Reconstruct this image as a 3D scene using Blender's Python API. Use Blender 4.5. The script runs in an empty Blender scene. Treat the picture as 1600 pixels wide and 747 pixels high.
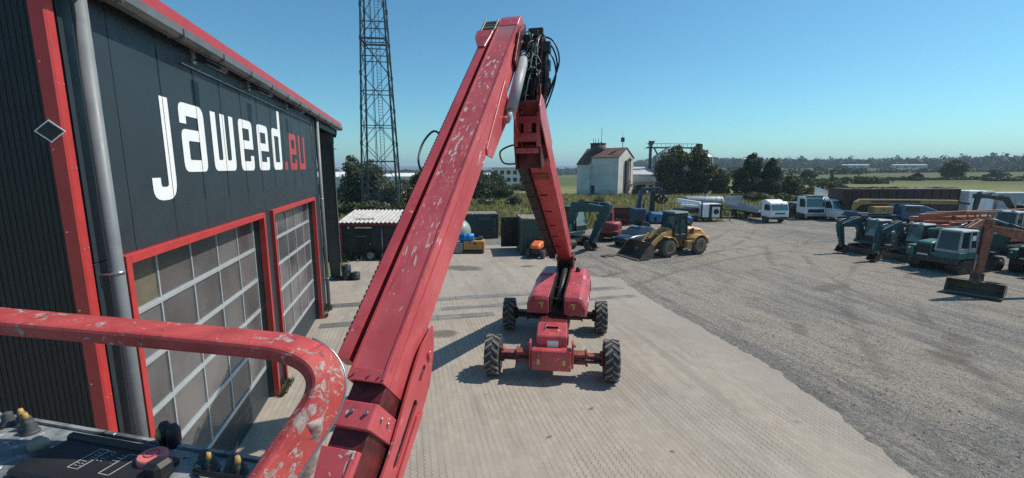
import bpy, bmesh, math, random
import numpy as np
from mathutils import Vector, Matrix, Euler

S = bpy.context.scene
COL = S.collection
R = math.radians

# ------------------------------------------------------------------ camera, sky, sun, exposure
cam_d = bpy.data.cameras.new('camera')
cam_d.sensor_width = 36.0
cam_d.lens = 690.0 / 1600.0 * 36.0
cam_d.clip_start = 0.05
cam_d.clip_end = 20000
cam = bpy.data.objects.new('camera', cam_d)
COL.objects.link(cam)
cam.location = (0, 0, 6)
cam.rotation_euler = (R(90 - 9.1), 0, R(-13.2))
S.camera = cam

SUN_EL, SUN_AZ = 51.0, 88.0
world = bpy.data.worlds.new('World')
S.world = world
world.use_nodes = True
wn = world.node_tree
bg = wn.nodes['Background']
sky = wn.nodes.new('ShaderNodeTexSky')
sky.sky_type = 'NISHITA'
sky.sun_disc = False
sky.sun_elevation = R(SUN_EL)
sky.sun_rotation = R(SUN_AZ)
sky.altitude = 200
sky.air_density = 1.0
sky.dust_density = 0.6
sky.ozone_density = 3.2
hs = wn.nodes.new('ShaderNodeHueSaturation')          # clear, slightly teal summer air
hs.inputs['Saturation'].default_value = 1.06
tint = wn.nodes.new('ShaderNodeMix'); tint.data_type = 'RGBA'; tint.blend_type = 'MULTIPLY'
tint.inputs[0].default_value = 1.0
tint.inputs[7].default_value = (0.58, 0.97, 0.98, 1)
wn.links.new(sky.outputs[0], hs.inputs['Color'])
wn.links.new(hs.outputs[0], tint.inputs[6])
wn.links.new(tint.outputs[2], bg.inputs[0])
bg.inputs[1].default_value = 0.118
sun_d = bpy.data.lights.new('sun', 'SUN')
sun_d.energy = 4.4
sun_d.angle = R(0.5)
sun_d.color = (1.0, 0.92, 0.81)
sun = bpy.data.objects.new('sun', sun_d)
COL.objects.link(sun)
sd = Vector((math.sin(R(SUN_AZ)) * math.cos(R(SUN_EL)), math.cos(R(SUN_AZ)) * math.cos(R(SUN_EL)), math.sin(R(SUN_EL))))
sun.rotation_euler = sd.to_track_quat('Z', 'Y').to_euler()
S.view_settings.view_transform = 'Standard'
S.view_settings.look = 'None'
S.view_settings.gamma = 1
S.view_settings.use_curve_mapping = False
S.view_settings.exposure = 0.15

# ------------------------------------------------------------------ materials
def sock(n, *names):
    for k in names:
        if k in n.inputs:
            return n.inputs[k]

class NT:
    """small wrapper to write node trees tersely"""
    def __init__(s, m):
        s.t = m.node_tree; s.L = s.t.links
    def n(s, typ, **kw):
        x = s.t.nodes.new('ShaderNode' + typ)
        for k, v in kw.items():
            setattr(x, k, v)
        return x
    def put(s, inp, v):
        if isinstance(v, bpy.types.NodeSocket):
            s.L.new(v, inp)
        elif v is not None:
            inp.default_value = v
    def math(s, op, a, b=None, c=None, clamp=False):
        x = s.n('Math', operation=op, use_clamp=clamp)
        s.put(x.inputs[0], a)
        if b is not None: s.put(x.inputs[1], b)
        if c is not None: s.put(x.inputs[2], c)
        return x.outputs[0]
    def coords(s, kind='Object'):
        return s.n('TexCoord').outputs[kind]
    def noise(s, vec, scale, detail=4, rough=0.55, dist=0.0, out=0):
        x = s.n('TexNoise')
        s.put(x.inputs['Vector'], vec); x.inputs['Scale'].default_value = scale
        x.inputs['Detail'].default_value = detail; x.inputs['Roughness'].default_value = rough
        x.inputs['Distortion'].default_value = dist
        return x.outputs[out]
    def voro(s, vec, scale, feature='F1', out='Distance', rand=1.0):
        x = s.n('TexVoronoi', feature=feature)
        s.put(x.inputs['Vector'], vec); x.inputs['Scale'].default_value = scale
        x.inputs['Randomness'].default_value = rand
        return x.outputs[out]
    def scale(s, vec, sc, loc=(0, 0, 0), rot=(0, 0, 0)):
        x = s.n('Mapping'); s.put(x.inputs[0], vec)
        x.inputs['Scale'].default_value = sc; x.inputs['Location'].default_value = loc
        x.inputs['Rotation'].default_value = rot
        return x.outputs[0]
    def ramp(s, v, stops):
        x = s.n('ValToRGB'); s.put(x.inputs[0], v)
        e = x.color_ramp.elements
        while len(e) < len(stops): e.new(0.5)
        for q, (p, c) in zip(e, stops):
            q.position = p; q.color = tuple(c) + ((1,) if len(c) == 3 else ())
        return x.outputs[0]
    def step(s, v, lo, hi):
        x = s.n('MapRange', interpolation_type='SMOOTHSTEP'); s.put(x.inputs[0], v)
        x.inputs[1].default_value = lo; x.inputs[2].default_value = hi
        return x.outputs[0]
    def mix(s, f, a, b):
        x = s.n('Mix', data_type='RGBA'); s.put(x.inputs[0], f)
        for i, v in ((6, a), (7, b)):
            s.put(x.inputs[i], tuple(v) + (1,) if isinstance(v, (tuple, list)) and len(v) == 3 else v)
        return x.outputs[2]
    def bump(s, h, st, dist=0.02):
        x = s.n('Bump'); s.put(x.inputs['Height'], h)
        x.inputs['Strength'].default_value = st; x.inputs['Distance'].default_value = dist
        return x.outputs[0]

def new_mat(name):
    m = bpy.data.materials.new(name); m.use_nodes = True
    return m, NT(m), m.node_tree.nodes['Principled BSDF']

def mat(name, c, rough=0.5, metal=0.0, var=0.18, vs=3.0, dirt=0.0, dirt_c=(0.16, 0.13, 0.10), chips=0.0, chip_c=(0.55, 0.53, 0.5), bump=0.0, bs=30.0, coat=0.0, spec=0.5):
    m, t, b = new_mat(name)
    co = t.coords()
    n1 = t.noise(co, vs, 5, 0.6)
    dark = tuple(x * (1 - var) for x in c); lite = tuple(min(1, x * (1 + var)) for x in c)
    col = t.mix(t.step(n1, 0.3, 0.7), dark, lite)
    rg = t.math('MULTIPLY_ADD', t.noise(co, vs * 4, 3), 0.3, rough - 0.15)
    if dirt:
        dn = t.noise(t.scale(co, (1, 1, 0.45)), vs * 2.2, 7, 0.68, 0.6)
        f = t.math('MULTIPLY', t.step(dn, 0.48, 0.72), dirt)
        col = t.mix(f, col, dirt_c)
        rg = t.math('MULTIPLY_ADD', f, 0.3, rg)
    if chips:
        cn = t.noise(co, 9.0, 6, 0.62, 1.2); big = t.noise(co, 1.3, 3)
        f = t.step(t.math('MULTIPLY_ADD', big, 0.25, cn), 0.80 - 0.14 * chips, 0.83 - 0.14 * chips)
        col = t.mix(f, col, chip_c)
    t.put(b.inputs['Base Color'], col); t.put(b.inputs['Roughness'], rg)
    b.inputs['Metallic'].default_value = metal
    b.inputs['Specular IOR Level'].default_value = spec
    if coat: b.inputs['Coat Weight'].default_value = coat; b.inputs['Coat Roughness'].default_value = 0.12
    if bump:
        t.put(b.inputs['Normal'], t.bump(t.noise(co, bs, 4), bump, 0.01))
    return m

M = {}
M['red'] = mat('red_trim_paint', (0.46, 0.042, 0.04), 0.42, var=0.08)
M['liftred'] = mat('lift_red_paint', (0.44, 0.062, 0.072), 0.42, var=0.2, vs=1.6, dirt=0.6, dirt_c=(0.22, 0.03, 0.03), chips=0.2, coat=0.25)
M['liftred_dk'] = mat('lift_red_greasy_shaded', (0.11, 0.012, 0.014), 0.5, var=0.5, vs=4, dirt=0.8, dirt_c=(0.02, 0.012, 0.012))  # greasy red; shade of the knuckle plates and boom recess is in this colour
M['liftrust'] = mat('axle_rusty_red', (0.22, 0.05, 0.035), 0.6, var=0.4, vs=6, dirt=0.8, dirt_c=(0.12, 0.06, 0.04))
M['black'] = mat('black_rubber_plastic', (0.018, 0.018, 0.02), 0.5, var=0.4)
M['lug'] = mat('dusty_tread_lugs', (0.17, 0.163, 0.152), 0.85, var=0.3, vs=7, dirt=0.5, dirt_c=(0.10, 0.095, 0.09))
M['tyre'] = mat('tyre_rubber', (0.035, 0.034, 0.033), 0.8, var=0.35, vs=8, dirt=0.5, dirt_c=(0.17, 0.15, 0.13))
M['hosemat'] = mat('hose_rubber', (0.012, 0.012, 0.014), 0.4, var=0.3)
M['steel'] = mat('steel_grey', (0.36, 0.37, 0.38), 0.35, 0.8, var=0.2, dirt=0.3)
M['gutter'] = mat('dull_grey_gutter', (0.17, 0.18, 0.185), 0.5, 0.3, var=0.15, vs=2)
M['galv'] = mat('galvanised_steel', (0.42, 0.44, 0.46), 0.42, 0.6, var=0.18, vs=5)
M['white'] = mat('white_vehicle_paint', (0.78, 0.79, 0.79), 0.35, var=0.05, dirt=0.3, dirt_c=(0.45, 0.42, 0.38), coat=0.3)
M['letterwhite'] = mat('white_letter_film', (0.82, 0.83, 0.83), 0.5, var=0.03)
M['glass'] = mat('dark_vehicle_glass', (0.018, 0.028, 0.032), 0.14, var=0.2, spec=0.55)
M['glasslit'] = mat('lit_green_cab_glass', (0.15, 0.21, 0.20), 0.1, var=0.15, spec=0.8)  # paler than the other glass: light seen through the cab put into the colour
M['teal'] = mat('teal_machine_paint', (0.008, 0.062, 0.075), 0.42, var=0.2, vs=4, dirt=0.5, dirt_c=(0.045, 0.06, 0.055), coat=0.2)
M['tealgreen'] = mat('green_dumper_paint', (0.02, 0.125, 0.112), 0.45, var=0.2, vs=4, dirt=0.5, dirt_c=(0.1, 0.14, 0.12))
M['loader'] = mat('loader_yellow_paint', (0.60, 0.34, 0.125), 0.45, var=0.14, vs=5, dirt=0.5, dirt_c=(0.28, 0.19, 0.11))
M['orange'] = mat('faded_orange_paint', (0.42, 0.16, 0.095), 0.6, var=0.25, vs=4, dirt=0.6, dirt_c=(0.22, 0.1, 0.06))
M['rust'] = mat('rusty_orange_steel', (0.27, 0.085, 0.05), 0.65, var=0.4, vs=5, dirt=0.7, dirt_c=(0.09, 0.05, 0.04))
M['crane'] = mat('crane_yellow_paint', (0.36, 0.225, 0.075), 0.55, var=0.2, dirt=0.5)
M['blue'] = mat('blue_machine_paint', (0.012, 0.05, 0.115), 0.4, var=0.2, dirt=0.3)
M['bluetarp'] = mat('blue_sheeting', (0.025, 0.14, 0.30), 0.45, var=0.2, vs=5, bump=0.4, bs=5)
M['bluedrum'] = mat('bright_blue_plastic', (0.0, 0.19, 0.52), 0.35, var=0.12)
M['dkmetal'] = mat('dark_dirty_steel', (0.06, 0.052, 0.047), 0.55, 0.3, var=0.4, vs=5, dirt=0.7, dirt_c=(0.12, 0.10, 0.085))
M['bucket'] = mat('worn_bucket_steel', (0.11, 0.085, 0.07), 0.5, 0.4, var=0.35, vs=4, dirt=0.8, dirt_c=(0.2, 0.17, 0.14))
M['mudsteel'] = mat('mud_covered_steel', (0.16, 0.13, 0.10), 0.85, 0.0, var=0.3, vs=6, dirt=0.8, dirt_c=(0.24, 0.2, 0.16))
M['anthracite'] = mat('anthracite_sheet', (0.024, 0.035, 0.043), 0.5, var=0.08, vs=1.0)
M['anthracite_dk'] = mat('dark_anthracite_ribbed', (0.009, 0.011, 0.014), 0.5, var=0.12, vs=2)
M['alu'] = mat('door_aluminium', (0.50, 0.54, 0.56), 0.4, 0.4, var=0.06)
M['brown'] = mat('dark_brown_board', (0.045, 0.022, 0.017), 0.6, var=0.4, vs=3, dirt=0.5, dirt_c=(0.07, 0.045, 0.035))
M['greyboard'] = mat('grey_trailer_skin', (0.36, 0.38, 0.39), 0.5, var=0.12, vs=2, dirt=0.4)
M['contblue'] = mat('blue_grey_container', (0.022, 0.052, 0.065), 0.5, var=0.2, vs=4, dirt=0.5, dirt_c=(0.09, 0.1, 0.1))
M['contgreen'] = mat('green_container', (0.022, 0.07, 0.058), 0.5, var=0.2, vs=4, dirt=0.5, dirt_c=(0.08, 0.09, 0.07))
M['wood'] = mat('weathered_boards', (0.24, 0.20, 0.165), 0.8, var=0.3, vs=8)
M['tank'] = mat('pale_green_tank', (0.25, 0.32, 0.27), 0.45, var=0.12, vs=2, dirt=0.3)
M['orangehood'] = mat('bright_orange_hood', (0.72, 0.16, 0.06), 0.4, var=0.12)
M['mill'] = mat('old_mill_plaster', (0.62, 0.60, 0.56), 0.85, var=0.14, vs=0.35, dirt=0.16, dirt_c=(0.42, 0.40, 0.37))
M['millroof'] = mat('rust_red_roof', (0.135, 0.072, 0.06), 0.85, var=0.3, vs=0.8, dirt=0.5, dirt_c=(0.1, 0.07, 0.06))
M['plaster'] = mat('white_plaster', (0.62, 0.62, 0.6), 0.8, var=0.06)
M['roofgrey'] = mat('pale_grey_roof', (0.45, 0.46, 0.46), 0.6, var=0.1, vs=0.8)
M['silosteel'] = mat('silo_steel', (0.4, 0.42, 0.44), 0.4, 0.6, var=0.15, vs=0.6)
M['yellowbtn'] = mat('yellow_plastic', (0.46, 0.28, 0.08), 0.5, var=0.2, vs=60)
M['estop'] = mat('faded_red_button', (0.62, 0.17, 0.17), 0.45, var=0.1, vs=40)
M['lamp'] = mat('lamp_lens', (0.7, 0.7, 0.66), 0.2, var=0.05)
M['yellow'] = mat('yellow_warning_sticker', (0.65, 0.45, 0.08), 0.5, var=0.1)
M['chrome'] = mat('alloy_rim', (0.7, 0.7, 0.72), 0.25, 0.8, var=0.1)
M['redmach'] = mat('red_excavator_paint', (0.30, 0.045, 0.04), 0.45, var=0.2, dirt=0.4)
M['colgrey'] = mat('grey_steel_column', (0.075, 0.085, 0.092), 0.5, 0.2, var=0.15, dirt=0.3, dirt_c=(0.12, 0.11, 0.1))
M['greymatte'] = mat('matte_grey_tank', (0.30, 0.33, 0.35), 0.5, var=0.12, vs=2, dirt=0.3)
M['sheetroof'] = mat('weathered_white_roof_sheet', (0.47, 0.45, 0.42), 0.75, var=0.2, vs=2, dirt=0.5, dirt_c=(0.2, 0.17, 0.14))
M['carpaint'] = mat('dark_car_paint', (0.012, 0.017, 0.022), 0.3, 0.0, var=0.1, coat=0.6)
M['towersteel'] = mat('tower_steel', (0.075, 0.095, 0.105), 0.5, 0.5, var=0.2)
M['blackcan'] = mat('oily_dark_drum', (0.03, 0.04, 0.05), 0.4, 0.3, var=0.3, dirt=0.4)

def pane_mat(k=1.0, name='frosted_door_pane'):
    m, t, b = new_mat(name)
    co = t.coords()
    c = t.mix(t.step(t.noise(co, 0.7, 4, 0.6), 0.35, 0.65), (0.075 * k, 0.074 * k, 0.077 * k), (0.125 * k, 0.119 * k, 0.117 * k))
    st = t.noise(t.scale(co, (1, 0.6, 3)), 3.0, 6, 0.7)
    c = t.mix(t.math('MULTIPLY', t.step(st, 0.55, 0.75), 0.35), c, (0.19, 0.175, 0.16))
    t.put(b.inputs['Base Color'], c); b.inputs['Roughness'].default_value = 0.24
    return m
M['pane'] = pane_mat(); M['pane_light'] = pane_mat(1.3, 'paler_door_pane'); M['pane_dim'] = pane_mat(0.78, 'dimmer_door_pane')

def worn_red(name, amount, stretch):
    """red machine paint flaked to pale primer in elongated scratches"""
    m, t, b = new_mat(name)
    co = t.coords()
    v = t.scale(co, stretch)
    base = t.mix(t.step(t.noise(co, 1.1, 4), 0.35, 0.65), (0.45, 0.058, 0.068), (0.55, 0.088, 0.10))
    grime = t.noise(v, 2.2, 8, 0.7, 0.8)
    base = t.mix(t.math('MULTIPLY', t.step(grime, 0.52, 0.70), 0.5), base, (0.19, 0.02, 0.025))
    fl = t.noise(v, 8.5, 3, 0.5, 0.7)
    zone = t.noise(co, 0.9, 2)
    f = t.step(t.math('MULTIPLY_ADD', zone, 0.35, fl), 0.885 - amount, 0.905 - amount)
    fine = t.step(t.noise(v, 22.0, 3, 0.6, 0.4), 0.70 - amount * 0.3, 0.72 - amount * 0.3)
    zf = t.step(t.noise(co, 1.7, 2), 0.45, 0.6)
    f = t.math('MAXIMUM', f, t.math('MULTIPLY', fine, zf))
    col = t.mix(f, base, t.mix(t.noise(co, 30, 3), (0.33, 0.27, 0.25), (0.58, 0.53, 0.50)))
    t.put(b.inputs['Base Color'], col)
    t.put(b.inputs['Roughness'], t.math('MULTIPLY_ADD', f, 0.3, 0.42))
    b.inputs['Coat Weight'].default_value = 0.15
    t.put(b.inputs['Normal'], t.bump(t.math('MULTIPLY', f, -1.0), 0.3, 0.004))
    return m
M['boomred'] = worn_red('boom_red_flaked', 0.125, (1.3, 0.75, 0.75))
M['boomside'] = worn_red('boom_side_red', 0.0, (1, 1, 1))
def boom_top(name):
    """main boom plate: faded red, flakes drawn out along the boom and thickest along its middle"""
    m, t, b = new_mat(name)
    at = t.n('Attribute', attribute_name='sbv'); v = at.outputs['Vector']
    sp = t.n('SeparateXYZ'); t.put(sp.inputs[0], v); s, bb, vv = sp.outputs[0], sp.outputs[1], sp.outputs[2]
    base = t.mix(t.step(t.noise(v, 1.3, 4, 0.6), 0.35, 0.65), (0.47, 0.072, 0.082), (0.58, 0.115, 0.125))
    base = t.mix(t.math('MULTIPLY', t.step(t.noise(t.scale(v, (0.6, 3, 3)), 2.0, 8, 0.72, 0.6), 0.52, 0.72), 0.45), base, (0.27, 0.03, 0.036))
    top = t.math('MULTIPLY', t.step(vv, 0.03, 0.012), t.step(t.math('ABSOLUTE', bb), 0.235, 0.19))
    mid = t.math('MULTIPLY', t.step(s, 0.6, 2.6), t.step(s, 8.3, 6.2))
    zone = t.math('MULTIPLY', top, t.math('MULTIPLY_ADD', mid, 0.9, 0.1))
    big = t.noise(t.scale(v, (4.6, 15.5, 14)), 1.0, 2, 0.45, 0.6)
    patch = t.noise(t.scale(v, (0.8, 2.5, 2)), 1.0, 2)
    f = t.step(t.math('MULTIPLY_ADD', patch, 0.42, t.math('MULTIPLY_ADD', zone, 0.13, big)), 0.962, 0.985)
    small = t.step(t.math('MULTIPLY_ADD', zone, 0.09, t.noise(t.scale(v, (9, 30, 30)), 1.0, 3, 0.55, 0.4)), 0.735, 0.755)
    edge = t.math('MULTIPLY', t.step(t.math('ABSOLUTE', t.math('SUBTRACT', t.math('ABSOLUTE', bb), 0.215)), 0.022, 0.004), t.step(t.noise(t.scale(v, (5, 12, 12)), 1.0, 6, 0.7), 0.56, 0.62))
    edge = t.math('MULTIPLY', edge, t.step(vv, 0.05, 0.02))
    f = t.math('MAXIMUM', f, t.math('MAXIMUM', small, edge))
    scr = t.math('MULTIPLY', t.step(t.noise(t.scale(v, (1.2, 90, 40)), 1.0, 2, 0.5, 0.3), 0.70, 0.73), 0.5)
    f = t.math('MAXIMUM', f, scr)
    col = t.mix(f, base, t.mix(t.noise(v, 25, 4), (0.46, 0.33, 0.31), (0.63, 0.54, 0.51)))
    rust = t.math('MULTIPLY', t.step(t.noise(t.scale(v, (2, 4, 4)), 1.3, 6, 0.7), 0.68, 0.74), 0.6)
    col = t.mix(rust, col, (0.16, 0.045, 0.03))
    # dust settled on the upper end
    col = t.mix(t.math('MULTIPLY', t.math('MULTIPLY', t.step(s, 1.15, 0.3), top), t.step(t.noise(v, 6, 5, 0.7), 0.25, 0.6)), col, (0.34, 0.2, 0.19))
    t.put(b.inputs['Base Color'], col); t.put(b.inputs['Roughness'], t.math('MULTIPLY_ADD', f, 0.25, 0.42))
    t.put(b.inputs['Normal'], t.bump(t.math('MULTIPLY', f, -1.0), 0.25, 0.004))
    return m
M['boomtop'] = boom_top('boom_plate_flaked')
def rail_paint(name, bare):
    """hand worn rail: ragged chips, scuffs and grey primer showing"""
    m, t, b = new_mat(name)
    co = t.coords()
    base = t.mix(t.step(t.noise(co, 14, 5, 0.65), 0.35, 0.65), (0.34, 0.042, 0.04), (0.46, 0.07, 0.066))
    rag = t.noise(co, 44, 9, 0.72, 0.9); zone = t.noise(co, 5, 3)
    f = t.step(t.math('MULTIPLY_ADD', zone, 0.45, rag), 0.83 - bare, 0.845 - bare)
    chip = t.step(t.noise(co, 120, 5, 0.65, 0.5), 0.66 - bare * 0.2, 0.68 - bare * 0.2)
    prim = t.mix(t.step(t.noise(co, 60, 6, 0.7), 0.35, 0.65), (0.24, 0.165, 0.145), (0.44, 0.36, 0.33))
    col = t.mix(t.math('MAXIMUM', f, t.math('MULTIPLY', chip, t.step(zone, 0.42, 0.55))), base, prim)
    dark = t.step(t.math('MULTIPLY_ADD', zone, -0.3, t.noise(co, 40, 8, 0.72, 0.6)), 0.46, 0.50)
    col = t.mix(t.math('MULTIPLY', dark, 0.75), col, (0.10, 0.045, 0.035))
    t.put(b.inputs['Base Color'], col); t.put(b.inputs['Roughness'], t.math('MULTIPLY_ADD', f, 0.2, 0.5))
    b.inputs['Specular IOR Level'].default_value = 0.35
    t.put(b.inputs['Normal'], t.bump(t.math('MULTIPLY_ADD', f, -1.0, t.noise(co, 90, 4)), 0.35, 0.0015))
    return m
M['railred'] = rail_paint('rail_red_scuffed', 0.01)
M['railbare'] = rail_paint('rail_red_worn_bare', 0.17)
def console_mat():
    m, t, b = new_mat('splattered_console_metal')
    co = t.coords()
    c = t.mix(t.step(t.noise(co, 9, 6, 0.7), 0.35, 0.62), (0.07, 0.08, 0.085), (0.27, 0.29, 0.295))
    sp = t.step(t.noise(co, 75, 3, 0.6), 0.64, 0.68)
    c = t.mix(sp, c, (0.62, 0.6, 0.57))
    c = t.mix(t.step(t.noise(co, 26, 4, 0.6, 0.5), 0.64, 0.68), c, (0.02, 0.02, 0.022))
    t.put(b.inputs['Base Color'], c); b.inputs['Roughness'].default_value = 0.55
    return m
M['console'] = console_mat()
# ------------------------------------------------------------------ mesh library
def frame_of(p, q, up=(0, 0, 1)):
    d = (Vector(q) - Vector(p)); L = d.length; d.normalize()
    u = Vector(up)
    if abs(d.dot(u.normalized())) > 0.98: u = Vector((1, 0, 0)) if abs(d.x) < 0.9 else Vector((0, 1, 0))
    s = d.cross(u).normalized(); n = s.cross(d).normalized()
    return d, s, n, L

class MB:
    def __init__(s): s.v = []; s.f = []; s.mi = []; s.sm = []
    def add(s, vs, fs, mi=0, sm=False):
        o = len(s.v); s.v += [tuple(v) for v in vs]
        for f in fs: s.f.append([i + o for i in f]); s.mi.append(mi); s.sm.append(sm)
        return s
    def hexa(s, p, mi=0):      # 8 points: bottom ring then top ring
        return s.add(p, [(3, 2, 1, 0), (4, 5, 6, 7), (0, 1, 5, 4), (1, 2, 6, 5), (2, 3, 7, 6), (3, 0, 4, 7)], mi)
    def box(s, c, d, rz=0.0, mi=0, top=(1, 1), ry=0.0, rx=0.0, shift=(0, 0)):
        x, y, z = d[0] / 2, d[1] / 2, d[2] / 2
        p = [(-x, -y, -z), (x, -y, -z), (x, y, -z), (-x, y, -z)]
        p += [(a * top[0] + shift[0], b * top[1] + shift[1], z) for a, b, _ in p]
        m = Euler((rx, ry, rz)).to_matrix()
        return s.hexa([m @ Vector(q) + Vector(c) for q in p], mi)
    def bar(s, p, q, w, h, up=(0, 0, 1), mi=0, w2=None, h2=None):
        d, sd_, n, L = frame_of(p, q, up)
        p, q = Vector(p), Vector(q); w2 = w if w2 is None else w2; h2 = h if h2 is None else h2
        r = lambda o, a, b: [o - sd_ * a / 2 - n * b / 2, o + sd_ * a / 2 - n * b / 2, o + sd_ * a / 2 + n * b / 2, o - sd_ * a / 2 + n * b / 2]
        return s.hexa(r(p, w, h) + r(q, w2, h2), mi)
    def tube(s, pts, r, n=8, mi=0, caps=True, rs=None, flat=1.0, up=(0, 0, 1), sq=1.0):
        pts = [Vector(p) for p in pts]; rings = []; o = len(s.v)
        prev = None
        for i, p in enumerate(pts):
            a = pts[max(i - 1, 0)]; b = pts[min(i + 1, len(pts) - 1)]
            d, sd_, nn, _ = frame_of(a, b, up)
            if prev is not None and up == (0, 0, 1):
                sd_ = (prev - d * prev.dot(d)).normalized(); nn = sd_.cross(d).normalized()
            prev = sd_
            rr = rs[i] if rs else r
            for k in range(n):
                t = 2 * math.pi * k / n
                cc, ss = math.cos(t), math.sin(t)
                if sq != 1.0: cc = math.copysign(abs(cc) ** sq, cc); ss = math.copysign(abs(ss) ** sq, ss)
                s.v.append(tuple(p + sd_ * rr * cc + nn * rr * flat * ss))
        for i in range(len(pts) - 1):
            for k in range(n):
                a = o + i * n + k; b = o + i * n + (k + 1) % n
                s.f.append([a, b, b + n, a + n]); s.mi.append(mi); s.sm.append(True)
        if caps:
            s.f.append([o + k for k in range(n)][::-1]); s.mi.append(mi); s.sm.append(False)
            e = o + (len(pts) - 1) * n
            s.f.append([e + k for k in range(n)]); s.mi.append(mi); s.sm.append(False)
        return s
    def cyl(s, p, q, r, r2=None, n=16, mi=0):
        return s.tube([p, q], r, n, mi, rs=[r, r if r2 is None else r2])
    def prism(s, poly, o, u, v, w, t, mi=0):   # polygon in plane (u,v) at origin o, extruded by t along w
        o, u, v, w = Vector(o), Vector(u), Vector(v), Vector(w); n = len(poly)
        a = [o + u * x + v * y for x, y in poly]
        return s.add(a + [x + w * t for x in a], [tuple(range(n))[::-1], tuple(range(n, 2 * n))] + [(i, (i + 1) % n, n + (i + 1) % n, n + i) for i in range(n)], mi)
    def loft(s, secs, mi=0, caps=True, sm=False):
        n = len(secs[0]); o = len(s.v)
        for q in secs: s.v += [tuple(p) for p in q]
        for i in range(len(secs) - 1):
            for k in range(n):
                a = o + i * n + k; b = o + i * n + (k + 1) % n
                s.f.append([a, b, b + n, a + n]); s.mi.append(mi); s.sm.append(sm)
        if caps:
            s.f.append([o + k for k in range(n)][::-1]); s.mi.append(mi); s.sm.append(False)
            e = o + (len(secs) - 1) * n
            s.f.append([e + k for k in range(n)]); s.mi.append(mi); s.sm.append(False)
        return s
    def lathe(s, prof, c, axis='y', n=24, mi=0, sm=True):   # profile of (radius, offset along axis)
        secs = []
        for r, x in prof:
            ring = []
            for k in range(n):
                t = 2 * math.pi * k / n
                a, b = r * math.cos(t), r * math.sin(t)
                q = {'y': (a, x, b), 'x': (x, a, b), 'z': (a, b, x)}[axis]
                ring.append(tuple(q[i] + c[i] for i in range(3)))
            secs.append(ring)
        return s.loft(secs, mi, True, sm)
    def rect_path(s, pts, w, h, ch, mi=0):   # flat bar with eased edges along a path
        pts = [Vector(p) for p in pts]; secs = []; s.frames = []; prev = None
        for i, p in enumerate(pts):
            d, sd_, nn, _ = frame_of(pts[max(i - 1, 0)], pts[min(i + 1, len(pts) - 1)])
            if prev is not None: sd_ = (prev - d * prev.dot(d)).normalized(); nn = sd_.cross(d).normalized()
            prev = sd_; a, b = w / 2, h / 2
            secs.append([p + sd_ * x + nn * y for x, y in ((-a + ch, -b), (a - ch, -b), (a - ch * .3, -b + ch * .3), (a, -b + ch), (a, b - ch), (a - ch * .3, b - ch * .3), (a - ch, b), (-a + ch, b), (-a + ch * .3, b - ch * .3), (-a, b - ch), (-a, -b + ch), (-a + ch * .3, -b + ch * .3))])
            s.frames.append((p, sd_, nn))
        return s.loft(secs, mi)
    def islands(s):
        par = list(range(len(s.v)))
        def find(i):
            while par[i] != i: par[i] = par[par[i]]; i = par[i]
            return i
        for f in s.f:
            for i in f[1:]: par[find(i)] = find(f[0])
        out = {}
        for f, mi, sm in zip(s.f, s.mi, s.sm):
            r = find(f[0])
            if r not in out: out[r] = (MB(), {})
            b, ix = out[r]
            for i in f:
                if i not in ix: ix[i] = len(b.v); b.v.append(s.v[i])
            b.f.append([ix[i] for i in f]); b.mi.append(mi); b.sm.append(sm)
        return [b for b, _ in out.values()]
    def build_each(s, name, m, parent=None, **kw):   # every separate piece becomes a part of its own
        return [b.build(name, m, parent, **kw) for b in s.islands()]
    def build(s, name, m, parent=None, bevel=0.0, W=False, loc=None, fix=True):
        me = bpy.data.meshes.new(name)
        vs = s.v
        if W and parent is not None:
            inv = wmat(parent).inverted(); vs = [tuple(inv @ Vector(v)) for v in vs]
        me.from_pydata(vs, [], s.f)
        ms = m if isinstance(m, (list, tuple)) else [m]
        for x in ms: me.materials.append(x)
        me.polygons.foreach_set('material_index', s.mi)
        me.polygons.foreach_set('use_smooth', s.sm)
        if fix or bevel:
            b = bmesh.new(); b.from_mesh(me)
            if fix: bmesh.ops.recalc_face_normals(b, faces=b.faces)
            if bevel:
                es = [e for e in b.edges if len(e.link_faces) == 2 and e.calc_face_angle(0) > 0.6 and not (e.link_faces[0].smooth and e.link_faces[1].smooth)]
                bmesh.ops.bevel(b, geom=es, offset=bevel, segments=1, affect='EDGES', profile=0.5, clamp_overlap=True)
            b.to_mesh(me); b.free()
        me.update()
        o = bpy.data.objects.new(name, me); COL.objects.link(o)
        if parent is not None: o.parent = parent
        if loc is not None: o.location = loc
        return o

def wmat(o):
    m = Matrix.LocRotScale(o.location, o.rotation_euler, o.scale)
    return m if o.parent is None else wmat(o.parent) @ m

def tag(o, label=None, cat=None, group=None, kind=None):
    if label: o['label'] = label
    if cat: o['category'] = cat
    if group: o['group'] = group
    if kind: o['kind'] = kind
    return o
def thing(name, label, cat, loc=(0, 0, 0), rz=0.0, group=None, sc=1.0):
    o = bpy.data.objects.new(name, None); COL.objects.link(o)
    o.location = loc; o.rotation_euler = (0, 0, rz); o.scale = (sc, sc, sc)
    o.empty_display_size = 0.3
    return tag(o, label, cat, group)
def kids(o): return [c for c in bpy.data.objects if c.parent == o]
def copy_tree(o, parent=None):
    c = o.copy(); COL.objects.link(c)
    if parent is not None: c.parent = parent
    for k in kids(o): copy_tree(k, c)
    return c

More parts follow.
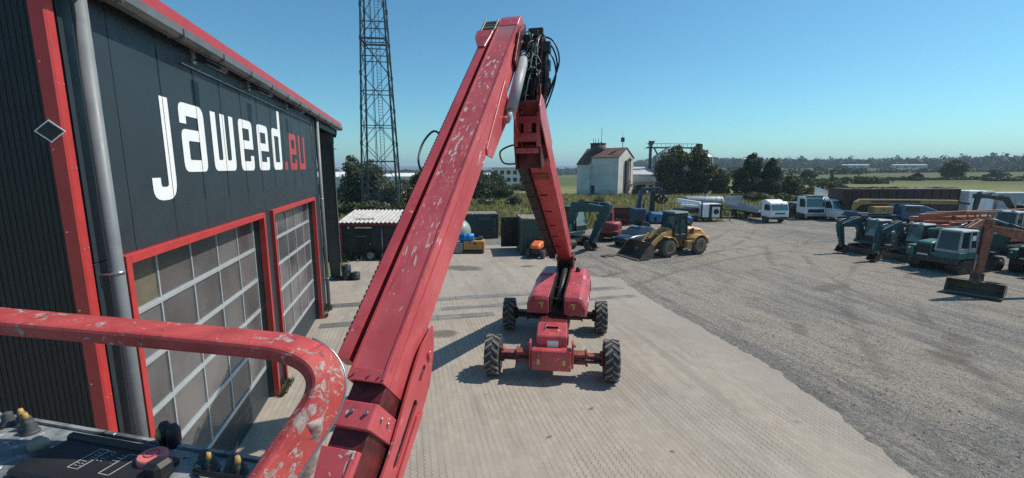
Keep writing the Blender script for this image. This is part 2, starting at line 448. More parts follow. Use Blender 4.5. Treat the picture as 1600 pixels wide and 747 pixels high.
def round_poly(pts, n=4):
    """points (x, y[, radius]) -> polyline with rounded corners"""
    out = []; N = len(pts)
    for i, p in enumerate(pts):
        r = p[2] if len(p) > 2 else 0
        P = Vector((p[0], p[1]))
        if r <= 0: out.append((P.x, P.y)); continue
        A = Vector(pts[i - 1][:2]); B = Vector(pts[(i + 1) % N][:2])
        a = P + (A - P).normalized() * min(r, (A - P).length * 0.49); b = P + (B - P).normalized() * min(r, (B - P).length * 0.49)
        for k in range(n + 1):
            t = k / n
            q = a * (1 - t) ** 2 + P * 2 * t * (1 - t) + b * t * t
            out.append((q.x, q.y))
    return out
def plate(shapes, t):
    """filled flat plate from outer rings and holes (2D); returns (verts, faces) of a plate of thickness t lying in xy"""
    cu = bpy.data.curves.new('tmp', 'CURVE'); cu.dimensions = '2D'; cu.fill_mode = 'BOTH'; cu.extrude = t / 2
    for ring in shapes:
        sp = cu.splines.new('POLY'); sp.points.add(len(ring) - 1)
        for q, (x, y) in zip(sp.points, ring): q.co = (x, y, 0, 1)
        sp.use_cyclic_u = True
    o = bpy.data.objects.new('tmp', cu)
    me = o.to_mesh(); vs = [tuple(v.co) for v in me.vertices]; fs = [tuple(p.vertices) for p in me.polygons]
    o.to_mesh_clear(); bpy.data.objects.remove(o); bpy.data.curves.remove(cu)
    return vs, fs
def text_mesh(txt, size, t=0.004):
    cu = bpy.data.curves.new('tmp', 'FONT'); cu.body = txt; cu.size = size; cu.extrude = t / 2; cu.align_x = 'CENTER'; cu.align_y = 'CENTER'
    cu.resolution_u = 2
    o = bpy.data.objects.new('tmp', cu)
    me = o.to_mesh(); vs = [tuple(v.co) for v in me.vertices]; fs = [tuple(p.vertices) for p in me.polygons]
    o.to_mesh_clear(); bpy.data.objects.remove(o); bpy.data.curves.remove(cu)
    return vs, fs
def place_flat(mb, vf, o, u, v, mi=0):
    """lay a flat mesh (x,y,z) into the plane o + x*u + y*v, z along u x v"""
    o, u, v = Vector(o), Vector(u).normalized(), Vector(v).normalized(); w = u.cross(v)
    mb.add([o + u * a + v * b + w * c for a, b, c in vf[0]], vf[1], mi)

def wheel(parent, c, r, w, rim_m, axis='y', lugs=0, out=1, n=28, hub=0.5, tyre_m=None, face=None):
    """one tyre (part) with its rim (sub-part); axle along local y or x; out = side the rim dish faces"""
    b = MB(); h = w / 2
    pr_ = [(r * hub, -h * 0.85), (r * 0.86, -h), (r * 0.97, -h * 0.8), (r, -h * 0.5), (r, h * 0.5), (r * 0.97, h * 0.8), (r * 0.86, h), (r * hub, h * 0.85)]
    if lugs: pr_ = [(a * 0.965 if a > r * 0.9 else a, x) for a, x in pr_]
    b.lathe(pr_, c, axis, n)
    if lugs:
        for k in range(lugs):
            for sgn in (-1, 1):
                t = 2 * math.pi * (k + (0.5 if sgn > 0 else 0)) / lugs
                t2 = t - 0.30
                def P(tt, x, rr):
                    a, bb = rr * math.cos(tt), rr * math.sin(tt)
                    q = (a, x, bb) if axis == 'y' else (x, a, bb)
                    return Vector([q[i] + c[i] for i in range(3)])
                dt = 0.085
                lo, hi = r * 0.94, r * 1.01
                xa, xb = sgn * h * 0.98, sgn * h * 0.02
                b.hexa([P(t - dt, xa, lo), P(t + dt, xa, lo), P(t2 + dt, xb, lo), P(t2 - dt, xb, lo), P(t - dt * .8, xa, hi), P(t + dt * .8, xa, hi), P(t2 + dt * .8, xb, hi), P(t2 - dt * .8, xb, hi)], mi=1)
    ty = b.build('tyre', [tyre_m or M['tyre'], (M['lug'] if tyre_m is None else tyre_m)], parent)
    m = MB(); o = out
    m.lathe([(r * 0.12, o * h * 0.7), (r * 0.18, o * h * 0.68), (r * 0.2, o * h * 0.45), (r * hub * 0.8, o * h * 0.4), (r * hub * 0.96, o * h * 0.9), (r * hub * 1.02, o * h * 0.9), (r * hub * 1.0, -o * h * 0.8), (r * 0.1, -o * h * 0.8)], c, axis, 20)
    m.build('rim', rim_m, ty)
    return ty
# ------------------------------------------------------------------ ground
def sstep(a, b, x):
    t = min(1.0, max(0.0, (x - a) / (b - a))); return t * t * (3 - 2 * t)
def terrain_z(x, y):
    r = math.hypot(x, y); az = math.degrees(math.atan2(x, y))
    right = sstep(24, 40, az) * (1 - sstep(150, 175, az))
    zl = -3.5 * sstep(70, 300, r) - 27 * sstep(350, 2400, r) + 56 * sstep(3300, 5600, r) * (1 + 0.25 * math.sin(az * 0.35 + 1.0) * 0.4)
    zr = 1.2 * sstep(90, 300, r) + 4.5 * sstep(330, 800, r) + 10 * sstep(900, 1700, r)
    z = zl * (1 - right) + zr * right
    hill = math.exp(-((az - 30.5) / 7.5) ** 2) * sstep(700, 1500, r) * 28      # the wooded rise behind the silos
    return z + hill - 0.06

def terrain():
    azs = [a for a in np.arange(-80, 108, 1.5)]
    rs = [0.5, 12, 25, 40, 55, 70] + [70 * (7000 / 70) ** (k / 60) for k in range(1, 61)]
    vs = []; fs = []
    for r in rs:
        for a in azs:
            x, y = r * math.sin(R(a)), r * math.cos(R(a))
            vs.append((x, y, terrain_z(x, y) if r > 1 else -0.06))
    n = len(azs)
    for i in range(len(rs) - 1):
        for k in range(n - 1): fs.append((i * n + k, (i + 1) * n + k, (i + 1) * n + k + 1, i * n + k + 1))
    # ground behind the camera
    o = len(vs); vs += [(-7000, -7000, -0.07), (7000, -7000, -0.07), (7000, 0.4, -0.07), (-7000, 0.4, -0.07)]; fs.append((o, o + 1, o + 2, o + 3))
    m, t, b = new_mat('meadow_and_fields')
    co = t.coords()
    near = t.mix(t.step(t.noise(co, 0.11, 5, 0.65), 0.35, 0.65), (0.15, 0.16, 0.06), (0.25, 0.23, 0.105))
    near = t.mix(t.math('MULTIPLY', t.step(t.noise(co, 1.4, 5, 0.7), 0.5, 0.7), 0.45), near, (0.09, 0.10, 0.03))
    cells = t.voro(t.scale(co, (0.0022, 0.0040, 0.001), rot=(0, 0, 0.5)), 1.0, out='Color')
    sp = t.n('SeparateColor'); t.put(sp.inputs[0], cells)
    fields = t.ramp(sp.outputs[0], [(0.0, (0.075, 0.095, 0.03)), (0.35, (0.10, 0.115, 0.045)), (0.6, (0.125, 0.13, 0.055)), (0.85, (0.08, 0.10, 0.04)), (1.0, (0.15, 0.14, 0.07))])
    fields = t.mix(t.math('MULTIPLY', t.step(t.noise(co, 0.05, 5, 0.6), 0.45, 0.7), 0.35), fields, (0.07, 0.08, 0.03))
    ln = t.n('VectorMath', operation='LENGTH'); t.put(ln.inputs[0], co)
    col = t.mix(t.step(ln.outputs[1], 140, 260), near, fields)
    # wooded far hills
    col = t.mix(t.step(ln.outputs[1], 2900, 3300), col, t.mix(t.step(t.noise(co, 0.0035, 4, 0.6), 0.42, 0.58), (0.03, 0.05, 0.025), (0.07, 0.09, 0.045)))
    t.put(b.inputs['Base Color'], col); b.inputs['Roughness'].default_value = 1.0; b.inputs['Specular IOR Level'].default_value = 0.1
    me = bpy.data.meshes.new('terrain'); me.from_pydata(vs, [], fs); me.materials.append(m)
    me.polygons.foreach_set('use_smooth', [True] * len(fs)); me.update()
    o = bpy.data.objects.new('terrain', me); COL.objects.link(o); o['kind'] = 'structure'
terrain()

def spots(t, co, lst):
    """soft stains at given places: list of (x, y, rx, ry, angle)"""
    out = None
    wob = t.noise(co, 2.2, 5, 0.7)
    for x, y, rx, ry, an in lst:
        v = t.scale(co, (1, 1, 1), (-x, -y, 0))
        v = t.scale(v, (1 / rx, 1 / ry, 0), rot=(0, 0, 0)) if not an else t.scale(t.scale(v, (1, 1, 1), rot=(0, 0, -an)), (1 / rx, 1 / ry, 0))
        ln = t.n('VectorMath', operation='LENGTH'); t.put(ln.inputs[0], v)
        f = t.step(t.math('MULTIPLY_ADD', wob, 1.1, ln.outputs[1]), 1.75, 1.15)
        out = f if out is None else t.math('MAXIMUM', out, f)
    return out

def sheet(name, poly, z, m, kind='structure'):
    vs = [(x, y, z) for x, y in poly]
    me = bpy.data.meshes.new(name); me.from_pydata(vs, [], [tuple(range(len(vs)))]); me.materials.append(m); me.update()
    b = bmesh.new(); b.from_mesh(me); bmesh.ops.triangulate(b, faces=b.faces); b.normal_update()
    for f in b.faces:
        if f.normal.z < 0: f.normal_flip()
    b.to_mesh(me); b.free()
    o = bpy.data.objects.new(name, me); COL.objects.link(o); o['kind'] = kind
    return o
def wobble(pts, amp, step, seed=1):
    rnd = random.Random(seed); out = []
    for i in range(len(pts)):
        a, b = Vector(pts[i]), Vector(pts[(i + 1) % len(pts)])
        n = max(1, int((b - a).length / step))
        for k in range(n):
            p = a.lerp(b, k / n)
            out.append((p.x + rnd.uniform(-amp, amp), p.y + rnd.uniform(-amp, amp)))
    return out

def gravel_mat():
    m, t, b = new_mat('dusty_gravel')
    co = t.coords()
    big = t.noise(t.scale(co, (0.10, 0.05, 1), rot=(0, 0, -0.55)), 1.0, 6, 0.62, 0.8)
    mid = t.noise(t.scale(co, (1.7, 0.22, 1), rot=(0, 0, -0.30)), 0.8, 7, 0.7, 0.5)
    fine = t.noise(co, 9.0, 6, 0.75)
    grit = t.voro(co, 26.0)
    grey = t.mix(t.step(fine, 0.35, 0.66), (0.148, 0.142, 0.13), (0.315, 0.296, 0.266))
    tan = t.mix(t.step(fine, 0.3, 0.7), (0.28, 0.245, 0.20), (0.42, 0.37, 0.305))
    f = t.step(t.math('MULTIPLY_ADD', mid, 0.55, t.math('MULTIPLY', big, 0.65)), 0.55, 0.70)
    cen = t.scale(co, (1 / 9.0, 1 / 17.0, 0), (-23.5 / 9.0, -32.0 / 17.0, 0)); lc = t.n('VectorMath', operation='LENGTH'); t.put(lc.inputs[0], cen)
    f = t.math('MAXIMUM', f, t.math('MULTIPLY', t.step(t.math('MULTIPLY_ADD', mid, 1.2, lc.outputs[1]), 1.9, 1.0), 0.9))
    col = t.mix(f, grey, tan)
    patch = t.noise(t.scale(co, (1.0, 0.55, 1), rot=(0, 0, 0.2)), 0.95, 11, 0.78, 0.4)
    col = t.mix(t.math('MULTIPLY', t.step(patch, 0.49, 0.38), 0.55), col, t.mix(t.step(fine, 0.35, 0.65), (0.085, 0.083, 0.078), (0.2, 0.195, 0.182)))
    col = t.mix(t.math('MULTIPLY', t.step(patch, 0.53, 0.64), 0.55), col, t.mix(t.step(fine, 0.3, 0.7), (0.29, 0.25, 0.205), (0.46, 0.41, 0.345)))
    # stones: brighter and darker specks
    cc = t.voro(co, 26.0, out='Color'); sp = t.n('SeparateColor'); t.put(sp.inputs[0], cc)
    col = t.mix(t.math('MULTIPLY', t.step(sp.outputs[0], 0.86, 0.92), 0.45), col, (0.40, 0.39, 0.37))
    col = t.mix(t.math('MULTIPLY', t.step(sp.outputs[1], 0.75, 0.85), 0.45), col, (0.09, 0.088, 0.085))
    # long streaks of darker and paler stone dragged along the yard by traffic
    s1 = t.noise(t.scale(co, (2.6, 0.20, 1), rot=(0, 0, 0.06)), 1.0, 9, 0.74, 0.35)
    s2 = t.noise(t.scale(co, (0.75, 0.09, 1), rot=(0, 0, -0.1)), 1.0, 8, 0.7, 0.5)
    col = t.mix(t.math('MULTIPLY', t.math('MULTIPLY', t.step(s1, 0.50, 0.64), t.math('MULTIPLY_ADD', f, -0.6, 1.0)), 0.6), col, (0.12, 0.116, 0.106))
    col = t.mix(t.math('MULTIPLY', t.step(s1, 0.46, 0.36), 0.45), col, (0.37, 0.335, 0.285))
    col = t.mix(t.math('MULTIPLY', t.math('MULTIPLY', t.step(s2, 0.52, 0.68), t.math('MULTIPLY_ADD', f, -0.7, 1.0)), 0.45), col, (0.13, 0.127, 0.118))
    # wheel tracks: long curved bands swinging across the yard
    for cx, cy, r0 in ((52.0, 2.0, 34.0), (52.0, 2.0, 36.3), (34.0, -14.0, 41.0), (34.0, -14.0, 43.2), (-6.0, 74.0, 52.0), (-6.0, 74.0, 54.2), (60.0, -30.0, 58.5), (60.0, -30.0, 61.0)):
        v = t.n('VectorMath', operation='DISTANCE'); t.put(v.inputs[0], co); v.inputs[1].default_value = (cx, cy, 0)
        d = t.math('ABSOLUTE', t.math('SUBTRACT', v.outputs[1], r0))
        d = t.math('ADD', d, t.math('MULTIPLY_ADD', t.noise(co, 1.6, 6, 0.7), 0.8, -0.4))
        k = t.math('MULTIPLY', t.step(d, 0.30, 0.05), t.step(t.noise(co, 0.22, 4), 0.42, 0.55))
        col = t.mix(t.math('MULTIPLY', k, 0.45), col, (0.13, 0.122, 0.11))
    st = spots(t, co, [(16.9, 9.9, 0.85, 0.5, 0.2), (18.8, 10.9, 0.8, 0.5, 0.4), (20.6, 17.5, 1.4, 0.5, 0.3), (14.2, 13.0, 0.8, 0.3, 0.9), (14.9, 26.0, 1.2, 0.4, 0.1)])
    col = t.mix(t.math('MULTIPLY', st, 0.45), col, (0.13, 0.10, 0.078))
    t.put(b.inputs['Base Color'], col); b.inputs['Roughness'].default_value = 0.95; b.inputs['Specular IOR Level'].default_value = 0.2
    h = t.math('MULTIPLY_ADD', grit, -0.6, t.math('MULTIPLY', fine, 0.8))
    h = t.math('MULTIPLY_ADD', mid, 1.4, h)
    h = t.math('MULTIPLY_ADD', patch, 2.2, t.math('MULTIPLY_ADD', s1, 1.6, h))
    t.put(b.inputs['Normal'], t.bump(h, 0.9, 0.07))
    return m

def paver_mat():
    m, t, b = new_mat('wavy_concrete_pavers')
    co = t.coords()
    sp = t.n('SeparateXYZ'); t.put(sp.inputs[0], co); x, y = sp.outputs[0], sp.outputs[1]
    W, L = 0.14, 0.24
    tri = lambda v, per: t.math('MULTIPLY', t.math('PINGPONG', v, per / 2), 2 / per)     # 0..1
    u = t.math('DIVIDE', t.math('MULTIPLY_ADD', tri(y, L / 2), 0.042, x), W)
    row = t.math('FLOOR', u); fu = t.math('SUBTRACT', u, row)
    v = t.math('DIVIDE', t.math('MULTIPLY_ADD', row, L / 2, t.math('MULTIPLY_ADD', tri(x, W), 0.03, y)), L)
    cell = t.math('FLOOR', v); fv = t.math('SUBTRACT', v, cell)
    du = t.math('MULTIPLY', t.math('MINIMUM', fu, t.math('SUBTRACT', 1.0, fu)), W)
    dv = t.math('MULTIPLY', t.math('MINIMUM', fv, t.math('SUBTRACT', 1.0, fv)), L)
    worn = t.noise(co, 0.8, 4, 0.6)
    jw = t.math('MULTIPLY_ADD', worn, 0.013, 0.0)
    joint = t.math('MAXIMUM', t.step(t.math('DIVIDE', du, jw), 1.25, 0.7), t.math('MULTIPLY', t.step(t.math('DIVIDE', dv, jw), 1.1, 0.6), 0.3))
    idv = t.n('CombineXYZ'); t.put(idv.inputs[0], row); t.put(idv.inputs[1], cell)
    wn_ = t.n('TexWhiteNoise'); t.put(wn_.inputs['Vector'], idv.outputs[0])
    base = t.mix(wn_.outputs[0], (0.325, 0.285, 0.236), (0.37, 0.328, 0.274))
    blot = t.noise(t.scale(co, (0.35, 0.16, 1)), 1.0, 6, 0.65, 0.5)
    base = t.mix(t.math('MULTIPLY', t.step(blot, 0.42, 0.7), 0.5), base, (0.225, 0.205, 0.185))
    base = t.mix(t.math('MULTIPLY', t.step(t.noise(co, 0.5, 5, 0.65), 0.52, 0.72), 0.5), base, (0.40, 0.375, 0.34))
    strk = t.noise(t.scale(co, (1.6, 0.13, 1)), 1.0, 7, 0.7, 0.3)
    base = t.mix(t.math('MULTIPLY', t.step(strk, 0.50, 0.66), 0.42), base, (0.20, 0.18, 0.155))
    base = t.mix(t.math('MULTIPLY', t.step(t.noise(co, 5.5, 6, 0.7), 0.55, 0.72), 0.4), base, (0.23, 0.208, 0.18))
    oil = t.math('MULTIPLY', t.step(t.noise(co, 1.3, 5, 0.6), 0.66, 0.74), 0.5)
    base = t.mix(oil, base, (0.12, 0.11, 0.10))
    st = spots(t, co, [(1.0, 15.6, 0.62, 0.42, 0.0), (3.1, 26.2, 1.3, 0.75, -0.5), (7.0, 25.8, 0.5, 0.3, 0), (4.3, 9.6, 0.12, 0.05, 0.5), (5.3, 7.6, 0.07, 0.05, 0), (2.9, 8.7, 0.1, 0.04, 0.3)])
    base = t.mix(t.math('MULTIPLY', st, 0.72), base, (0.075, 0.068, 0.06))
    # dust blown in from the gravel along the right edge
    dust = t.math('MULTIPLY', t.step(t.math('MULTIPLY_ADD', t.noise(co, 0.6, 5, 0.7), 4.0, x), 10.6, 13.6), 0.75)
    base = t.mix(dust, base, (0.30, 0.27, 0.235))
    vis = t.math('MULTIPLY_ADD', t.step(t.noise(t.scale(co, (1, 0.4, 1)), 0.55, 5, 0.65), 0.38, 0.62), 0.75, 0.25)
    joint = t.math('MULTIPLY', joint, vis)
    jf = t.math('MULTIPLY', joint, t.math('MULTIPLY_ADD', dust, -0.9, 0.95))
    col = t.mix(t.math('MULTIPLY', jf, 0.9), base, (0.07, 0.064, 0.055))
    grain = t.noise(co, 60, 3, 0.7)
    col = t.mix(t.math('MULTIPLY', t.step(grain, 0.55, 0.75), 0.25), col, (0.16, 0.15, 0.14))
    t.put(b.inputs['Base Color'], col); b.inputs['Roughness'].default_value = 0.88; b.inputs['Specular IOR Level'].default_value = 0.25
    h = t.math('MULTIPLY_ADD', joint, -1.0, t.math('MULTIPLY', grain, 0.12))
    t.put(b.inputs['Normal'], t.bump(h, 0.5, 0.008))
    return m

def concrete_mat():
    m, t, b = new_mat('stained_channel_concrete')
    co = t.coords()
    c = t.mix(t.step(t.noise(t.scale(co, (0.5, 2, 1)), 1.4, 6, 0.65), 0.35, 0.65), (0.115, 0.112, 0.108), (0.25, 0.24, 0.225))
    sp = t.n('SeparateXYZ'); t.put(sp.inputs[0], co)
    c = t.mix(t.step(sp.outputs[0], -2.2, 1.5), t.mix(0.6, c, (0.075, 0.075, 0.075)), c)
    fx = t.math('PINGPONG', sp.outputs[0], 0.5)
    c = t.mix(t.step(fx, 0.018, 0.006), c, (0.06, 0.058, 0.055))
    t.put(b.inputs['Base Color'], c); b.inputs['Roughness'].default_value = 0.85
    return m

yard = [(-60, -40), (95, -40), (95, 52), (74, 49), (58, 43.5), (49, 43.0), (40, 45.8), (35, 45.2), (28, 44.5), (20, 43), (14, 39.5), (7, 38.5), (1, 38), (-3.2, 36.2), (-4.0, 30.2), (-4.8, 22.5), (-8, 21.5), (-60, 21)]
sheet('gravel_yard', wobble(yard, 0.35, 1.2, 3), 0.0, gravel_mat())
pv = [(-24, -14), (4, -14), (8.0, 1.5), (9.45, 5.8), (10.2, 8.3), (10.64, 10.7), (10.75, 18.6), (11.2, 21.7)]
pv2 = [(9.6, 22.6), (8.9, 29), (8.3, 33.5), (-2.6, 35.3), (-3.8, 29), (-4.6, 22.3), (-24, 21.3)]
sheet('paved_apron', wobble(pv + pv2, 0.085, 0.2, 5), 0.012, paver_mat())
CM = concrete_mat()
for y0, y1, x0, x1 in ((19.75, 20.35, -3.5, 10.4), (17.2, 17.75, -3.5, 3.3), (18.3, 18.75, 1.2, 10.3)):
    o = sheet('drain_channel', [(x0, y0), (x1, y0 - 0.1), (x1, y1 - 0.1), (x0, y1)], 0.017, CM)

# loose stones lying on the near gravel
def stones():
    rnd = random.Random(11); b = MB()
    for k in range(7000):
        u = rnd.random() ** 1.6
        y = 3.5 + u * 22; x = 11.0 + rnd.random() * (6 + y * 0.9)
        if rnd.random() < 0.25: x = 10.9 + rnd.random() ** 2 * 2.5
        s = rnd.uniform(0.01, 0.026) * (1.7 if rnd.random() < 0.06 else 1)
        p = [(rnd.uniform(-1, 1), rnd.uniform(-1, 1), rnd.uniform(-.6, -.2)) for _ in range(3)]
        a0 = rnd.uniform(0, 6.28)
        q = [(x + s * math.cos(a0 + i * 2.09) * rnd.uniform(.7, 1.3), y + s * math.sin(a0 + i * 2.09) * rnd.uniform(.7, 1.3), 0.002) for i in range(3)] + [(x + rnd.uniform(-.4, .4) * s, y + rnd.uniform(-.4, .4) * s, s * rnd.uniform(.7, 1.1))]
        b.add(q, [(0, 1, 3), (1, 2, 3), (2, 0, 3)])
    o = b.build('loose_gravel', mat('loose_stones', (0.34, 0.33, 0.31), 0.9, var=0.35, vs=12), fix=False)
    tag(o, 'loose grey stones scattered over the gravel yard beside the paving', 'gravel', kind='stuff')
stones()
# ------------------------------------------------------------------ workshop hall
WX = -3.6
def workshop():
    t = thing('workshop_hall', 'long anthracite sheet metal workshop hall with red trim and two glazed roller doors', 'building', (WX, 5.86, 0))
    A = M['anthracite']
    W = dict(parent=t, W=True)
    Y0, Y1, ZT = 6.04, 19.75, 8.1
    D1 = (6.58, 12.06); D2 = (12.98, 18.35); ZD = 4.78
    xs = WX
    # wall: sandwich panels above the doors and piers beside them
    b = MB(); y = 6.04; joints = [6.04, 6.88] + [6.88 + 1.127 * k for k in range(1, 12)] + [Y1]
    for a, c in zip(joints[:-1], joints[1:]):
        if c - a > 0.05: b.box((xs - 0.06, (a + c) / 2, (4.9 + ZT) / 2), (0.12, c - a - 0.014, ZT - 4.9))
    for a, c in ((Y0, D1[0] - 0.1), (D1[1] + 0.1, D2[0] - 0.1), (D2[1] + 0.1, Y1)):
        b.box((xs - 0.06, (a + c) / 2, 2.445), (0.12, c - a, 4.89))
    b.build('wall_panels', A, bevel=0.004, **W)
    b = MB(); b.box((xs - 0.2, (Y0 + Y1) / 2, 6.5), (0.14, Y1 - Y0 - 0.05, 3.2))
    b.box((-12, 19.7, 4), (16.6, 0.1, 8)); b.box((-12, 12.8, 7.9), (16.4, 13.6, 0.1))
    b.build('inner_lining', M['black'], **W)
    # gable wall facing the camera: ribbed sheet
    b = MB(); b.box((-11.97, 5.93, 4.6), (16.5, 0.1, 9.2))
    for k in range(150):
        x0 = -3.79 - k * 0.055; b.box((x0, 5.878, 4.6), (0.026, 0.006, 9.2))
    b.build('gable_wall', M['anthracite_dk'], **W)
    # red corner trim: two faces
    b = MB(); b.box((xs - 0.057, 5.85, 4.1), (0.136, 0.024, 8.2)); b.box((xs + 0.005, 5.922, 4.1), (0.018, 0.118, 8.2))
    b.build('corner_trim', M['red'], bevel=0.006, **W)
    b = MB()
    for k in range(9):
        for yy in (5.885, 5.96): b.cyl((xs + 0.013, yy, 0.6 + k * 0.9), (xs + 0.018, yy, 0.6 + k * 0.9), 0.008, n=6)
        b.cyl((xs - 0.09, 5.836, 0.8 + k * 0.9), (xs - 0.09, 5.83, 0.8 + k * 0.9), 0.009, n=6)
    b.build('trim_screw', M['galv'], **W)
    # doors
    for (a, c) in (D1, D2):
        f = MB()
        f.box((xs + 0.02, a - 0.06, 2.45), (0.14, 0.11, 4.9)); f.box((xs + 0.02, c + 0.06, 2.45), (0.14, 0.11, 4.9))
        f.box((xs + 0.02, (a + c) / 2, 4.84), (0.14, c - a - 0.004, 0.12))
        f.build('door_frame', M['red'], bevel=0.006, **W)
        r = MB(); r.box((xs - 0.12, a - 0.035, 2.39), (0.12, 0.06, 4.77)); r.box((xs - 0.12, c + 0.035, 2.39), (0.12, 0.06, 4.77)); r.build_each('door_reveal', A, **W)
        xd = xs - 0.2; ncol, nrow = 5, 5; zb, zt = 0.86, ZD
        leaf = MB(); leaf.box((xd, (a + c) / 2, zb / 2 + 0.01), (0.05, c - a, zb - 0.02))
        for k in (1, 2, 3): leaf.box((xd + 0.027, (a + c) / 2, zb * k / 4), (0.008, c - a - 0.02, 0.02))
        dl = leaf.build('sectional_door', M['anthracite'], bevel=0.004, **W)
        g = MB(); rr = random.Random(4)
        for i in range(ncol):
            for j in range(nrow):
                ya = a + (c - a) * i / ncol; yb = a + (c - a) * (i + 1) / ncol; za = zb + (zt - zb) * j / nrow; zc = zb + (zt - zb) * (j + 1) / nrow
                jx = rr.uniform(-0.006, 0.006)
                g.box((xd - 0.005, (ya + yb) / 2, (za + zc) / 2), (0.012, yb - ya - 0.05, zc - za - 0.06), rz=jx, ry=rr.uniform(-.006, .006), mi=1 if (i == 0 and j == nrow - 1) else rr.choice((0, 0, 2, 3)))
        g.build('glazing', [M['pane'], M['pane_olive'], M['pane_light'], M['pane_dim']], dl, W=True)
        fr = MB()
        for j in range(nrow + 1):
            z = zb + (zt - zb) * j / nrow; fr.box((xd + 0.004, (a + c) / 2, z if j else z + 0.0), (0.05, c - a, 0.085))
            if 0 < j <= nrow: fr.box((xd + 0.031, (a + c) / 2, z), (0.006, c - a, 0.012))
        for i in range(ncol + 1):
            y = min(max(a + (c - a) * i / ncol, a + 0.03), c - 0.03)
            for j in range(nrow):
                z0 = zb + (zt - zb) * j / nrow + 0.044; z1 = zb + (zt - zb) * (j + 1) / nrow - 0.044
                fr.box((xd + 0.003, y, (z0 + z1) / 2), (0.044, 0.036 if 0 < i < ncol else 0.06, z1 - z0))
        fr.build('door_grid', M['alu'], dl, W=True)
    # plinth and base flashing
    b = MB()
    for a, c in ((Y0, D1[0] - 0.12), (D1[1] + 0.12, D2[0] - 0.12), (D2[1] + 0.12, Y1)): b.box((xs + 0.012, (a + c) / 2, 0.12), (0.04, c - a, 0.24))
    b.build('plinth', M['anthracite_dk'], **W)
    # roof with red edge, gutter and the open canopy bay at the far end
    b = MB(); b.hexa([(-3.34, 5.5, 8.14), (-3.34, 25.6, 8.14), (-20, 25.6, 11.4), (-20, 5.5, 11.4), (-3.34, 5.5, 8.26), (-3.34, 25.6, 8.26), (-20, 25.6, 11.52), (-20, 5.5, 11.52)])
    b.build('roof', M['anthracite_dk'], **W)
    b = MB(); b.box((-3.325, 15.55, 8.225), (0.03, 20.14, 0.17)); b.box((-3.38, 15.55, 8.322), (0.14, 20.14, 0.024)); b.box((-3.8, 25.62, 8.27), (0.94, 0.03, 0.17), ry=0.19)
    b.build('roof_edge_trim', M['red'], **W)
    g = MB(); ring = [(-3.50, 8.12), (-3.50, 8.02), (-3.45, 7.97), (-3.34, 7.97), (-3.27, 8.02), (-3.26, 8.13), (-3.28, 8.13), (-3.29, 8.03), (-3.35, 7.99), (-3.44, 7.99), (-3.48, 8.03), (-3.48, 8.12)]
    g.loft([[(x, 5.55, z) for x, z in ring], [(x, 25.55, z) for x, z in ring]])
    gu = g.build('gutter', M['gutter'], **W)
    jn = MB()
    for k in range(13): jn.box((-3.37, 6.6 + k * 1.55, 8.035), (0.242, 0.012, 0.15))
    jn.build_each('gutter_bracket', M['gutter'], gu, W=True)
    b = MB(); b.box((-3.62, 22.7, 7.88), (0.1, 5.7, 0.3)); b.box((-6, 25.2, 8.25), (5.0, 0.12, 0.4), ry=0.19); b.box((-6, 22.5, 8.45), (5.0, 0.1, 0.16), ry=0.19)
    b.build('canopy_beam', M['anthracite_dk'], **W)
    c = MB(); p = [(-4.22, 0.02), (-3.76, 0.02), (-3.7, 7.82), (-4.6, 7.82)]
    c.prism(p, (0, 25.15, 0), (1, 0, 0), (0, 0, 1), (0, 1, 0), 0.03)
    c.box((-3.72, 25.165, 3.93), (0.025, 0.24, 7.8), ry=-0.008); 
    c.hexa([(-4.245, 25.04, .02), (-4.22, 25.04, .02), (-4.22, 25.29, .02), (-4.245, 25.29, .02), (-4.625, 25.04, 7.82), (-4.6, 25.04, 7.82), (-4.6, 25.29, 7.82), (-4.625, 25.29, 7.82)])
    c.box((-4.1, 25.16, 7.0), (1.02, 0.2, 0.03)); c.box((-4.15, 25.16, 7.55), (0.9, 0.26, 0.55)); c.box((-4.0, 25.165, 0.06), (0.9, 0.5, 0.1))
    c.build('canopy_column', M['colgrey'], **W)
    # downpipes
    for y, z0 in ((6.19, 0.15), (19.55, 0.1)):
        d = MB(); x = xs + 0.13
        d.tube([(x, y, z0), (x, y, 7.98)], 0.072, 16)
        dp = d.build('downpipe', M['pipegrey'], **W)
        for z in (1.4, 4.75):
            k = MB(); k.lathe([(0.078, -0.02), (0.078, 0.02)], (x, y, z), 'z', 14); k.bar((xs, y - 0.1, z), (x, y - 0.09, z), 0.02, 0.02)
            k.build('pipe_clip', M['steel'], dp, W=True)
    # cable conduit under the gutter and down the end of the wall
    c = MB(); c.tube([(xs + 0.035, 8.7, 7.72), (xs + 0.035, 18.9, 7.72), (xs + 0.035, 18.92, 7.7), (xs + 0.035, 18.92, 6.35)], 0.012, 6)
    c.build('cable_conduit', M['galv'], **W)
    return t
M['pipegrey'] = mat('grey_blue_pipe', (0.185, 0.20, 0.21), 0.5, 0.0, var=0.1, vs=2)
def olive():
    m = mat('olive_pane', (0.14, 0.125, 0.085), 0.35, var=0.15); return m
M['pane_olive'] = olive()
workshop()

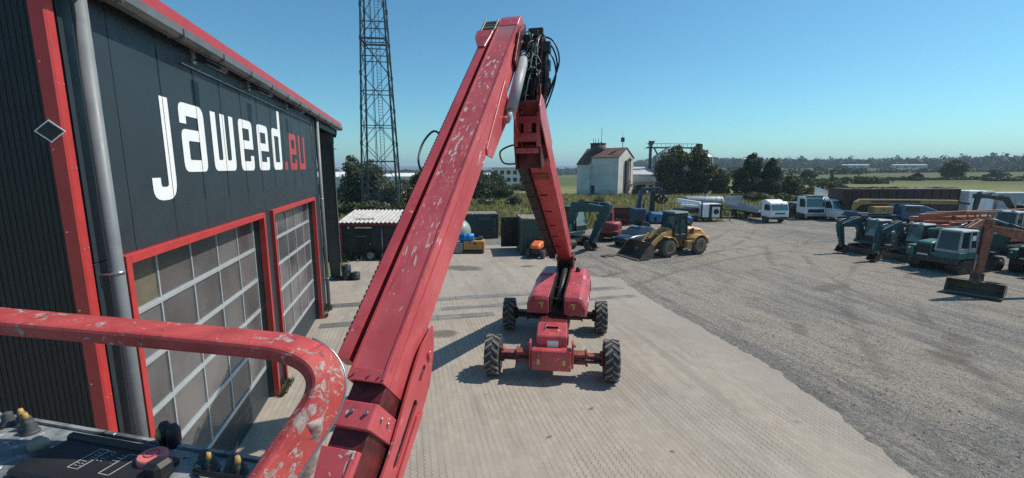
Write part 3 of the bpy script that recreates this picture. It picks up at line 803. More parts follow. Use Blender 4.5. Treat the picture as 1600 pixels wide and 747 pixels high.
def floodlight(y, label):
    t = thing('floodlight', label, 'floodlight', (WX, y, 7.62), 0, 'floodlights under the gutter of the hall')
    b = MB(); b.box((0.02, 0, 0.3), (0.04, 0.12, 0.22)); b.build('wall_bracket', M['galv'], t)
    b = MB(); b.bar((0.03, 0, 0.26), (0.34, 0, 0.2), 0.03, 0.03); b.bar((0.34, -0.17, 0.2), (0.34, 0.17, 0.2), 0.02, 0.03); b.build('arm', M['black'], t)
    b = MB(); b.box((0.38, 0, 0.16), (0.26, 0.3, 0.07), ry=0.45)
    for k in range(5): b.box((0.39, -0.12 + 0.06 * k, 0.215), (0.2, 0.012, 0.05), ry=0.45)
    h = b.build('lamp_housing', M['black'], t, bevel=0.006)
    b = MB(); b.box((0.365, 0, 0.122), (0.22, 0.26, 0.008), ry=0.45); b.build('lens', M['lamp'], h)
for y, l in ((9.2, 'black floodlight on the hall wall above the large white letter a'), (12.0, 'black floodlight under the gutter above the middle of the white lettering'), (15.4, 'black floodlight under the gutter above the red part of the lettering')): floodlight(y, l)

def lettering():
    r = 0.16
    e = lambda x: [[(x + .88, 6.44), (x + .23, 6.44), (x + .23, 6.16), (x + .66, 6.16), (x + .66, 6.29), (x + .88, 6.29), (x + .88, 5.95, r), (x, 5.95, r), (x, 7.09, r), (x + .88, 7.09, r)], [(x + .23, 6.63), (x + .66, 6.63), (x + .66, 6.9), (x + .23, 6.9)]]
    white = {
        'j': [[(7.91, 7.08), (8.15, 7.08), (8.15, 5.52, .3), (7.46, 5.52, .3), (7.46, 5.86), (7.69, 5.86), (7.69, 5.72, .06), (7.91, 5.72, .06)]],
        'a': [[(8.47, 6.74), (8.70, 6.74), (8.70, 6.87), (9.14, 6.87), (9.14, 6.65), (8.49, 6.65, r), (8.49, 5.94, r), (9.38, 5.94, r), (9.38, 7.08, .2), (8.47, 7.08, r)], [(8.72, 6.14, .04), (9.14, 6.14), (9.14, 6.46), (8.72, 6.46, .04)]],
        'w': [[(9.69, 7.07), (9.92, 7.07), (9.92, 6.16, .05), (10.13, 6.16, .05), (10.13, 7.07), (10.36, 7.07), (10.36, 6.16, .05), (10.58, 6.16, .05), (10.58, 7.07), (10.81, 7.07), (10.81, 5.95, r), (9.69, 5.95, r)]],
        'e': e(11.12), 'ee': e(12.36),
        'd': [[(14.26, 7.62), (14.49, 7.62), (14.49, 5.96, r), (13.6, 5.96, r), (13.6, 7.1, r), (14.26, 7.1)], [(13.83, 6.17), (14.26, 6.17), (14.26, 6.9), (13.83, 6.9)]]}
    red = {'dot': [[(14.79, 5.96), (15.07, 5.96), (15.07, 6.19), (14.79, 6.19)]], 'e': e(15.44),
           'u': [[(16.66, 7.1), (16.89, 7.1), (16.89, 6.17, .04), (17.34, 6.17), (17.34, 7.1), (17.57, 7.1), (17.57, 5.96), (16.66, 5.96, r)]]}
    t = thing('wall_lettering', 'huge white and red lettering across the anthracite wall above the doors', 'sign', (WX, 7.46, 5.5))
    for part, m, name in ((white, M['letterwhite'], 'letter'), (red, M['red'], 'letter')):
        for k, rings in part.items():
            b = MB(); place_flat(b, plate([round_poly(q, 5) for q in rings], 0.004), (WX + 0.005, 0, 0), (0, 1, 0), (0, 0, 1))
            b.build(name, m, t, W=True, fix=False)
    # panel joints showing through the film
    b = MB()
    for k in range(1, 11):
        y = 6.88 + 1.127 * k; b.box((WX + 0.0085, y, 6.6), (0.003, 0.012, 2.3))
    b.build('panel_joint', M['black'], t, W=True)
lettering()

def diamond():
    t = thing('diamond_placard', 'small black diamond placard with white border on the red corner trim', 'sign', (-3.69, 5.83, 6.39))
    b = MB(); b.prism([(-.14, 0), (0, -.12), (.14, 0), (0, .12)], (0, 0, 0), (1, 0, 0), (0, 0, 1), (0, -1, 0), 0.008); b.build('border', M['letterwhite'], t)
    b = MB(); b.prism([(-.122, 0), (0, -.104), (.122, 0), (0, .104)], (0, -.008, 0), (1, 0, 0), (0, 0, 1), (0, -1, 0), 0.003); b.build('face_panel', M['black'], t)
diamond()
# ------------------------------------------------------------------ the red articulated boom lift
def boom_lift():
    az = R(20.1); O = Vector((4.54, 13.33, 0))
    ca = Vector((-math.sin(az), -math.cos(az), 0)); cb = Vector((math.cos(az), -math.sin(az), 0)); Z = Vector((0, 0, 1))
    C = lambda a, b, z: O + ca * a + cb * b + Z * z
    t = thing('boom_lift', 'big red articulated boom lift with flaking paint standing on the paving', 'boom lift', O, -az)
    # local frame of the root: +x = right (cb), -y = towards the camera
    W = dict(parent=t, W=True)
    RD, DK = M['liftred'], M['liftred_dk']
    def hx(a0, a1, b0, b1, z0, z1, F=C, za=None):   # box in the (a,b,z) frame, za: top height at a0
        za = z1 if za is None else za
        return [F(a0, b0, z0), F(a1, b0, z0), F(a1, b1, z0), F(a0, b1, z0), F(a0, b0, za), F(a1, b0, z1), F(a1, b1, z1), F(a0, b1, za)]
    # chassis
    b = MB(); b.hexa(hx(-2.2, 1.25, -.46, .46, .42, .92)); b.hexa(hx(-.9, .8, -.5, .5, .5, .8)); b.build('chassis_frame', DK, bevel=0.02, **W)
    b = MB(); b.hexa(hx(1.22, 2.04, -.44, .44, .5, 1.27, za=1.42)); cb_ = b.build('front_box', RD, bevel=0.03, **W)
    p = MB(); p.hexa(hx(2.043, 2.05, -.12, .19, .92, 1.14)); p.build('plate_sticker', M['letterwhite'], cb_, W=True)
    p = MB(); p.box(C(1.7, -.22, 1.33), (.1, .07, .03), rz=-az); p.cyl(C(1.66, -.2, 1.33), C(1.66, -.2, 1.42), .025, n=8); p.build('tie_down_eye', M['steel'], cb_, W=True)
    p = MB(); p.hexa(hx(1.3, 1.62, -.2, .22, 1.405, 1.41, za=1.425)); p.build('service_lid', RD, cb_, bevel=.004, W=True)
    b = MB(); b.hexa(hx(2.04, 2.36, -.56, .56, .36, .96)); bu = b.build('bumper', RD, bevel=0.025, **W)
    p = MB()
    for s in (-1, 1):
        p.hexa(hx(1.98, 2.3, s * .60 - .03, s * .60 + .03, .42, 1.16)); p.cyl(C(2.14, s * .64 - .05, 1.06), C(2.14, s * .64 + .05, 1.06), .05, n=10)
    p.build('towing_lug', RD, bu, bevel=.015, W=True)
    p = MB()
    for s in (-1, 1): p.hexa(hx(2.361, 2.366, s * .36 - .035, s * .36 + .035, .55, .7))
    p.build('small_sticker', M['yellow'], bu, W=True)
    # axles
    for a, m in ((1.89, M['liftrust']), (-1.89, DK)):
        x = MB(); x.hexa(hx(a - .17, a + .17, -1.0, 1.0, .46, .76)); x.hexa(hx(a - .13, a + .13, -1.48, 1.48, .49, .72))
        for s in (-1, 1):
            x.hexa(hx(a - .2, a + .2, s * 1.0 - .03, s * 1.0 + .03, .42, .8)); x.cyl(C(a, s * 1.44, .4), C(a, s * 1.44, .82), .07, n=12)
        ax = x.build('axle', m, bevel=.012, **W)
        y = MB()
        for s in (-1, 1): y.cyl(C(a + .22, s * .3, .62), C(a + .22, s * 1.42, .62), .035, n=8)
        y.build_each('steering_rod', M['black'], ax, W=True)
    for a in (1.89, -1.89):
        for s in (-1, 1):
            wheel(t, (s * 1.70, -a, .58), .58, .42, M['liftrust'] if a > 0 else M['dkmetal'], 'x', lugs=15, out=s, n=30)
    # turret: hoods either side of a dark slot
    ta_ = R(26); T0 = Vector((4.87, 14.02, 0)); ta = Vector((-math.sin(ta_), -math.cos(ta_), 0)); tb = Vector((math.cos(ta_), -math.sin(ta_), 0))
    T = lambda a, b, z: T0 + ta * a + tb * b + Z * z
    b = MB(); b.cyl(T(-1.0, 0, .82), T(-1.0, 0, 1.02), .85, n=28); b.build('slew_ring', M['black'], **W)
    for s in (-1, 1):
        secs = []
        for a, zt, bo in ((.08, 1.50, 1.0), (0, 1.62, 1.04), (-.35, 1.70, 1.05), (-1.75, 1.88, 1.05), (-1.95, 1.97, 1.05), (-2.9, 2.04, 1.0), (-3.1, 1.9, .94)):
            secs.append([T(a, s * .27, 1.0), T(a, s * bo, 1.0), T(a, s * bo, zt - .30), T(a, s * (bo - .16), zt - .05), T(a, s * (bo - .27), zt), T(a, s * .27, zt)])
        h = MB(); h.loft(secs); hd = h.build('engine_hood', RD, bevel=.02, **W)
        p = MB(); p.hexa(hx(-1.83, -1.79, s * .27, s * 1.056, 1.05, 1.6, F=T)); p.build('hood_seam', M['black'], hd, W=True)
        p = MB(); p.hexa(hx(.085, .09, s * .55 - .06, s * .55 + .1, 1.36, 1.42, F=T)); p.hexa(hx(.085, .09, s * .55 + .02, s * .55 + .08, 1.2, 1.36, F=T)); p.build('warning_sticker', M['yellow'], hd, W=True)
        p = MB()
        for a in (-.5, -1.4, -2.5): p.hexa(hx(a - .07, a + .07, s * 1.045 - .012, s * 1.045 + .012, 1.2, 1.28, F=T))
        p.build('hood_latch', M['black'], hd, W=True)
        p = MB()
        for k in range(5): p.hexa(hx(-2.75, -2.15, s * 1.02 - .03, s * 1.02 + .03, 1.3 + .06 * k, 1.325 + .06 * k, F=T))
        p.build('louvre', M['black'], hd, W=True)
        p = MB(); p.hexa(hx(-.9, -.3, s * 1.052 - .004, s * 1.052 + .004, 1.34, 1.42, F=T)); p.build('side_sticker', M['letterwhite'], hd, W=True)
        if s > 0:
            p = MB(); p.lathe([(.03, 0), (.1, .02), (.09, .12), (.02, .2)], T(-2.35, .55, 2.0), 'z', 10); p.build('exhaust_cap', M['black'], hd, W=True)
            p = MB()
            for i in range(3):
                for j in range(2): p.box(T(-.6 - .2 * i, .5 + .1 * j, 1.73 + i * .026), (.05, .03, .01), rz=-ta_)
            p.build('hood_vent', M['black'], hd, W=True)
        else:
            p = MB(); p.hexa([T(-2.0, -.30, 1.963), T(-2.9, -.30, 2.031), T(-2.9, -.6, 2.031), T(-2.0, -.6, 1.963), T(-2.0, -.30, 1.973), T(-2.9, -.30, 2.041), T(-2.9, -.6, 2.041), T(-2.0, -.6, 1.973)]); p.build('boom_shadow_panel', M['glass'], hd, W=True)  # dark panel stands in for the boom's shadow on the left hood
    b = MB()
    for s in (-1, 1): b.hexa(hx(-.02, -3.2, s * .24 - .015, s * .24 + .015, 1.0, 2.2, F=T, za=1.6))
    b.hexa(hx(-.45, -.52, -.22, .22, 1.35, 1.42, F=T)); b.hexa(hx(-1.3, -1.36, -.22, .22, 1.5, 1.6, F=T)); b.hexa(hx(-.1, -3.1, -.22, .22, 1.0, 1.05, F=T)); b.hexa(hx(-2.2, -3.1, -.22, .22, 1.05, 1.75, F=T)); b.hexa(hx(-1.5, -2.2, -.16, .16, 1.05, 1.5, F=T)); b.cyl(T(-.7, 0, 1.25), T(-3.0, 0, 2.1), .13, n=14); b.hexa(hx(-3.0, -3.3, -.24, .24, 1.05, 2.3, F=T))
    b.build('turret_frame', M['black'], bevel=.006, **W)
    b = MB(); b.hexa(hx(-2.7, -3.35, -.33, -.25, 1.0, 2.55, F=T)); b.hexa(hx(-2.7, -3.35, .25, .33, 1.0, 2.55, F=T)); b.cyl(T(-3.1, -.4, 2.35), T(-3.1, .4, 2.35), .09, n=12)
    b.build('boom_foot', DK, bevel=.02, **W)
    # lower boom
    la, le = R(26.5), R(31)
    L0 = Vector((3.86, 12.19, 5.33)); ld = Vector((math.sin(la) * math.cos(le), math.cos(la) * math.cos(le), -math.sin(le)))
    ln_ = Vector((math.cos(la), -math.sin(la), 0)); lu = ln_.cross(ld).normalized()
    if lu.z < 0: lu = -lu
    LB = lambda s, b, v: L0 + ld * s + ln_ * b + lu * v
    hw = .275
    b = MB()
    prof = lambda s, w, h: [LB(s, -w, .02), LB(s, -w + .03, 0), LB(s, w - .03, 0), LB(s, w, .02), LB(s, w, h), LB(s, -w, h)]
    b.loft([prof(-1.75, hw, .62), prof(2.0, hw, .66), prof(5.9, hw * .93, .60)])
    lb = b.build('lower_boom', M['boomside'], **W)
    p = MB()
    for s in (.15, 1.25, 2.35, 3.3, 4.3): p.hexa([LB(s, -.2, -.006), LB(s + .1, -.2, -.006), LB(s + .1, .02, -.006), LB(s, .02, -.006), LB(s, -.2, .01), LB(s + .1, -.2, .01), LB(s + .1, .02, .01), LB(s, .02, .01)])
    p.build('slot', M['black'], lb, W=True)
    p = MB(); p.hexa([LB(-1.05, -.22, -.03), LB(-.75, -.22, -.03), LB(-.75, .22, -.03), LB(-1.05, .22, -.03), LB(-1.05, -.22, 0), LB(-.75, -.22, 0), LB(-.75, .22, 0), LB(-1.05, .22, 0)]); p.build('wear_plate', M['liftrust'], lb, bevel=.01, W=True)
    p = MB(); p.loft([[LB(s, -hw - .25, -.16), LB(s, -hw - .02, -.16), LB(s, -hw - .02, .22), LB(s, -hw - .25, .22)] for s in (-1.9, 5.3)])
    for k in range(9): p.hexa([LB(-1.6 + k * .8 + i, -hw - .26 + j, -.17 + v) for v in (0, .4) for i, j in ((0, 0), (.06, 0), (.06, .25), (0, .25))])
    p.build('energy_chain', M['black'], lb, W=True)
    p = MB()
    for sg in (-1, 1): p.prism([(-1.5, .0), (-3.3, .06), (-3.55, .2), (-3.5, .55), (-3.2, .66), (-1.5, .64)], LB(0, sg * (hw + .004) - (.03 if sg < 0 else 0), 0), ld, lu, ln_, .03)
    p.build('end_cheek', M['boomside'], lb, bevel=.008, W=True)
    p = MB(); p.hexa([LB(s_, -.26 + bb, v) for v in (.5, .55) for s_, bb in ((-3.3, 0), (-1.7, 0), (-1.7, .52), (-3.3, .52))]); p.hexa([LB(s_, -.26 + bb, v) for v in (.05, .1) for s_, bb in ((-2.3, 0), (-1.7, 0), (-1.7, .52), (-2.3, .52))]); p.build('end_web', DK, lb, W=True)
    p = MB(); p.hexa([LB(s_, hw + .003 + bb, v) for v in (.0, .05) for s_, bb in ((-1.7, 0), (5.8, 0), (5.8, .015), (-1.7, .015))]); p.build('weld_lip', M['boomside'], lb, W=True)
    # knuckle: upright link plates with hydraulics
    K0 = Vector((2.92, 10.55, 0)); kd = Vector((-math.sin(la), -math.cos(la), 0))
    K = lambda a, b, z: K0 + kd * a + ln_ * b + Z * z
    b = MB()
    for s in (-1, 1):
        pl = [(-.45, 6.15), (.15, 5.95), (.34, 6.5), (.30, 8.0), (.2, 8.95), (-.15, 9.1), (-.4, 8.6), (-.5, 7.2)]
        b.prism(pl, K0 + ln_ * (s * .30 - .02), kd, Z, ln_, .04)
    b.hexa([K(x, y, z) for z in (6.0, 8.2) for x, y in ((-.3, -.28), (.02, -.28), (.02, .28), (-.3, .28))]); b.build('knuckle_plate', DK, bevel=.012, **W)
    b = MB()
    for z, a, h, d in ((6.35, .36, .12, .1), (6.62, .33, .2, .16), (7.05, .30, .16, .12), (7.5, .25, .1, .1)): b.hexa([K(a + x, y, z + zz) for zz in (0, h) for x, y in ((-d, -.27), (0, -.27), (0, .27), (-d, .27))])
    b.hexa([K(.2 + x, y, z) for z in (6.75, 7.15) for x, y in ((-.1, -.1), (.1, -.1), (.1, .1), (-.1, .1))])
    for s in (-1, 1): b.hexa([K(.38 + x, s * .27 + y, z) for z in (6.5, 7.9) for x, y in ((-.07, -.05), (.0, -.05), (.0, .05), (-.07, .05))])
    b.build('knuckle_crossbar', RD, bevel=.01, **W)
    b = MB(); b.hexa([K(x, y, z) for z in (7.5, 9.05) for x, y in ((-.2, -.3), (.16, -.3), (.16, .34), (-.2, .34))])
    for z, y, w in ((7.8, -.1, .12), (8.15, .1, .1), (8.5, -.05, .14), (8.9, .05, .16), (9.05, .16, .12)): b.box(K(.14, y, z), (w, .14, .13), rz=-la)
    b.box(K(-.05, .1, 9.15), (.3, .16, .14), rz=-la); b.box(K(.05, .26, 9.1), (.1, .1, .2), rz=-la); vb = b.build('valve_block', M['black'], bevel=.012, **W)
    p = MB(); p.box(K(.2, .16, 8.72), (.14, .05, .24), rz=-la); p.build('junction_box', M['tank_pale'], vb, bevel=.008, W=True)
    rnd = random.Random(7); hs = MB(); hl = MB()
    for k in range(46):
        z0, z1 = rnd.uniform(7.2, 8.6), rnd.uniform(7.9, 9.1); y0, y1 = rnd.uniform(-.28, .3), rnd.uniform(-.28, .34); a0 = rnd.uniform(.14, .3)
        a0 += .08; P = [K(a0, y0, z0), K(a0 + .12, y0 * .6 + y1 * .4 + rnd.uniform(-.1, .1), z0 * .6 + z1 * .4 - .12), K(a0 + .1, y0 * .3 + y1 * .7, z0 * .3 + z1 * .7 + .1), K(a0 - .06, y1, z1)]
        (hl if k % 5 == 0 else hs).tube(smooth_path(P, 4), .016 if k % 5 else .011, 6)
    for k, (r0, dz) in enumerate(((.36, 0), (.30, -.12), (.27, -.3))):
        P = [K(.0, .22, 9.05 + dz), K(.02, .36 + r0 * .5, 8.9 + dz), K(.05, .40 + r0 * .8, 8.45 + dz), K(.05, .36 + r0 * .4, 7.9 + dz), K(.1, .30, 7.5 + dz)]
        hs.tube(smooth_path(P, 5), .02, 7)
    for k in range(14): hs.tube(smooth_path([K(.05 + .02 * (k % 4), .34 + .018 * (k % 5), 9.0 - .05 * k), K(.22, .40 + .014 * (k % 6), 8.4 - .05 * k), K(.26, .38, 7.7), K(.2, .3, 7.0 + .06 * k)], 4), .02, 6)
    for z, y, w in ((8.75, .40, .18), (8.35, .42, .14), (7.95, .40, .2)): vbx = hs.box(K(.1, y, z), (w, .2, .22), rz=-la)
    for k in range(5): hs.tube(smooth_path([K(.1, .3 + .02 * k, 8.9), K(.2, .33 + .015 * k, 8.0), K(.24, .33, 7.3), K(.2, .3, 6.9)], 4), .017, 6)
    hs.tube(smooth_path([LB(-1.9, -hw - .1, .1), LB(-2.3, -hw - .2, .05), LB(-2.25, -hw - .55, -.1), LB(-1.8, -hw - .55, -.15), LB(-1.7, -hw - .2, -.1)], 5), .022, 7)
    hs.build('hydraulic_hose', M['hosemat'], **W); hl.build('pale_hose', M['galv'], **W)
    # upper boom: square tube sloping down to the camera
    ph = R(28); UA, UB = Vector((2.45, 10.64, 9.41)), Vector((-.57, 4.96, 3.58))
    ux = (UB - UA).normalized(); un = Vector((math.cos(ph), -math.sin(ph), 0)); uv = ux.cross(un)
    if uv.z > 0: uv = -uv
    U = lambda s, b, v: UA + ux * s + un * b + uv * v
    h = .232; E = 8.62
    b = MB()
    q = lambda s, hh=h, v0=0, v1=.62: [U(s, -hh, v0), U(s, hh, v0), U(s, hh, v1), U(s, -hh, v1)]
    b.loft([q(.0), q(E)], caps=False)
    ub = b.build('upper_boom', M['boomtop'], fix=True, **W)
    at = ub.data.attributes.new('sbv', 'FLOAT_VECTOR', 'POINT'); wm_ = wmat(ub); vals = []
    for v_ in ub.data.vertices: d_ = wm_ @ v_.co - UA; vals += [d_.dot(ux), d_.dot(un), d_.dot(uv)]
    at.data.foreach_set('vector', vals)
    p = MB()
    for s0, s1 in ((0.3, E),):
        for sg in (-1, 1): p.hexa([U(s, sg * (h - .012) + bb, v) for v in (-.014, .006) for s, bb in ((s0, -.016), (s1, -.016), (s1, .016), (s0, .016))])
        p.hexa([U(s, h + bb, v) for v in (.17, .19) for s, bb in ((s0, 0), (s1, 0), (s1, .012), (s0, .012))])
    p.build('weld_seam', M['boomside'], ub, W=True)
    p = MB(); p.loft([[U(s, -h - .008, v0), U(s, h + .008, v0), U(s, h + .008, .62), U(s, -h - .008, .62)] for s, v0 in ((-.26, .12), (-.18, .02), (.02, -.02), (.3, -.012))]); p.build('end_cap', M['liftred'], ub, bevel=.012, W=True)
    p = MB(); p.prism([(2.1, .28), (4.0, .5), (4.05, .62), (3.85, .86), (3.3, .9), (2.6, .98), (2.2, .8)], UA + un * (h + .002), ux, uv, un, .03); p.cyl(U(2.75, h, .78), U(2.75, h + .12, .78), .08, n=14); p.build('pivot_bracket', M['boomside'], ub, bevel=.006, W=True)
    p = MB(); p.cyl(U(.7, h + .16, .5), U(2.5, h + .16, .72), .12, n=18); p.cyl(U(2.5, h + .16, .72), U(2.8, h + .12, .78), .06, n=12); p.build('hydraulic_cylinder', M['greymatte'], ub, W=True)
    p = MB(); p.prism([(-.15, .2), (.5, .05), (1.3, .3), (1.2, .9), (.2, .8)], UA + un * (h + .04), ux, uv, un, .05); p.build('link_plate', DK, ub, bevel=.01, W=True)
    # rail with hose track along its left side, and the box at its top
    p = MB(); p.loft([[U(s, -.50, .03), U(s, -.355, .03), U(s, -.355, .26), U(s, -.50, .26)] for s in (.55, 8.4)])
    rl = p.build('hose_rail', M['boomside'], **W)
    c = MB(); c.hexa([U(s, bb, v) for v in (.20, .23) for s, bb in ((.6, -.354), (8.4, -.354), (8.4, -.234), (.6, -.234))]); c.build('gap_shade_plate', M['black'], rl, W=True)  # black plate added to deepen the shade in the gap beside the boom
    c = MB(); c.loft([[U(s, -.56, .10), U(s, -.502, .10), U(s, -.502, .30), U(s, -.56, .30)] for s in (.9, 8.35)])
    for k in range(90): c.hexa([U(1.0 + k * .08 + i, -.566 + j, v) for v in (.092, .306) for i, j in ((0, 0), (.045, 0), (.045, .06), (0, .06))])
    c.build('energy_chain', M['black'], rl, W=True)
    c = MB(); c.loft([[U(s, -.43 - w, v0), U(s, -.43 + w2, v0), U(s, -.43 + w2, .3), U(s, -.43 - w, .3)] for s, w, w2, v0 in ((1.15, .08, .08, .0), (.75, .24, .13, -.02), (.45, .26, .14, -.02))])
    c.build('rail_head_box', M['liftred'], rl, bevel=.012, W=True)
    c = MB()
    for bb in (-.60, -.29): c.hexa([U(s, -.0 + bb + j, v) for v in (-.02, .26) for s, j in ((-.05, -.02), (.46, -.02), (.46, .02), (-.05, .02))])
    for s in (.0, .26): c.hexa([U(s + i, -.58 + j, v) for v in (.0, .05) for i, j in ((0, 0), (.06, 0), (.06, .28), (0, .28))])
    c.hexa([U(s, bb, v) for v in (.12, .2) for s, bb in ((.0, -.58), (.44, -.58), (.44, -.3), (.0, -.3))])
    c.build('pulley_frame', M['pulley'], rl, bevel=.006, W=True)
    c = MB()
    for k in range(4): c.cyl(U(.15, -.55 + .07 * k, .06), U(.15, -.52 + .07 * k, .06), .07, n=12)
    c.build('pulley', M['black'], rl, W=True)
    c = MB(); c.tube(smooth_path([U(4.0, -.53, .2), U(3.9, -.72, .15), U(4.15, -.86, .2), U(4.55, -.84, .25), U(4.85, -.68, .25), U(4.9, -.54, .22)], 5), .02, 8)
    c.build('hose_loop', M['hosemat'], rl, W=True)
    # mouth of the outer tube and the telescope sections inside it
    p = MB()
    for b0, b1, v0, v1 in ((-h - .003, h + .003, -.004, .03), (-h - .003, -h + .025, .03, .66), (h - .025, h + .003, .03, .72)):
        p.hexa([U(s, bb, v) for v in (v0, v1) for s, bb in ((E - .12, b0), (E + .03, b0), (E + .03, b1), (E - .12, b1))])
    p.build('tube_mouth', M['boomside'], bevel=.006, **W)
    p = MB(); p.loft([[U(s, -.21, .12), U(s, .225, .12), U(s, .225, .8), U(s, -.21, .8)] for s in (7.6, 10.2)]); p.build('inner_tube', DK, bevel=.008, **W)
    p = MB(); p.loft([[U(s, -.235, .03), U(s, .235, .03), U(s, .26, .06), U(s, .26, .80), U(s, -.235, .60)] for s in (8.87, 9.15)])
    co = p.build('telescope_collar', M['boomside'], bevel=.01, **W)
    p = MB()
    for s, bb, v, w in ((8.98, -.02, .03, 0), (8.98, .16, .03, 0), (8.98, .252, .2, 1), (8.98, .252, .38, 1)):
        d = un * .03 if w else uv * -.03
        p.cyl(U(s, bb, v), U(s, bb, v) + d, .022, n=8)
    for bb in (-.15, .05, .18):
        p.cyl(U(E - .06, bb, -.02), U(E - .06, bb, -.035), .014, n=8)
    p.build('bolt', M['steel'], co, W=True)
    p = MB(); p.loft([[U(s, -.24, .06), U(s, .2, .06), U(s, .22, .08), U(s, .22, .85), U(s, -.24, .58)] for s in (9.36, 11.4)])
    p.hexa([U(s, bb, v) for v in (.04, .062) for s, bb in ((9.36, .16), (11.4, .16), (11.4, .19), (9.36, .19))])
    p.build('middle_tube', M['boomred'], bevel=.006, **W)
    # tall side plate with long slots, right of the mouth
    slot = lambda s0, s1, v, r: [(s0 + r * math.cos(a), v + r * math.sin(a)) for a in [R(90 + 20 * k) for k in range(10)]] + [(s1 + r * math.cos(a), v + r * math.sin(a)) for a in [R(-90 + 20 * k) for k in range(10)]]
    outer = round_poly([(7.6, .58), (8.0, .46, .1), (8.6, .50, .2), (9.2, .58, .1), (11.6, .5), (11.6, 1.05), (8.9, 1.10, .3), (8.2, 1.06, .2), (7.75, .78, .1)], 5)
    b = MB(); place_flat(b, plate([outer, slot(8.6, 9.3, .80, .06), slot(9.6, 10.6, .76, .07), slot(8.15, 8.3, .72, .045)], .03), UA + un * .30, ux, uv)
    b.build('side_plate', M['boomside'], fix=False, **W)
    b = MB(); place_flat(b, plate([round_poly([(8.7, .93), (11.6, .89), (11.6, 1.03), (8.6, 1.05)], 3)], .02), UA + un * .335, ux, uv); b.cyl(U(7.95, .3, .74), U(7.95, .35, .74), .06, n=14); b.cyl(U(9.5, .25, .7), U(9.5, .29, .7), .08, n=16)
    b.build_each('side_plate_rib', M['boomside'], fix=True, **W)
    b = MB(); b.hexa([U(s, bb, v) for v in (.62, 1.0) for s, bb in ((8.2, .265), (11.5, .265), (11.5, .28), (8.2, .28))]); b.build('slot_shade_strip', M['black'], **W)  # black strip added behind the slots so their openings look dark
    # end of the telescope and the jib to the platform
    J0 = U(11.35, 0, .33); b = MB(); b.bar(J0, (-.55, 1.75, 4.15), .3, .3); b.cyl(J0 - un * .3, J0 + un * .3, .16, n=16); b.build('jib', M['boomside'], bevel=.01, **W)
    # platform round the camera: frame axis along the boom
    pa = R(26.3); px = Vector((math.cos(pa), -math.sin(pa), 0)); py = Vector((math.sin(pa), math.cos(pa), 0))
    F0 = Vector((-.072, .692, 0))       # front right corner of the guard rail
    F = lambda a, b, z: F0 - px * a - py * b + Z * z
    b = MB(); b.hexa([F(a, bb, z) for z in (4.5, 4.56) for a, bb in ((0, .05), (1.9, .05), (1.9, 1.1), (0, 1.1))]); b.bar(F(.6, -.1, 4.15), F(.6, .6, 4.45), .4, .3); b.build('platform_floor', M['dkmetal'], **W)
    RZ = 5.712
    rp = [Vector(p) for p in ((-1.55, 1.19, 5.80), (-.8295, .9253, 5.7628), (-.6643, .8743, 5.7514), (-.3992, .7936, 5.7340), (-.2450, .7453, 5.7235), (-.1941, .7274, 5.7185), (-.1589, .7121, 5.7076), (-.1399, .6996, 5.6899), (-.1331, .6843, 5.6701), (-.1397, .6664, 5.6469), (-.1567, .6459, 5.6243), (-.1783, .6209, 5.5998), (-.1996, .5905, 5.5745), (-.2231, .5497, 5.5458), (-.262, .47, 5.50), (-.30, .38, 5.45), (-.32, .30, 5.40), (-.33, .26, 5.25), (-.33, .25, 4.56))]
    fl = smooth_path(rp, 4); b = MB(); b.rect_path(fl[:25], .060, .025, .006); b.build('guard_rail', M['railred'], **W)
    b = MB(); b.rect_path(fl, .060, .025, .006); fr = b.frames; b = MB(); sub_ = fl[24:]
    b.loft([[p + s1 * x + n1 * y for x, y in ((-.024, -.0125), (.024, -.0125), (.0282, -.0107), (.030, -.0065), (.030, .0065), (.0282, .0107), (.024, .0125), (-.024, .0125), (-.0282, .0107), (-.030, .0065), (-.030, -.0065), (-.0282, -.0107))] for p, s1, n1 in fr[24:]]); b.build('rail_bend', M['railbend'], **W)
    b = MB(); b.tube(smooth_path([(-.150, .655, 5.640), (-.1535, .657, 5.61), (-.160, .657, 5.58), (-.171, .652, 5.54), (-.18, .645, 5.48), (-.185, .64, 5.2), (-.185, .64, 4.56)], 3), .021, 14, flat=.8, sq=.6); b.build('corner_post', M['railbare'], **W)
    sg_ = 1 if fr[36][1].dot(Vector((.974, -.228, 0))) > 0 else -1
    b = MB(); b.tube([p + s1 * sg_ * .0275 + n1 * .0112 * (1 if n1.z > 0 else -1) for p, s1, n1 in fr[22:56]], .0022, 6); b.build('worn_edge', M['steel'], **W)
    b = MB(); b.tube([(-1.55, 1.19, 5.80), (-1.57, 1.19, 5.2), (-1.57, 1.19, 4.56)], .022, 10); b.tube([(-1.55, 1.19, 5.80), (-1.9, .6, 5.78), (-2.0, .3, 5.6), (-2.0, .25, 4.56)], .022, 10); b.build('rail_post', M['railred'], **W)
    b = MB(); b.tube([(-1.56, 1.19, 5.15), (-.2, .66, 5.12)], .02, 10); b.build('middle_rail', M['railred'], **W)
    # control console
    e0 = Vector((-.751, .954, 5.55)); eu = Vector((.897, -.442, 0)); ev = Vector((-.442, -.897, 0))
    Q = lambda u, v, z: e0 + eu * u + ev * v + Z * z
    hq = lambda u0, u1, v0, v1, z0, z1: [Q(u, v, z) for z in (z0, z1) for u, v in ((u0, v0), (u1, v0), (u1, v1), (u0, v1))]
    b = MB(); b.hexa(hq(-.5, .63, .004, .36, -.16, 0)); cn = b.build('control_console', M['console'], bevel=.006, **W)
    p = MB(); p.hexa(hq(-.5, .63, .0, .007, -.02, .004)); p.build('console_lip', M['console'], cn, W=True)
    p = MB(); p.hexa(hq(.235, .46, .036, .12, 0, .012)); p.hexa(hq(.23, .43, .028, .042, 0, .018)); dp = p.build('display_panel', M['black'], cn, bevel=.004, W=True)
    p = MB()
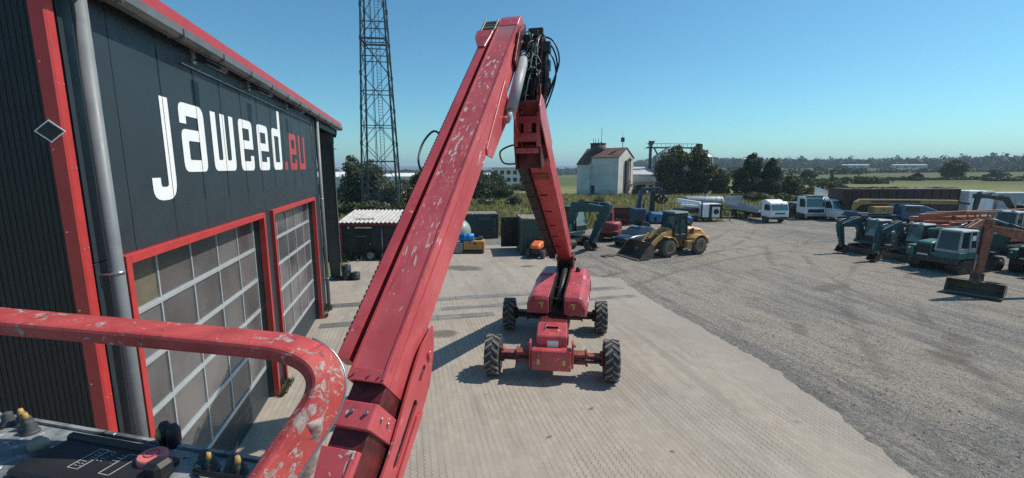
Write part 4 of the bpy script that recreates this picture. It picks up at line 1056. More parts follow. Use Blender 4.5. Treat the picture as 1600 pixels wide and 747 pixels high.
    def outline(u0, u1, v0, v1, th=.0008):
        for a in ((u0, u1, v0, v0 + th), (u0, u1, v1 - th, v1), (u0, u0 + th, v0, v1), (u1 - th, u1, v0, v1)): p.hexa(hq(*a, .012, .0126))
    outline(.318, .338, .05, .095); outline(.378, .398, .05, .095)
    rnd = random.Random(3)
    for k in range(16): u, v = rnd.uniform(.322, .334), .053 + k % 8 * .005; p.hexa(hq(u, u + .004, v, v + .0009, .012, .0126))
    for k in range(10): u, v = .342 + rnd.uniform(0, .012), .052 + k % 5 * .005; p.hexa(hq(u, u + .003, v, v + .001, .012, .0126))
    for k in range(8): u, v = .362 + rnd.uniform(0, .012), .055 + k % 4 * .006; p.hexa(hq(u, u + .005, v, v + .0009, .012, .0126))
    p.build('white_marking', M['greyprint'], dp, W=True)
    def knob(u, v, r, hgt, m, name='knob', par=cn, z0=0):
        k = MB(); k.lathe([(r * .7, z0), (r * .75, z0 + hgt * .35), (r, z0 + hgt * .5), (r * .98, z0 + hgt * .9), (r * .9, z0 + hgt)], Q(u, v, 0), 'z', 16); return k.build(name, m, par, W=True)
    eb = knob(.425, .052, .020, .022, M['estop'], 'emergency_button', cn); 
    k = MB(); k.tube([Q(.425, .052, .0232) + Vector((.0095 * math.cos(R(a)), .0095 * math.sin(R(a)), 0)) for a in range(0, 361, 20)], .0007, 5); k.build('button_ring', M['liftred'], eb, W=True)
    k = MB(); k.hexa(hq(.445, .475, .056, .085, 0, .03)); k.build('switch_box', M['black'], cn, bevel=.006, W=True)
    for u, v in ((.388, .002), (.408, .004)):
        k = MB(); k.lathe([(.008, 0), (.010, .01), (.010, .03), (.006, .038)], Q(u, v, 0), 'z', 12); tg = k.build('toggle_guard', M['black'], cn, W=True)
        if u < .4: k = MB(); k.lathe([(.004, .012), (.0055, .02), (.003, .032)], Q(u - .002, v + .009, 0), 'z', 10); k.build('toggle_tip', M['yellowbtn'], tg, W=True)
    for u, v in ((.497, .03), (.516, .038), (.548, .03), (.565, .036), (.11, .022), (.085, .014), (.06, .02), (.13, .03)):
        k = MB(); k.lathe([(.0125, 0), (.0125, .003), (.0095, .0035), (.0105, .007), (.0078, .0105), (.0088, .014), (.0062, .0175), (.0068, .020), (.005, .023), (.002, .0232)], Q(u, v, 0), 'z', 16); kb = k.build('rubber_boot', M['boot'], cn, W=True)
        if u in (.516, .565, .11, .085): k = MB(); k.lathe([(.0035, .016), (.0045, .024), (.003, .031)], Q(u + .002, v + .002, 0), 'z', 10); k.build('switch_tip', M['yellowbtn'], kb, W=True)
    k = MB()
    for u, v in ((-.1, .05), (.02, .09), (.07, .07), (.15, .1), (.22, .02), (.48, .012), (.58, .012), (.62, .03)): k.cyl(Q(u, v, 0), Q(u, v, .003), .005, n=8)
    k.build('screw_head', M['steel'], cn, W=True)
    k = MB(); k.tube(smooth_path([Q(.50, .05, .004), Q(.54, .06, .012), (Q(.58, .05, .006)), Q(.63, .06, .0)], 5), .004, 8); k.tube(smooth_path([Q(.05, .05, .004), Q(.0, .07, .012), (Q(-.05, .05, .006)), Q(-.1, .08, .004)], 5), .004, 8); k.build_each('console_cable', M['hosemat'], cn, W=True)
    k = MB(); k.lathe([(.012, 0), (.013, .012), (.006, .02)], Q(.2, .06, 0), 'z', 14); k.build('round_knob', M['wood'], cn, W=True)
    return t
def smooth_path(P, n):
    """Catmull-Rom through the points"""
    P = [Vector(p) for p in P]; out = []
    for i in range(len(P) - 1):
        a, b, c, d = P[max(i - 1, 0)], P[i], P[i + 1], P[min(i + 2, len(P) - 1)]
        for k in range(n):
            t = k / n
            out.append(0.5 * ((2 * b) + (c - a) * t + (2 * a - 5 * b + 4 * c - d) * t * t + (3 * b - a - 3 * c + d) * t ** 3))
    return out + [P[-1]]
M['tank_pale'] = mat('cream_plastic_box', (0.55, 0.52, 0.42), 0.5, var=0.1)
M['pulley'] = mat('greased_bracket_steel', (0.20, 0.19, 0.17), 0.5, 0.3, var=0.3, vs=8, dirt=0.6, dirt_c=(0.07, 0.06, 0.06))
M['railbend'] = rail_paint('rail_red_half_bare', 0.035)
M['boot'] = mat('splattered_rubber_boot', (0.05, 0.055, 0.06), 0.7, var=0.3, vs=40, chips=.6, chip_c=(0.4, 0.39, 0.37))
M['greyprint'] = mat('worn_grey_print', (0.45, 0.45, 0.43), 0.6, var=0.2, vs=60)
boom_lift()
# ------------------------------------------------------------------ construction machines
M['greycab'] = mat('grey_cab_and_sunlit_roof', (0.34, 0.36, 0.37), 0.45, var=0.1, dirt=0.4)
def beam2(mb, pts, deps, w, y=0.0, mi=0):
    """boom plate: polyline in (x,z) with a depth at each point, extruded across y"""
    secs = []
    for i, (x, z) in enumerate(pts):
        a = Vector(pts[max(i - 1, 0)]); b = Vector(pts[min(i + 1, len(pts) - 1)])
        d = (b - a).normalized(); n = Vector((-d.y, d.x)); h = deps[i] / 2
        u = (x + n.x * h, z + n.y * h); l = (x - n.x * h, z - n.y * h)
        secs.append([(l[0], y - w / 2, l[1]), (l[0], y + w / 2, l[1]), (u[0], y + w / 2, u[1]), (u[0], y - w / 2, u[1])])
    mb.loft(secs, mi); return mb
def jack(parent, p, q, r, y=0.0, name='hydraulic_cylinder'):
    P, Q = Vector((p[0], y, p[1])), Vector((q[0], y, q[1])); m = P.lerp(Q, 0.58)
    b = MB(); b.cyl(P, m, r, n=10, mi=0); b.cyl(m, Q, r * .55, n=8, mi=1); return b.build(name, [M['black'], M['steel']], parent)

def tracks(t, L, gauge, w, h, m=None, bevel=.0):
    for s in (-1, 1):
        b = MB(); r = h / 2; pts = []
        for k in range(9): a = R(90 + 22.5 * k); pts.append((-L / 2 + r + r * math.cos(a), r + r * math.sin(a)))
        for k in range(9): a = R(-90 + 22.5 * k); pts.append((L / 2 - r + r * math.cos(a), r + r * math.sin(a)))
        b.prism(pts, (0, s * gauge / 2 - w / 2, 0), (1, 0, 0), (0, 0, 1), (0, 1, 0), w)
        per = []; N = len(pts)
        for i in range(N):
            a, c = Vector(pts[i]), Vector(pts[(i + 1) % N]); n = max(1, int((c - a).length / .14))
            for k in range(n): per.append((a.lerp(c, (k + .5) / n), (c - a).normalized()))
        for p, d in per:
            nn = Vector((d.y, -d.x)); q = p + nn * .015
            b.box((q.x, s * gauge / 2, q.y), (.05, w * .98, .035), ry=-math.atan2(d.y, d.x))
        tr = b.build('track', m or M['dkmetal'], t)
        b = MB(); y = s * (gauge / 2 + w / 2)
        for x, rr in ((-L / 2 + r, r * .72), (L / 2 - r, r * .72)): b.lathe([(rr, -.01), (rr, .02), (rr * .5, .03), (rr * .3, .05)], (x, y, r), 'y', 16) if s > 0 else b.lathe([(rr, .01), (rr, -.02), (rr * .5, -.03), (rr * .3, -.05)], (x, y, r), 'y', 16)
        n = 4
        for k in range(n): x = -L / 2 + 2 * r + (L - 4 * r) * (k + .5) / n; b.cyl((x, y - .02, r * .55), (x, y + .02, r * .55), r * .36, n=10)
        b.box((0, y, r * 1.05), (L - 2.6 * r, .03, r * .5)); b.build('track_roller', M['dkmetal'], tr)

def excavator(name, label, loc, rz, pm, pose, bucket='dig', sc=1.0, group=None, cab_m=None, bw=.7, L=2.5, gauge=1.55, tw=.4, rear=1.35, blade=True, arm_m=None, window=None, sticker=False, bt=1.0, byaw=0.0, roof=None):
    t = thing(name, label, 'excavator', loc, rz, group, sc)
    cm = cab_m or pm; am = arm_m or pm
    tracks(t, L, gauge, tw, .55)
    b = MB(); b.box((0, 0, .42), (L * .6, gauge - tw, .3)); b.cyl((0, 0, .5), (0, 0, .72), .5, n=20); b.build('undercarriage', M['dkmetal'], t)
    if blade:
        b = MB(); b.box((L / 2 + .32, 0, .25), (.08, gauge + tw * .8, .4), ry=.12); b.box((L / 2 + .28, 0, .07), (.12, gauge + tw * .8, .06))
        for s in (-1, 1): b.bar((L * .3, s * .4, .4), (L / 2 + .3, s * .4, .25), .1, .14)
        b.build('dozer_blade', M['bucket'], t, bevel=.01)
    # house: swing platform, engine cover with round tail
    ring = lambda k, z: [(x * k, y * k, z) for x, y in [(.95, -.75), (.95, .75), (-.6, .9)] + [(-.55 - (rear - .5) * math.sin(R(a)), .9 * math.cos(R(a))) for a in range(15, 166, 15)] + [(-.6, -.9)]]
    b = MB(); b.loft([ring(1, .72), ring(1, .95)]); b.build('swing_platform', pm, t, bevel=.015)
    rr = lambda k, z: [(x, y, z) for x, y in [(-.25, -.88 * k), (-.25, .3), (-.25, .88 * k), (-.6, .88 * k)] + [(-.55 - (rear - .55) * k * math.sin(R(a)), .88 * k * math.cos(R(a))) for a in range(15, 166, 15)] + [(-.6, -.88 * k)]]
    b = MB(); b.loft([rr(1, .95), rr(1, 1.45), rr(.96, 1.58), rr(.85, 1.66)]); b.hexa([(x, y, z) for z in (.95, 1.5) for x, y in ((-.25, -.85), (.85, -.72), (.85, -.25), (-.25, -.25))])
    h = b.build('engine_cover', pm, t, bevel=.02)
    b = MB(); b.box((-.55, -.885, 1.2), (.5, .02, .3))
    for k in range(5): b.box((-.55, -.895, 1.08 + k * .06), (.46, .02, .02))
    b.build('side_grille', M['black'], h)
    b = MB(); b.cyl((-.7, -.4, 1.6), (-.7, -.4, 1.95), .05, n=10); b.build('exhaust_pipe', M['black'], h)
    # cab on the operator's left
    y0, y1 = -.12, .86; x0, x1 = -.35, .95
    P = lambda x, y, z: (x, y, z)
    b = MB()
    posts = [((x1 - .02, y0 + .03), (x1 - .2, y0 + .05)), ((x1 - .02, y1 - .03), (x1 - .2, y1 - .06)), ((x0 + .03, y0 + .03), (x0 + .05, y0 + .05)), ((x0 + .03, y1 - .03), (x0 + .05, y1 - .06)), ((.25, y1 - .02), (.22, y1 - .05))]
    for (a, c), (e, f_) in posts: b.bar((a, c, .95), (e, f_, 2.36), .08, .08, up=(1, 0, 0))
    b.hexa([(x, y, z) for z in (.95, 1.3) for x, y in ((x0, y0), (x1, y0), (x1, y1), (x0, y1))]); b.hexa([(x0, y0, 1.3), (x0 + .1, y0, 1.3), (x0 + .1, y1, 1.3), (x0, y1, 1.3), (x0 + .02, y0 + .03, 1.7), (x0 + .1, y0 + .03, 1.7), (x0 + .1, y1 - .03, 1.7), (x0 + .02, y1 - .03, 1.7)])
    cab = b.build('cab', cm if cab_m else M['black'], t, bevel=.012)
    b = MB(); b.box((.28, (y0 + y1) / 2, 2.41), (1.22, .98, .09), top=(.92, .9)); b.build('cab_roof', roof or (cm if cab_m else pm), cab, bevel=.02)
    for nm, q in (('front_window', [(x1 - .03, y0 + .07, 1.3), (x1 - .03, y1 - .07, 1.3), (x1 - .2, y1 - .1, 2.34), (x1 - .2, y0 + .09, 2.34)]),
                  ('side_window', [(x0 + .12, y1 - .02, 1.32), (x1 - .08, y1 - .02, 1.32), (x1 - .24, y1 - .06, 2.34), (x0 + .14, y1 - .06, 2.34)]),
                  ('side_window', [(x0 + .12, y0 + .02, 1.32), (x1 - .08, y0 + .02, 1.32), (x1 - .24, y0 + .05, 2.34), (x0 + .14, y0 + .05, 2.34)]),
                  ('rear_window', [(x0 + .03, y0 + .08, 1.7), (x0 + .03, y1 - .08, 1.7), (x0 + .05, y1 - .1, 2.34), (x0 + .05, y0 + .1, 2.34)])):
        b = MB(); V = [Vector(p) for p in q]; n = (V[1] - V[0]).cross(V[2] - V[0]).normalized() * .006
        b.hexa([p - n for p in V] + [p + n for p in V]); b.build(nm, window if window and nm == 'front_window' else M['glass'], cab)
    b = MB(); b.bar((.95, .9, 1.5), (1.05, 1.05, 1.9), .03, .03); b.box((1.05, 1.05, 1.95), (.04, .16, .24)); b.build('mirror', M['black'], cab)
    for y in (.1, .62):
        b = MB(); b.box((.82, y, 2.5), (.1, .16, .12)); b.build('work_lamp', M['lamp'], cab, bevel=.01)
    b = MB(); b.tube([(.5, -.8, .95), (.5, -.82, 1.75), (-.2, -.82, 1.75), (-.2, -.82, 1.5)], .02, 6); b.build('handrail', M['black'], t)
    b = MB(); b.box((.2, .38, 1.45), (.45, .45, .16)); b.box((.0, .38, 1.75), (.12, .42, .6)); b.build('seat', M['black'], cab, bevel=.03)
    # boom, arm, bucket in the machine's middle plane
    f, k, tp, bp = [Vector(p) for p in pose]; yb = -.28 if cab_m is None else -.3
    mid = lambda a, c, s: a.lerp(c, s)
    b = MB(); beam2(b, [tuple(f), tuple(mid(f, k, .6)), tuple(k), tuple(mid(k, tp, .35)), tuple(tp)], [.2 * bt, .32 * bt, .42 * bt, .32 * bt, .18 * bt], .24 * (bt * .5 + .5), yb)
    for s in (-1, 1): b.box((f.x - .05, yb + s * .17, f.y - .05), (.35, .06, .5))
    bo = b.build('boom', am, t, bevel=.012)
    if sticker:
        d = (tp - k).normalized(); p0 = mid(k, tp, .18); u = Vector((d.x, 0, d.y)); v = Vector((-d.y, 0, d.x))
        b = MB(); rnd = random.Random(5); x = 0
        for i in range(8):
            w = rnd.uniform(.07, .12); b.hexa([Vector((p0.x, yb + .125, p0.y)) + u * a + v * c + Vector((0, e, 0)) for e in (0, .004) for a, c in ((x, -.02), (x + w, -.02), (x + w, .14), (x, .14))]); x += w + .025
        b.hexa([Vector((p0.x, yb + .125, p0.y)) + u * a + v * c + Vector((0, e, 0)) for e in (0, .004) for a, c in ((0, -.16), (x, -.16), (x, -.07), (0, -.07))])
        b.build('faded_marking', M['letterwhite'], bo)
    d = (bp - tp).normalized(); bk = tp - d * .38
    b = MB(); beam2(b, [tuple(bk), tuple(tp), tuple(mid(tp, bp, .5)), tuple(bp)], [.14 * bt, .34 * bt, .28 * bt, .18 * bt], .2 * (bt * .5 + .5), yb); ar = b.build('arm', am, t, bevel=.01)
    jack(bo, (f.x + .35, f.y - .25), (mid(f, k, .75).x + .05, mid(f, k, .75).y - .1), .055, yb)
    nk = (Vector((-(tp - k).y, (tp - k).x))).normalized()
    jack(bo, tuple(mid(k, tp, .05) + nk * .26), tuple(bk + nk * .05), .05, yb)
    na = Vector((d.y, -d.x)); na = na if na.x > 0 else -na
    jack(ar, tuple(tp + na * .22), tuple(mid(tp, bp, .82) + na * .2), .045, yb)
    # bucket
    if bucket == 'dig':
        prof = [(0, .12), (.2, .1), (.34, -.1), (.3, -.3), (.12, -.42), (-.12, -.42), (-.3, -.32)]
        prof = [(-x, z) for x, z in prof]
        b = MB(); n = len(prof)
        for s in (-1, 1): b.prism([(x, z) for x, z in prof], (bp.x, yb + s * bw / 2 - .015, bp.y), (1, 0, 0), (0, 0, 1), (0, 1, 0), .03)
        for i in range(n - 1):
            a, c = prof[i], prof[i + 1]; b.bar((bp.x + a[0], yb, bp.y + a[1]), (bp.x + c[0], yb, bp.y + c[1]), bw, .03, up=(0, 0, 1))
        for q in range(4): b.box((bp.x + .36, yb - bw / 2 + bw * (q + .5) / 4, bp.y - .31), (.16, .07, .05), ry=-.3)
        b.box((bp.x, yb, bp.y + .1), (.2, .26, .2)); b.build('bucket', M['bucket'], t, bevel=.006)
    elif bucket == 'wide':
        prof = [(.1, .3), (-.1, .34), (-.38, .2), (-.52, -.05), (-.46, -.3), (-.2, -.46), (.25, -.5), (.42, -.46)]
        b = MB()
        for s in (-1, 1): b.prism(prof, (bp.x, yb + s * bw / 2 - .02, bp.y), (1, 0, 0), (0, 0, 1), (0, 1, 0), .04)
        for i in range(len(prof) - 1):
            a, c = prof[i], prof[i + 1]; b.bar((bp.x + a[0], yb, bp.y + a[1]), (bp.x + c[0], yb, bp.y + c[1]), bw, .035, up=(0, 0, 1))
        b.bar((bp.x + .42, yb - bw / 2, bp.y - .47), (bp.x + .42, yb + bw / 2, bp.y - .47), .16, .05)
        b.bar((bp.x - .08, yb - bw / 2, bp.y + .345), (bp.x - .08, yb + bw / 2, bp.y + .345), .08, .06)
        b.box((bp.x + .0, yb, bp.y + .38), (.32, .34, .3))
        cz, sz = math.cos(byaw), math.sin(byaw)
        b.v = [(bp.x + (x - bp.x) * cz - (y - yb) * sz, yb + (x - bp.x) * sz + (y - yb) * cz, bp.y - .5 + (z - bp.y + .5) * .74) for x, y, z in b.v]
        b.build('grading_bucket', M['mudsteel'], t, bevel=.008)
        b = MB(); b.box((bp.x - .02, yb, bp.y + .3), (.4, .3, .4)); b.cyl((bp.x + .1, yb - .2, bp.y + .4), (bp.x + .1, yb + .2, bp.y + .4), .06, n=10); b.build('quick_coupler', M['dkmetal'], t, bevel=.01)
    return t
MINI_POSE = ((.75, 1.15), (1.45, 2.35), (2.95, 2.0), (2.55, .52))  # pale roof colour on both minis stands in for sun on the cab tops
excavator('mini_excavator', 'teal mini excavator with raised boom in front of the white van', (32.55, 24.6, 0), R(181), M['teal'], MINI_POSE, bt=1.4, roof=M['greycab'], group='teal mini excavators in the gravel yard', window=M['glasslit'], bw=.6)
excavator('mini_excavator', 'teal mini excavator beside the dark green tracked dumper, its arm straight down', (32.75, 22.1, 0), R(186), M['teal'], ((.75, 1.15), (1.5, 2.35), (3.2, 1.95), (3.5, .5)), bt=1.4, roof=M['greycab'], group='teal mini excavators in the gravel yard', window=M['glasslit'], bw=.5)
excavator('excavator', 'teal excavator with arched boom and pale marking beside the green container', (12.1, 32.8, 0), R(-62), M['teal'], ((.5, 1.2), (.95, 2.5), (3.3, 2.5), (2.25, .45)), sc=1.25, bt=1.65, L=2.9, gauge=1.75, tw=.45, rear=1.5, sticker=True, window=M['glasslit'], blade=False, bw=.6)
excavator('excavator', 'red excavator showing its rounded tail behind the teal excavator', (16.6, 34.3, 0), R(70), M['redmach'], ((.6, 1.3), (1.5, 2.5), (3.2, 2.1), (3.1, .6)), L=2.6, rear=1.5, blade=False, sc=.98)
excavator('excavator', 'rusty orange excavator with a wide muddy grading bucket at the yard edge', (31.3, 13.3, 0), R(167), M['rust'], ((.6, 1.5), (3.0, 2.75), (5.3, 3.3), (5.45, .62)), bt=1.3, byaw=R(36), bucket='wide', bw=1.95, L=3.4, gauge=2.1, tw=.5, rear=1.7, blade=False)
excavator('excavator', 'faded orange excavator with grey cab behind the rusty one', (42.2, 22.9, 0), R(186), M['orange'], ((.6, 1.3), (1.8, 1.75), (3.6, 1.25), (3.2, .5)), cab_m=M['greycab'], L=3.2, gauge=2.0, tw=.5, rear=2.1, blade=False, sc=1.22)

def dumper(label, loc, rz, sc=1.0):
    t = thing('tracked_dumper', label, 'dumper', loc, rz, 'green tracked dumpers', sc)
    tracks(t, 3.9, 1.75, .55, .75)
    G = M['tealgreen']
    b = MB(); b.box((0, 0, .8), (4.1, 1.3, .3)); b.box((1.9, 0, .75), (.4, 2.2, .45)); b.build('chassis', M['dkmetal'], t, bevel=.02)
    b = MB(); b.hexa([(x, y, z) for z in (.85, 1.55) for x, y in ((1.0, .05), (2.1, .05), (2.1, .8), (1.0, .8))]); b.hexa([(x, y, z) for z in (.8, 1.35) for x, y in ((1.1, .8), (2.25, .8), (2.2, 1.2), (1.1, 1.2))]); b.hexa([(1.0, .05, 1.55), (2.1, .05, 1.55), (2.1, .8, 1.55), (1.0, .8, 1.55), (1.0, .1, 1.68), (1.9, .1, 1.62), (1.9, .75, 1.62), (1.0, .75, 1.68)])
    # the hood is on the machine's right: mirrored in y
    b.v = [(x, -y, z) for x, y, z in b.v]; hd = b.build('engine_hood', G, t, bevel=.03)
    b = MB(); b.box((2.11, -.42, 1.2), (.03, .6, .5))
    for k in range(6): b.box((2.13, -.42, 1.0 + .08 * k), (.02, .56, .02))
    b.build('radiator_grille', M['black'], hd)
    b = MB(); b.box((2.24, -1.0, 1.2), (.04, .12, .1)); b.box((2.14, -.42, .9), (.05, .5, .08)); b.build_each('headlight', M['lamp'], hd)
    b = MB(); b.hexa([(x, y, z) for z in (.85, 1.2) for x, y in ((.65, .1), (2.15, .1), (2.15, 1.2), (.65, 1.2))]); b.build('cab_base', G, t, bevel=.02)
    W_ = M['greycab']; b = MB()
    for (a, c), (e, f_) in (((2.12, .14), (1.95, .18)), ((2.12, 1.16), (1.95, 1.1)), ((.7, .14), (.75, .18)), ((.7, 1.16), (.75, 1.1)), ((1.3, 1.17), (1.3, 1.12))): b.bar((a, c, 1.2), (e, f_, 2.28), .09, .09, up=(1, 0, 0))
    b.box((2.11, .65, 1.26), (.07, 1.0, .14)); b.box((1.4, 1.15, 1.3), (1.4, .05, .24)); b.box((.71, .65, 1.45), (.06, 1.0, .5)); cb = b.build('cab', W_, t, bevel=.012)
    b = MB(); b.box((1.35, .64, 2.33), (1.4, 1.1, .1), top=(.93, .9)); b.build('cab_roof', W_, cb, bevel=.025)
    for nm, q in (('windscreen', [(2.1, .2, 1.33), (2.1, 1.1, 1.33), (1.95, 1.05, 2.27), (1.95, .23, 2.27)]), ('side_window', [(.75, 1.15, 1.42), (2.08, 1.15, 1.42), (1.93, 1.1, 2.27), (.78, 1.1, 2.27)]), ('side_window', [(.75, .16, 1.3), (2.08, .16, 1.3), (1.93, .19, 2.27), (.78, .19, 2.27)])):
        b = MB(); V = [Vector(p) for p in q]; n = (V[1] - V[0]).cross(V[2] - V[0]).normalized() * .006; b.hexa([p - n for p in V] + [p + n for p in V]); b.build(nm, M['glass'], cb)
    b = MB(); b.box((1.05, 1.172, 1.95), (.3, .01, .26)); b.build('notice_sheet', M['letterwhite'], cb)
    b = MB(); z0, z1 = 1.15, 2.1
    lo = [(.45, -1.0), (.45, 1.0), (-1.9, 1.0), (-1.9, -1.0)]; hi = [(.55, -1.2), (.55, 1.2), (-2.2, 1.2), (-2.2, -1.2)]
    for i in range(4):
        a, c = lo[i], lo[(i + 1) % 4]; e, f_ = hi[i], hi[(i + 1) % 4]
        n = Vector((c[1] - a[1], a[0] - c[0], 0)).normalized() * .05
        b.hexa([(*a, z0), (*c, z0), (c[0] + n.x, c[1] + n.y, z0), (a[0] + n.x, a[1] + n.y, z0), (*e, z1), (*f_, z1), (f_[0] + n.x, f_[1] + n.y, z1), (e[0] + n.x, e[1] + n.y, z1)])
    b.box((-.72, 0, 1.14), (2.4, 2.05, .06)); bd = b.build('dump_body', M['dkgreen'], t)
    b = MB()
    for i in range(4): b.bar((*hi[i], z1 + .03), (*hi[(i + 1) % 4], z1 + .03), .1, .08)
    b.build('body_rim', G, bd, bevel=.01)
    return t
M['dkgreen'] = mat('dark_green_worn_steel', (0.02, 0.06, 0.055), 0.55, var=0.3, vs=3, dirt=0.6, dirt_c=(0.06, 0.06, 0.05))
dumper('green tracked dumper with pale grey cab and black grille parked nose out', (32.1, 19.35, 0), R(184), 1.07)
dumper('green tracked dumper mostly hidden behind the rusty excavator boom', (36.3, 17.2, 0), R(188))

def wheel_loader():
    t = thing('wheel_loader', 'yellow wheel loader with dark cab and big tyres, bucket lowered to the gravel', 'wheel loader', (18.25, 27.5, 0), R(190.7))
    Y = M['loader']
    for x in (1.4, -1.4):
        for s in (-1, 1): wheel(t, (x, s * .88, .63), .63, .5, Y, 'y', lugs=16, out=s, n=26, hub=.52, tyre_m=M['dusttyre'])
    b = MB(); b.hexa([(-2.2, -.5, .6), (-.1, -.5, .6), (-.1, .5, .6), (-2.2, .5, .6), (-2.2, -.5, 1.3), (-.1, -.5, 1.3), (-.1, .5, 1.3), (-2.2, .5, 1.3)]); b.hexa([(.1, -.42, .55), (1.95, -.42, .55), (1.95, .42, .55), (.1, .42, .55), (.1, -.42, 1.15), (1.8, -.42, 1.35), (1.8, .42, 1.35), (.1, .42, 1.15)]); b.cyl((0, 0, .5), (0, 0, 1.2), .16, n=12)
    b.build('chassis', M['loaderdk'], t, bevel=.02)
    b = MB(); sec = lambda x, z, w, r: [(x, -w, 1.1), (x, w, 1.1), (x, w, z - r), (x, w - r, z), (x, -w + r, z), (x, -w, z - r)]
    b.loft([sec(-.55, 1.95, .62, .12), sec(-1.2, 1.93, .64, .14), sec(-2.0, 1.78, .64, .2), sec(-2.3, 1.6, .58, .22), sec(-2.36, 1.3, .5, .1)]); hd = b.build('engine_hood', Y, t, bevel=.02)
    b = MB()
    for s in (-1, 1):
        b.prism([(-.7, 1.45), (-1.18, 1.45), (-1.18, 1.86), (-.95, 1.86), (-.7, 1.6)], (0, s * .645 - .006, 0), (1, 0, 0), (0, 0, 1), (0, 1, 0), .012)
        b.box((-1.65, s * .646, 1.66), (.4, .008, .07)); b.box((-1.35, s * .646, 1.66), (.06, .008, .05))
    b.build('side_grille', M['black'], hd)
    b = MB(); b.cyl((-.85, .3, 1.9), (-.85, .3, 2.35), .06, n=10); b.build('exhaust_pipe', M['black'], hd)
    b = MB(); b.hexa([(-2.62, -.75, .75), (-2.2, -.75, .65), (-2.2, .75, .65), (-2.62, .75, .75), (-2.66, -.7, 1.18), (-2.2, -.75, 1.25), (-2.2, .75, 1.25), (-2.66, .7, 1.18)]); b.build('counterweight', Y, t, bevel=.06)
    for x0, s0 in ((-1.4, 1), (1.4, 1)):
        for s in (-1, 1):
            b = MB(); pts = [(x0 + .78 * math.cos(R(a)), .66 + .78 * math.sin(R(a))) for a in ((20, 45, 70, 95, 120, 145, 172) if x0 < 0 else (75, 100, 125, 150, 178))]
            secs = [[(x0 + (x - x0) * k, s * y, .66 + (z - .66) * k) for k, y in ((.93, .62), (.93, 1.14), (1.0, 1.14), (1.0, .62))] for x, z in pts]
            b.loft(secs); b.build('fender', Y, t, bevel=.008)
    b = MB(); b.box((-.42, .95, .8), (.5, .3, .5)); b.box((-.42, -.95, .8), (.5, .3, .5)); b.box((-.4, 1.0, .45), (.4, .25, .06)); b.box((-.4, -1.0, .45), (.4, .25, .06)); b.build('step', M['loaderdk'], t, bevel=.02)
    b = MB(); x0, x1, w = -.52, .62, .66
    for (a, c), (e, f_) in (((x1, -w), (x1 - .12, -w + .06)), ((x1, w), (x1 - .12, w - .06)), ((x0, -w), (x0 + .05, -w + .06)), ((x0, w), (x0 + .05, w - .06)), ((.1, w), (.1, w - .05)), ((.1, -w), (.1, -w + .05))): b.bar((a, c, 1.3), (e, f_, 2.92), .1, .1, up=(1, 0, 0))
    b.hexa([(x, y, z) for z in (1.15, 1.5) for x, y in ((x0, -w - .03), (x1, -w - .03), (x1, w + .03), (x0, w + .03))]); cb = b.build('cab', M['black'], t, bevel=.015)
    b = MB(); b.box((.05, 0, 2.98), (1.3, 1.38, .12), top=(.92, .9)); b.build('cab_roof', M['loaderroof'], cb, bevel=.03)
    for nm, q in (('windscreen', [(x1 - .01, -w + .05, 1.5), (x1 - .01, w - .05, 1.5), (x1 - .12, w - .1, 2.9), (x1 - .12, -w + .1, 2.9)]), ('rear_window', [(x0, -w + .05, 1.6), (x0, w - .05, 1.6), (x0 + .05, w - .1, 2.9), (x0 + .05, -w + .1, 2.9)])) + tuple(('side_window', [(x0 + .07, s * w, 1.52), (x1 - .07, s * w, 1.52), (x1 - .18, s * (w - .05), 2.9), (x0 + .1, s * (w - .05), 2.9)]) for s in (-1, 1)):
        b = MB(); V = [Vector(p) for p in q]; n = (V[1] - V[0]).cross(V[2] - V[0]).normalized() * .006; b.hexa([p - n for p in V] + [p + n for p in V]); b.build(nm, M['loaderglass'], cb)
    b = MB(); b.bar((.7, .7, 2.6), (.85, 1.0, 2.55), .03, .03); b.box((.86, 1.02, 2.4), (.05, .2, .35)); b.bar((.7, -.7, 2.6), (.85, -1.0, 2.55), .03, .03); b.box((.86, -1.02, 2.4), (.05, .2, .35)); b.build('mirror', M['black'], cb)
    for s in (-1, 1):
        b = MB(); beam2(b, [(.75, 1.75), (1.6, 1.45), (2.5, .75), (2.9, .45)], [.22, .34, .3, .18], .13, s * .5); b.build('lift_arm', Y, t, bevel=.012)
    b = MB(); beam2(b, [(.9, 1.9), (1.7, 1.75), (2.3, 1.25)], [.14, .3, .16], .14, 0); b.hexa([(.6, -.5, 1.2), (1.1, -.5, 1.2), (1.1, .5, 1.2), (.6, .5, 1.2), (.65, -.42, 1.85), (.95, -.42, 1.95), (.95, .42, 1.95), (.65, .42, 1.85)]); b.build('tilt_lever', Y, t, bevel=.012)
    for s in (-1, 1): jack(t, (.95, .95), (2.2, .9), .07, s * .3)
    jack(t, (2.3, 1.25), (2.85, .95), .05, 0)
    prof = [(2.85, 1.02), (2.78, .6), (2.84, .28), (3.05, .1), (3.4, .05), (4.05, .05)]
    b = MB(); bw = 2.35
    for s in (-1, 1): b.prism(prof + [(3.9, .22), (3.3, .85), (3.05, 1.05)], (0, s * bw / 2 - .02, 0), (1, 0, 0), (0, 0, 1), (0, 1, 0), .04)
    for i in range(len(prof) - 1): b.bar((prof[i][0], 0, prof[i][1]), (prof[i + 1][0], 0, prof[i + 1][1]), bw, .04)
    b.bar((2.85, 0, 1.03), (3.02, 0, 1.1), bw, .05); b.box((4.06, 0, .045), (.14, bw, .04))
    b.build('bucket', M['bucket'], t, bevel=.008)
M['dusttyre'] = mat('dusty_tyre', (0.075, 0.068, 0.06), 0.85, var=0.3, vs=6, dirt=0.7, dirt_c=(0.22, 0.19, 0.16))
M['loaderdk'] = mat('dirty_loader_yellow', (0.27, 0.15, 0.055), 0.6, var=0.3, vs=4, dirt=0.8, dirt_c=(0.12, 0.09, 0.07))
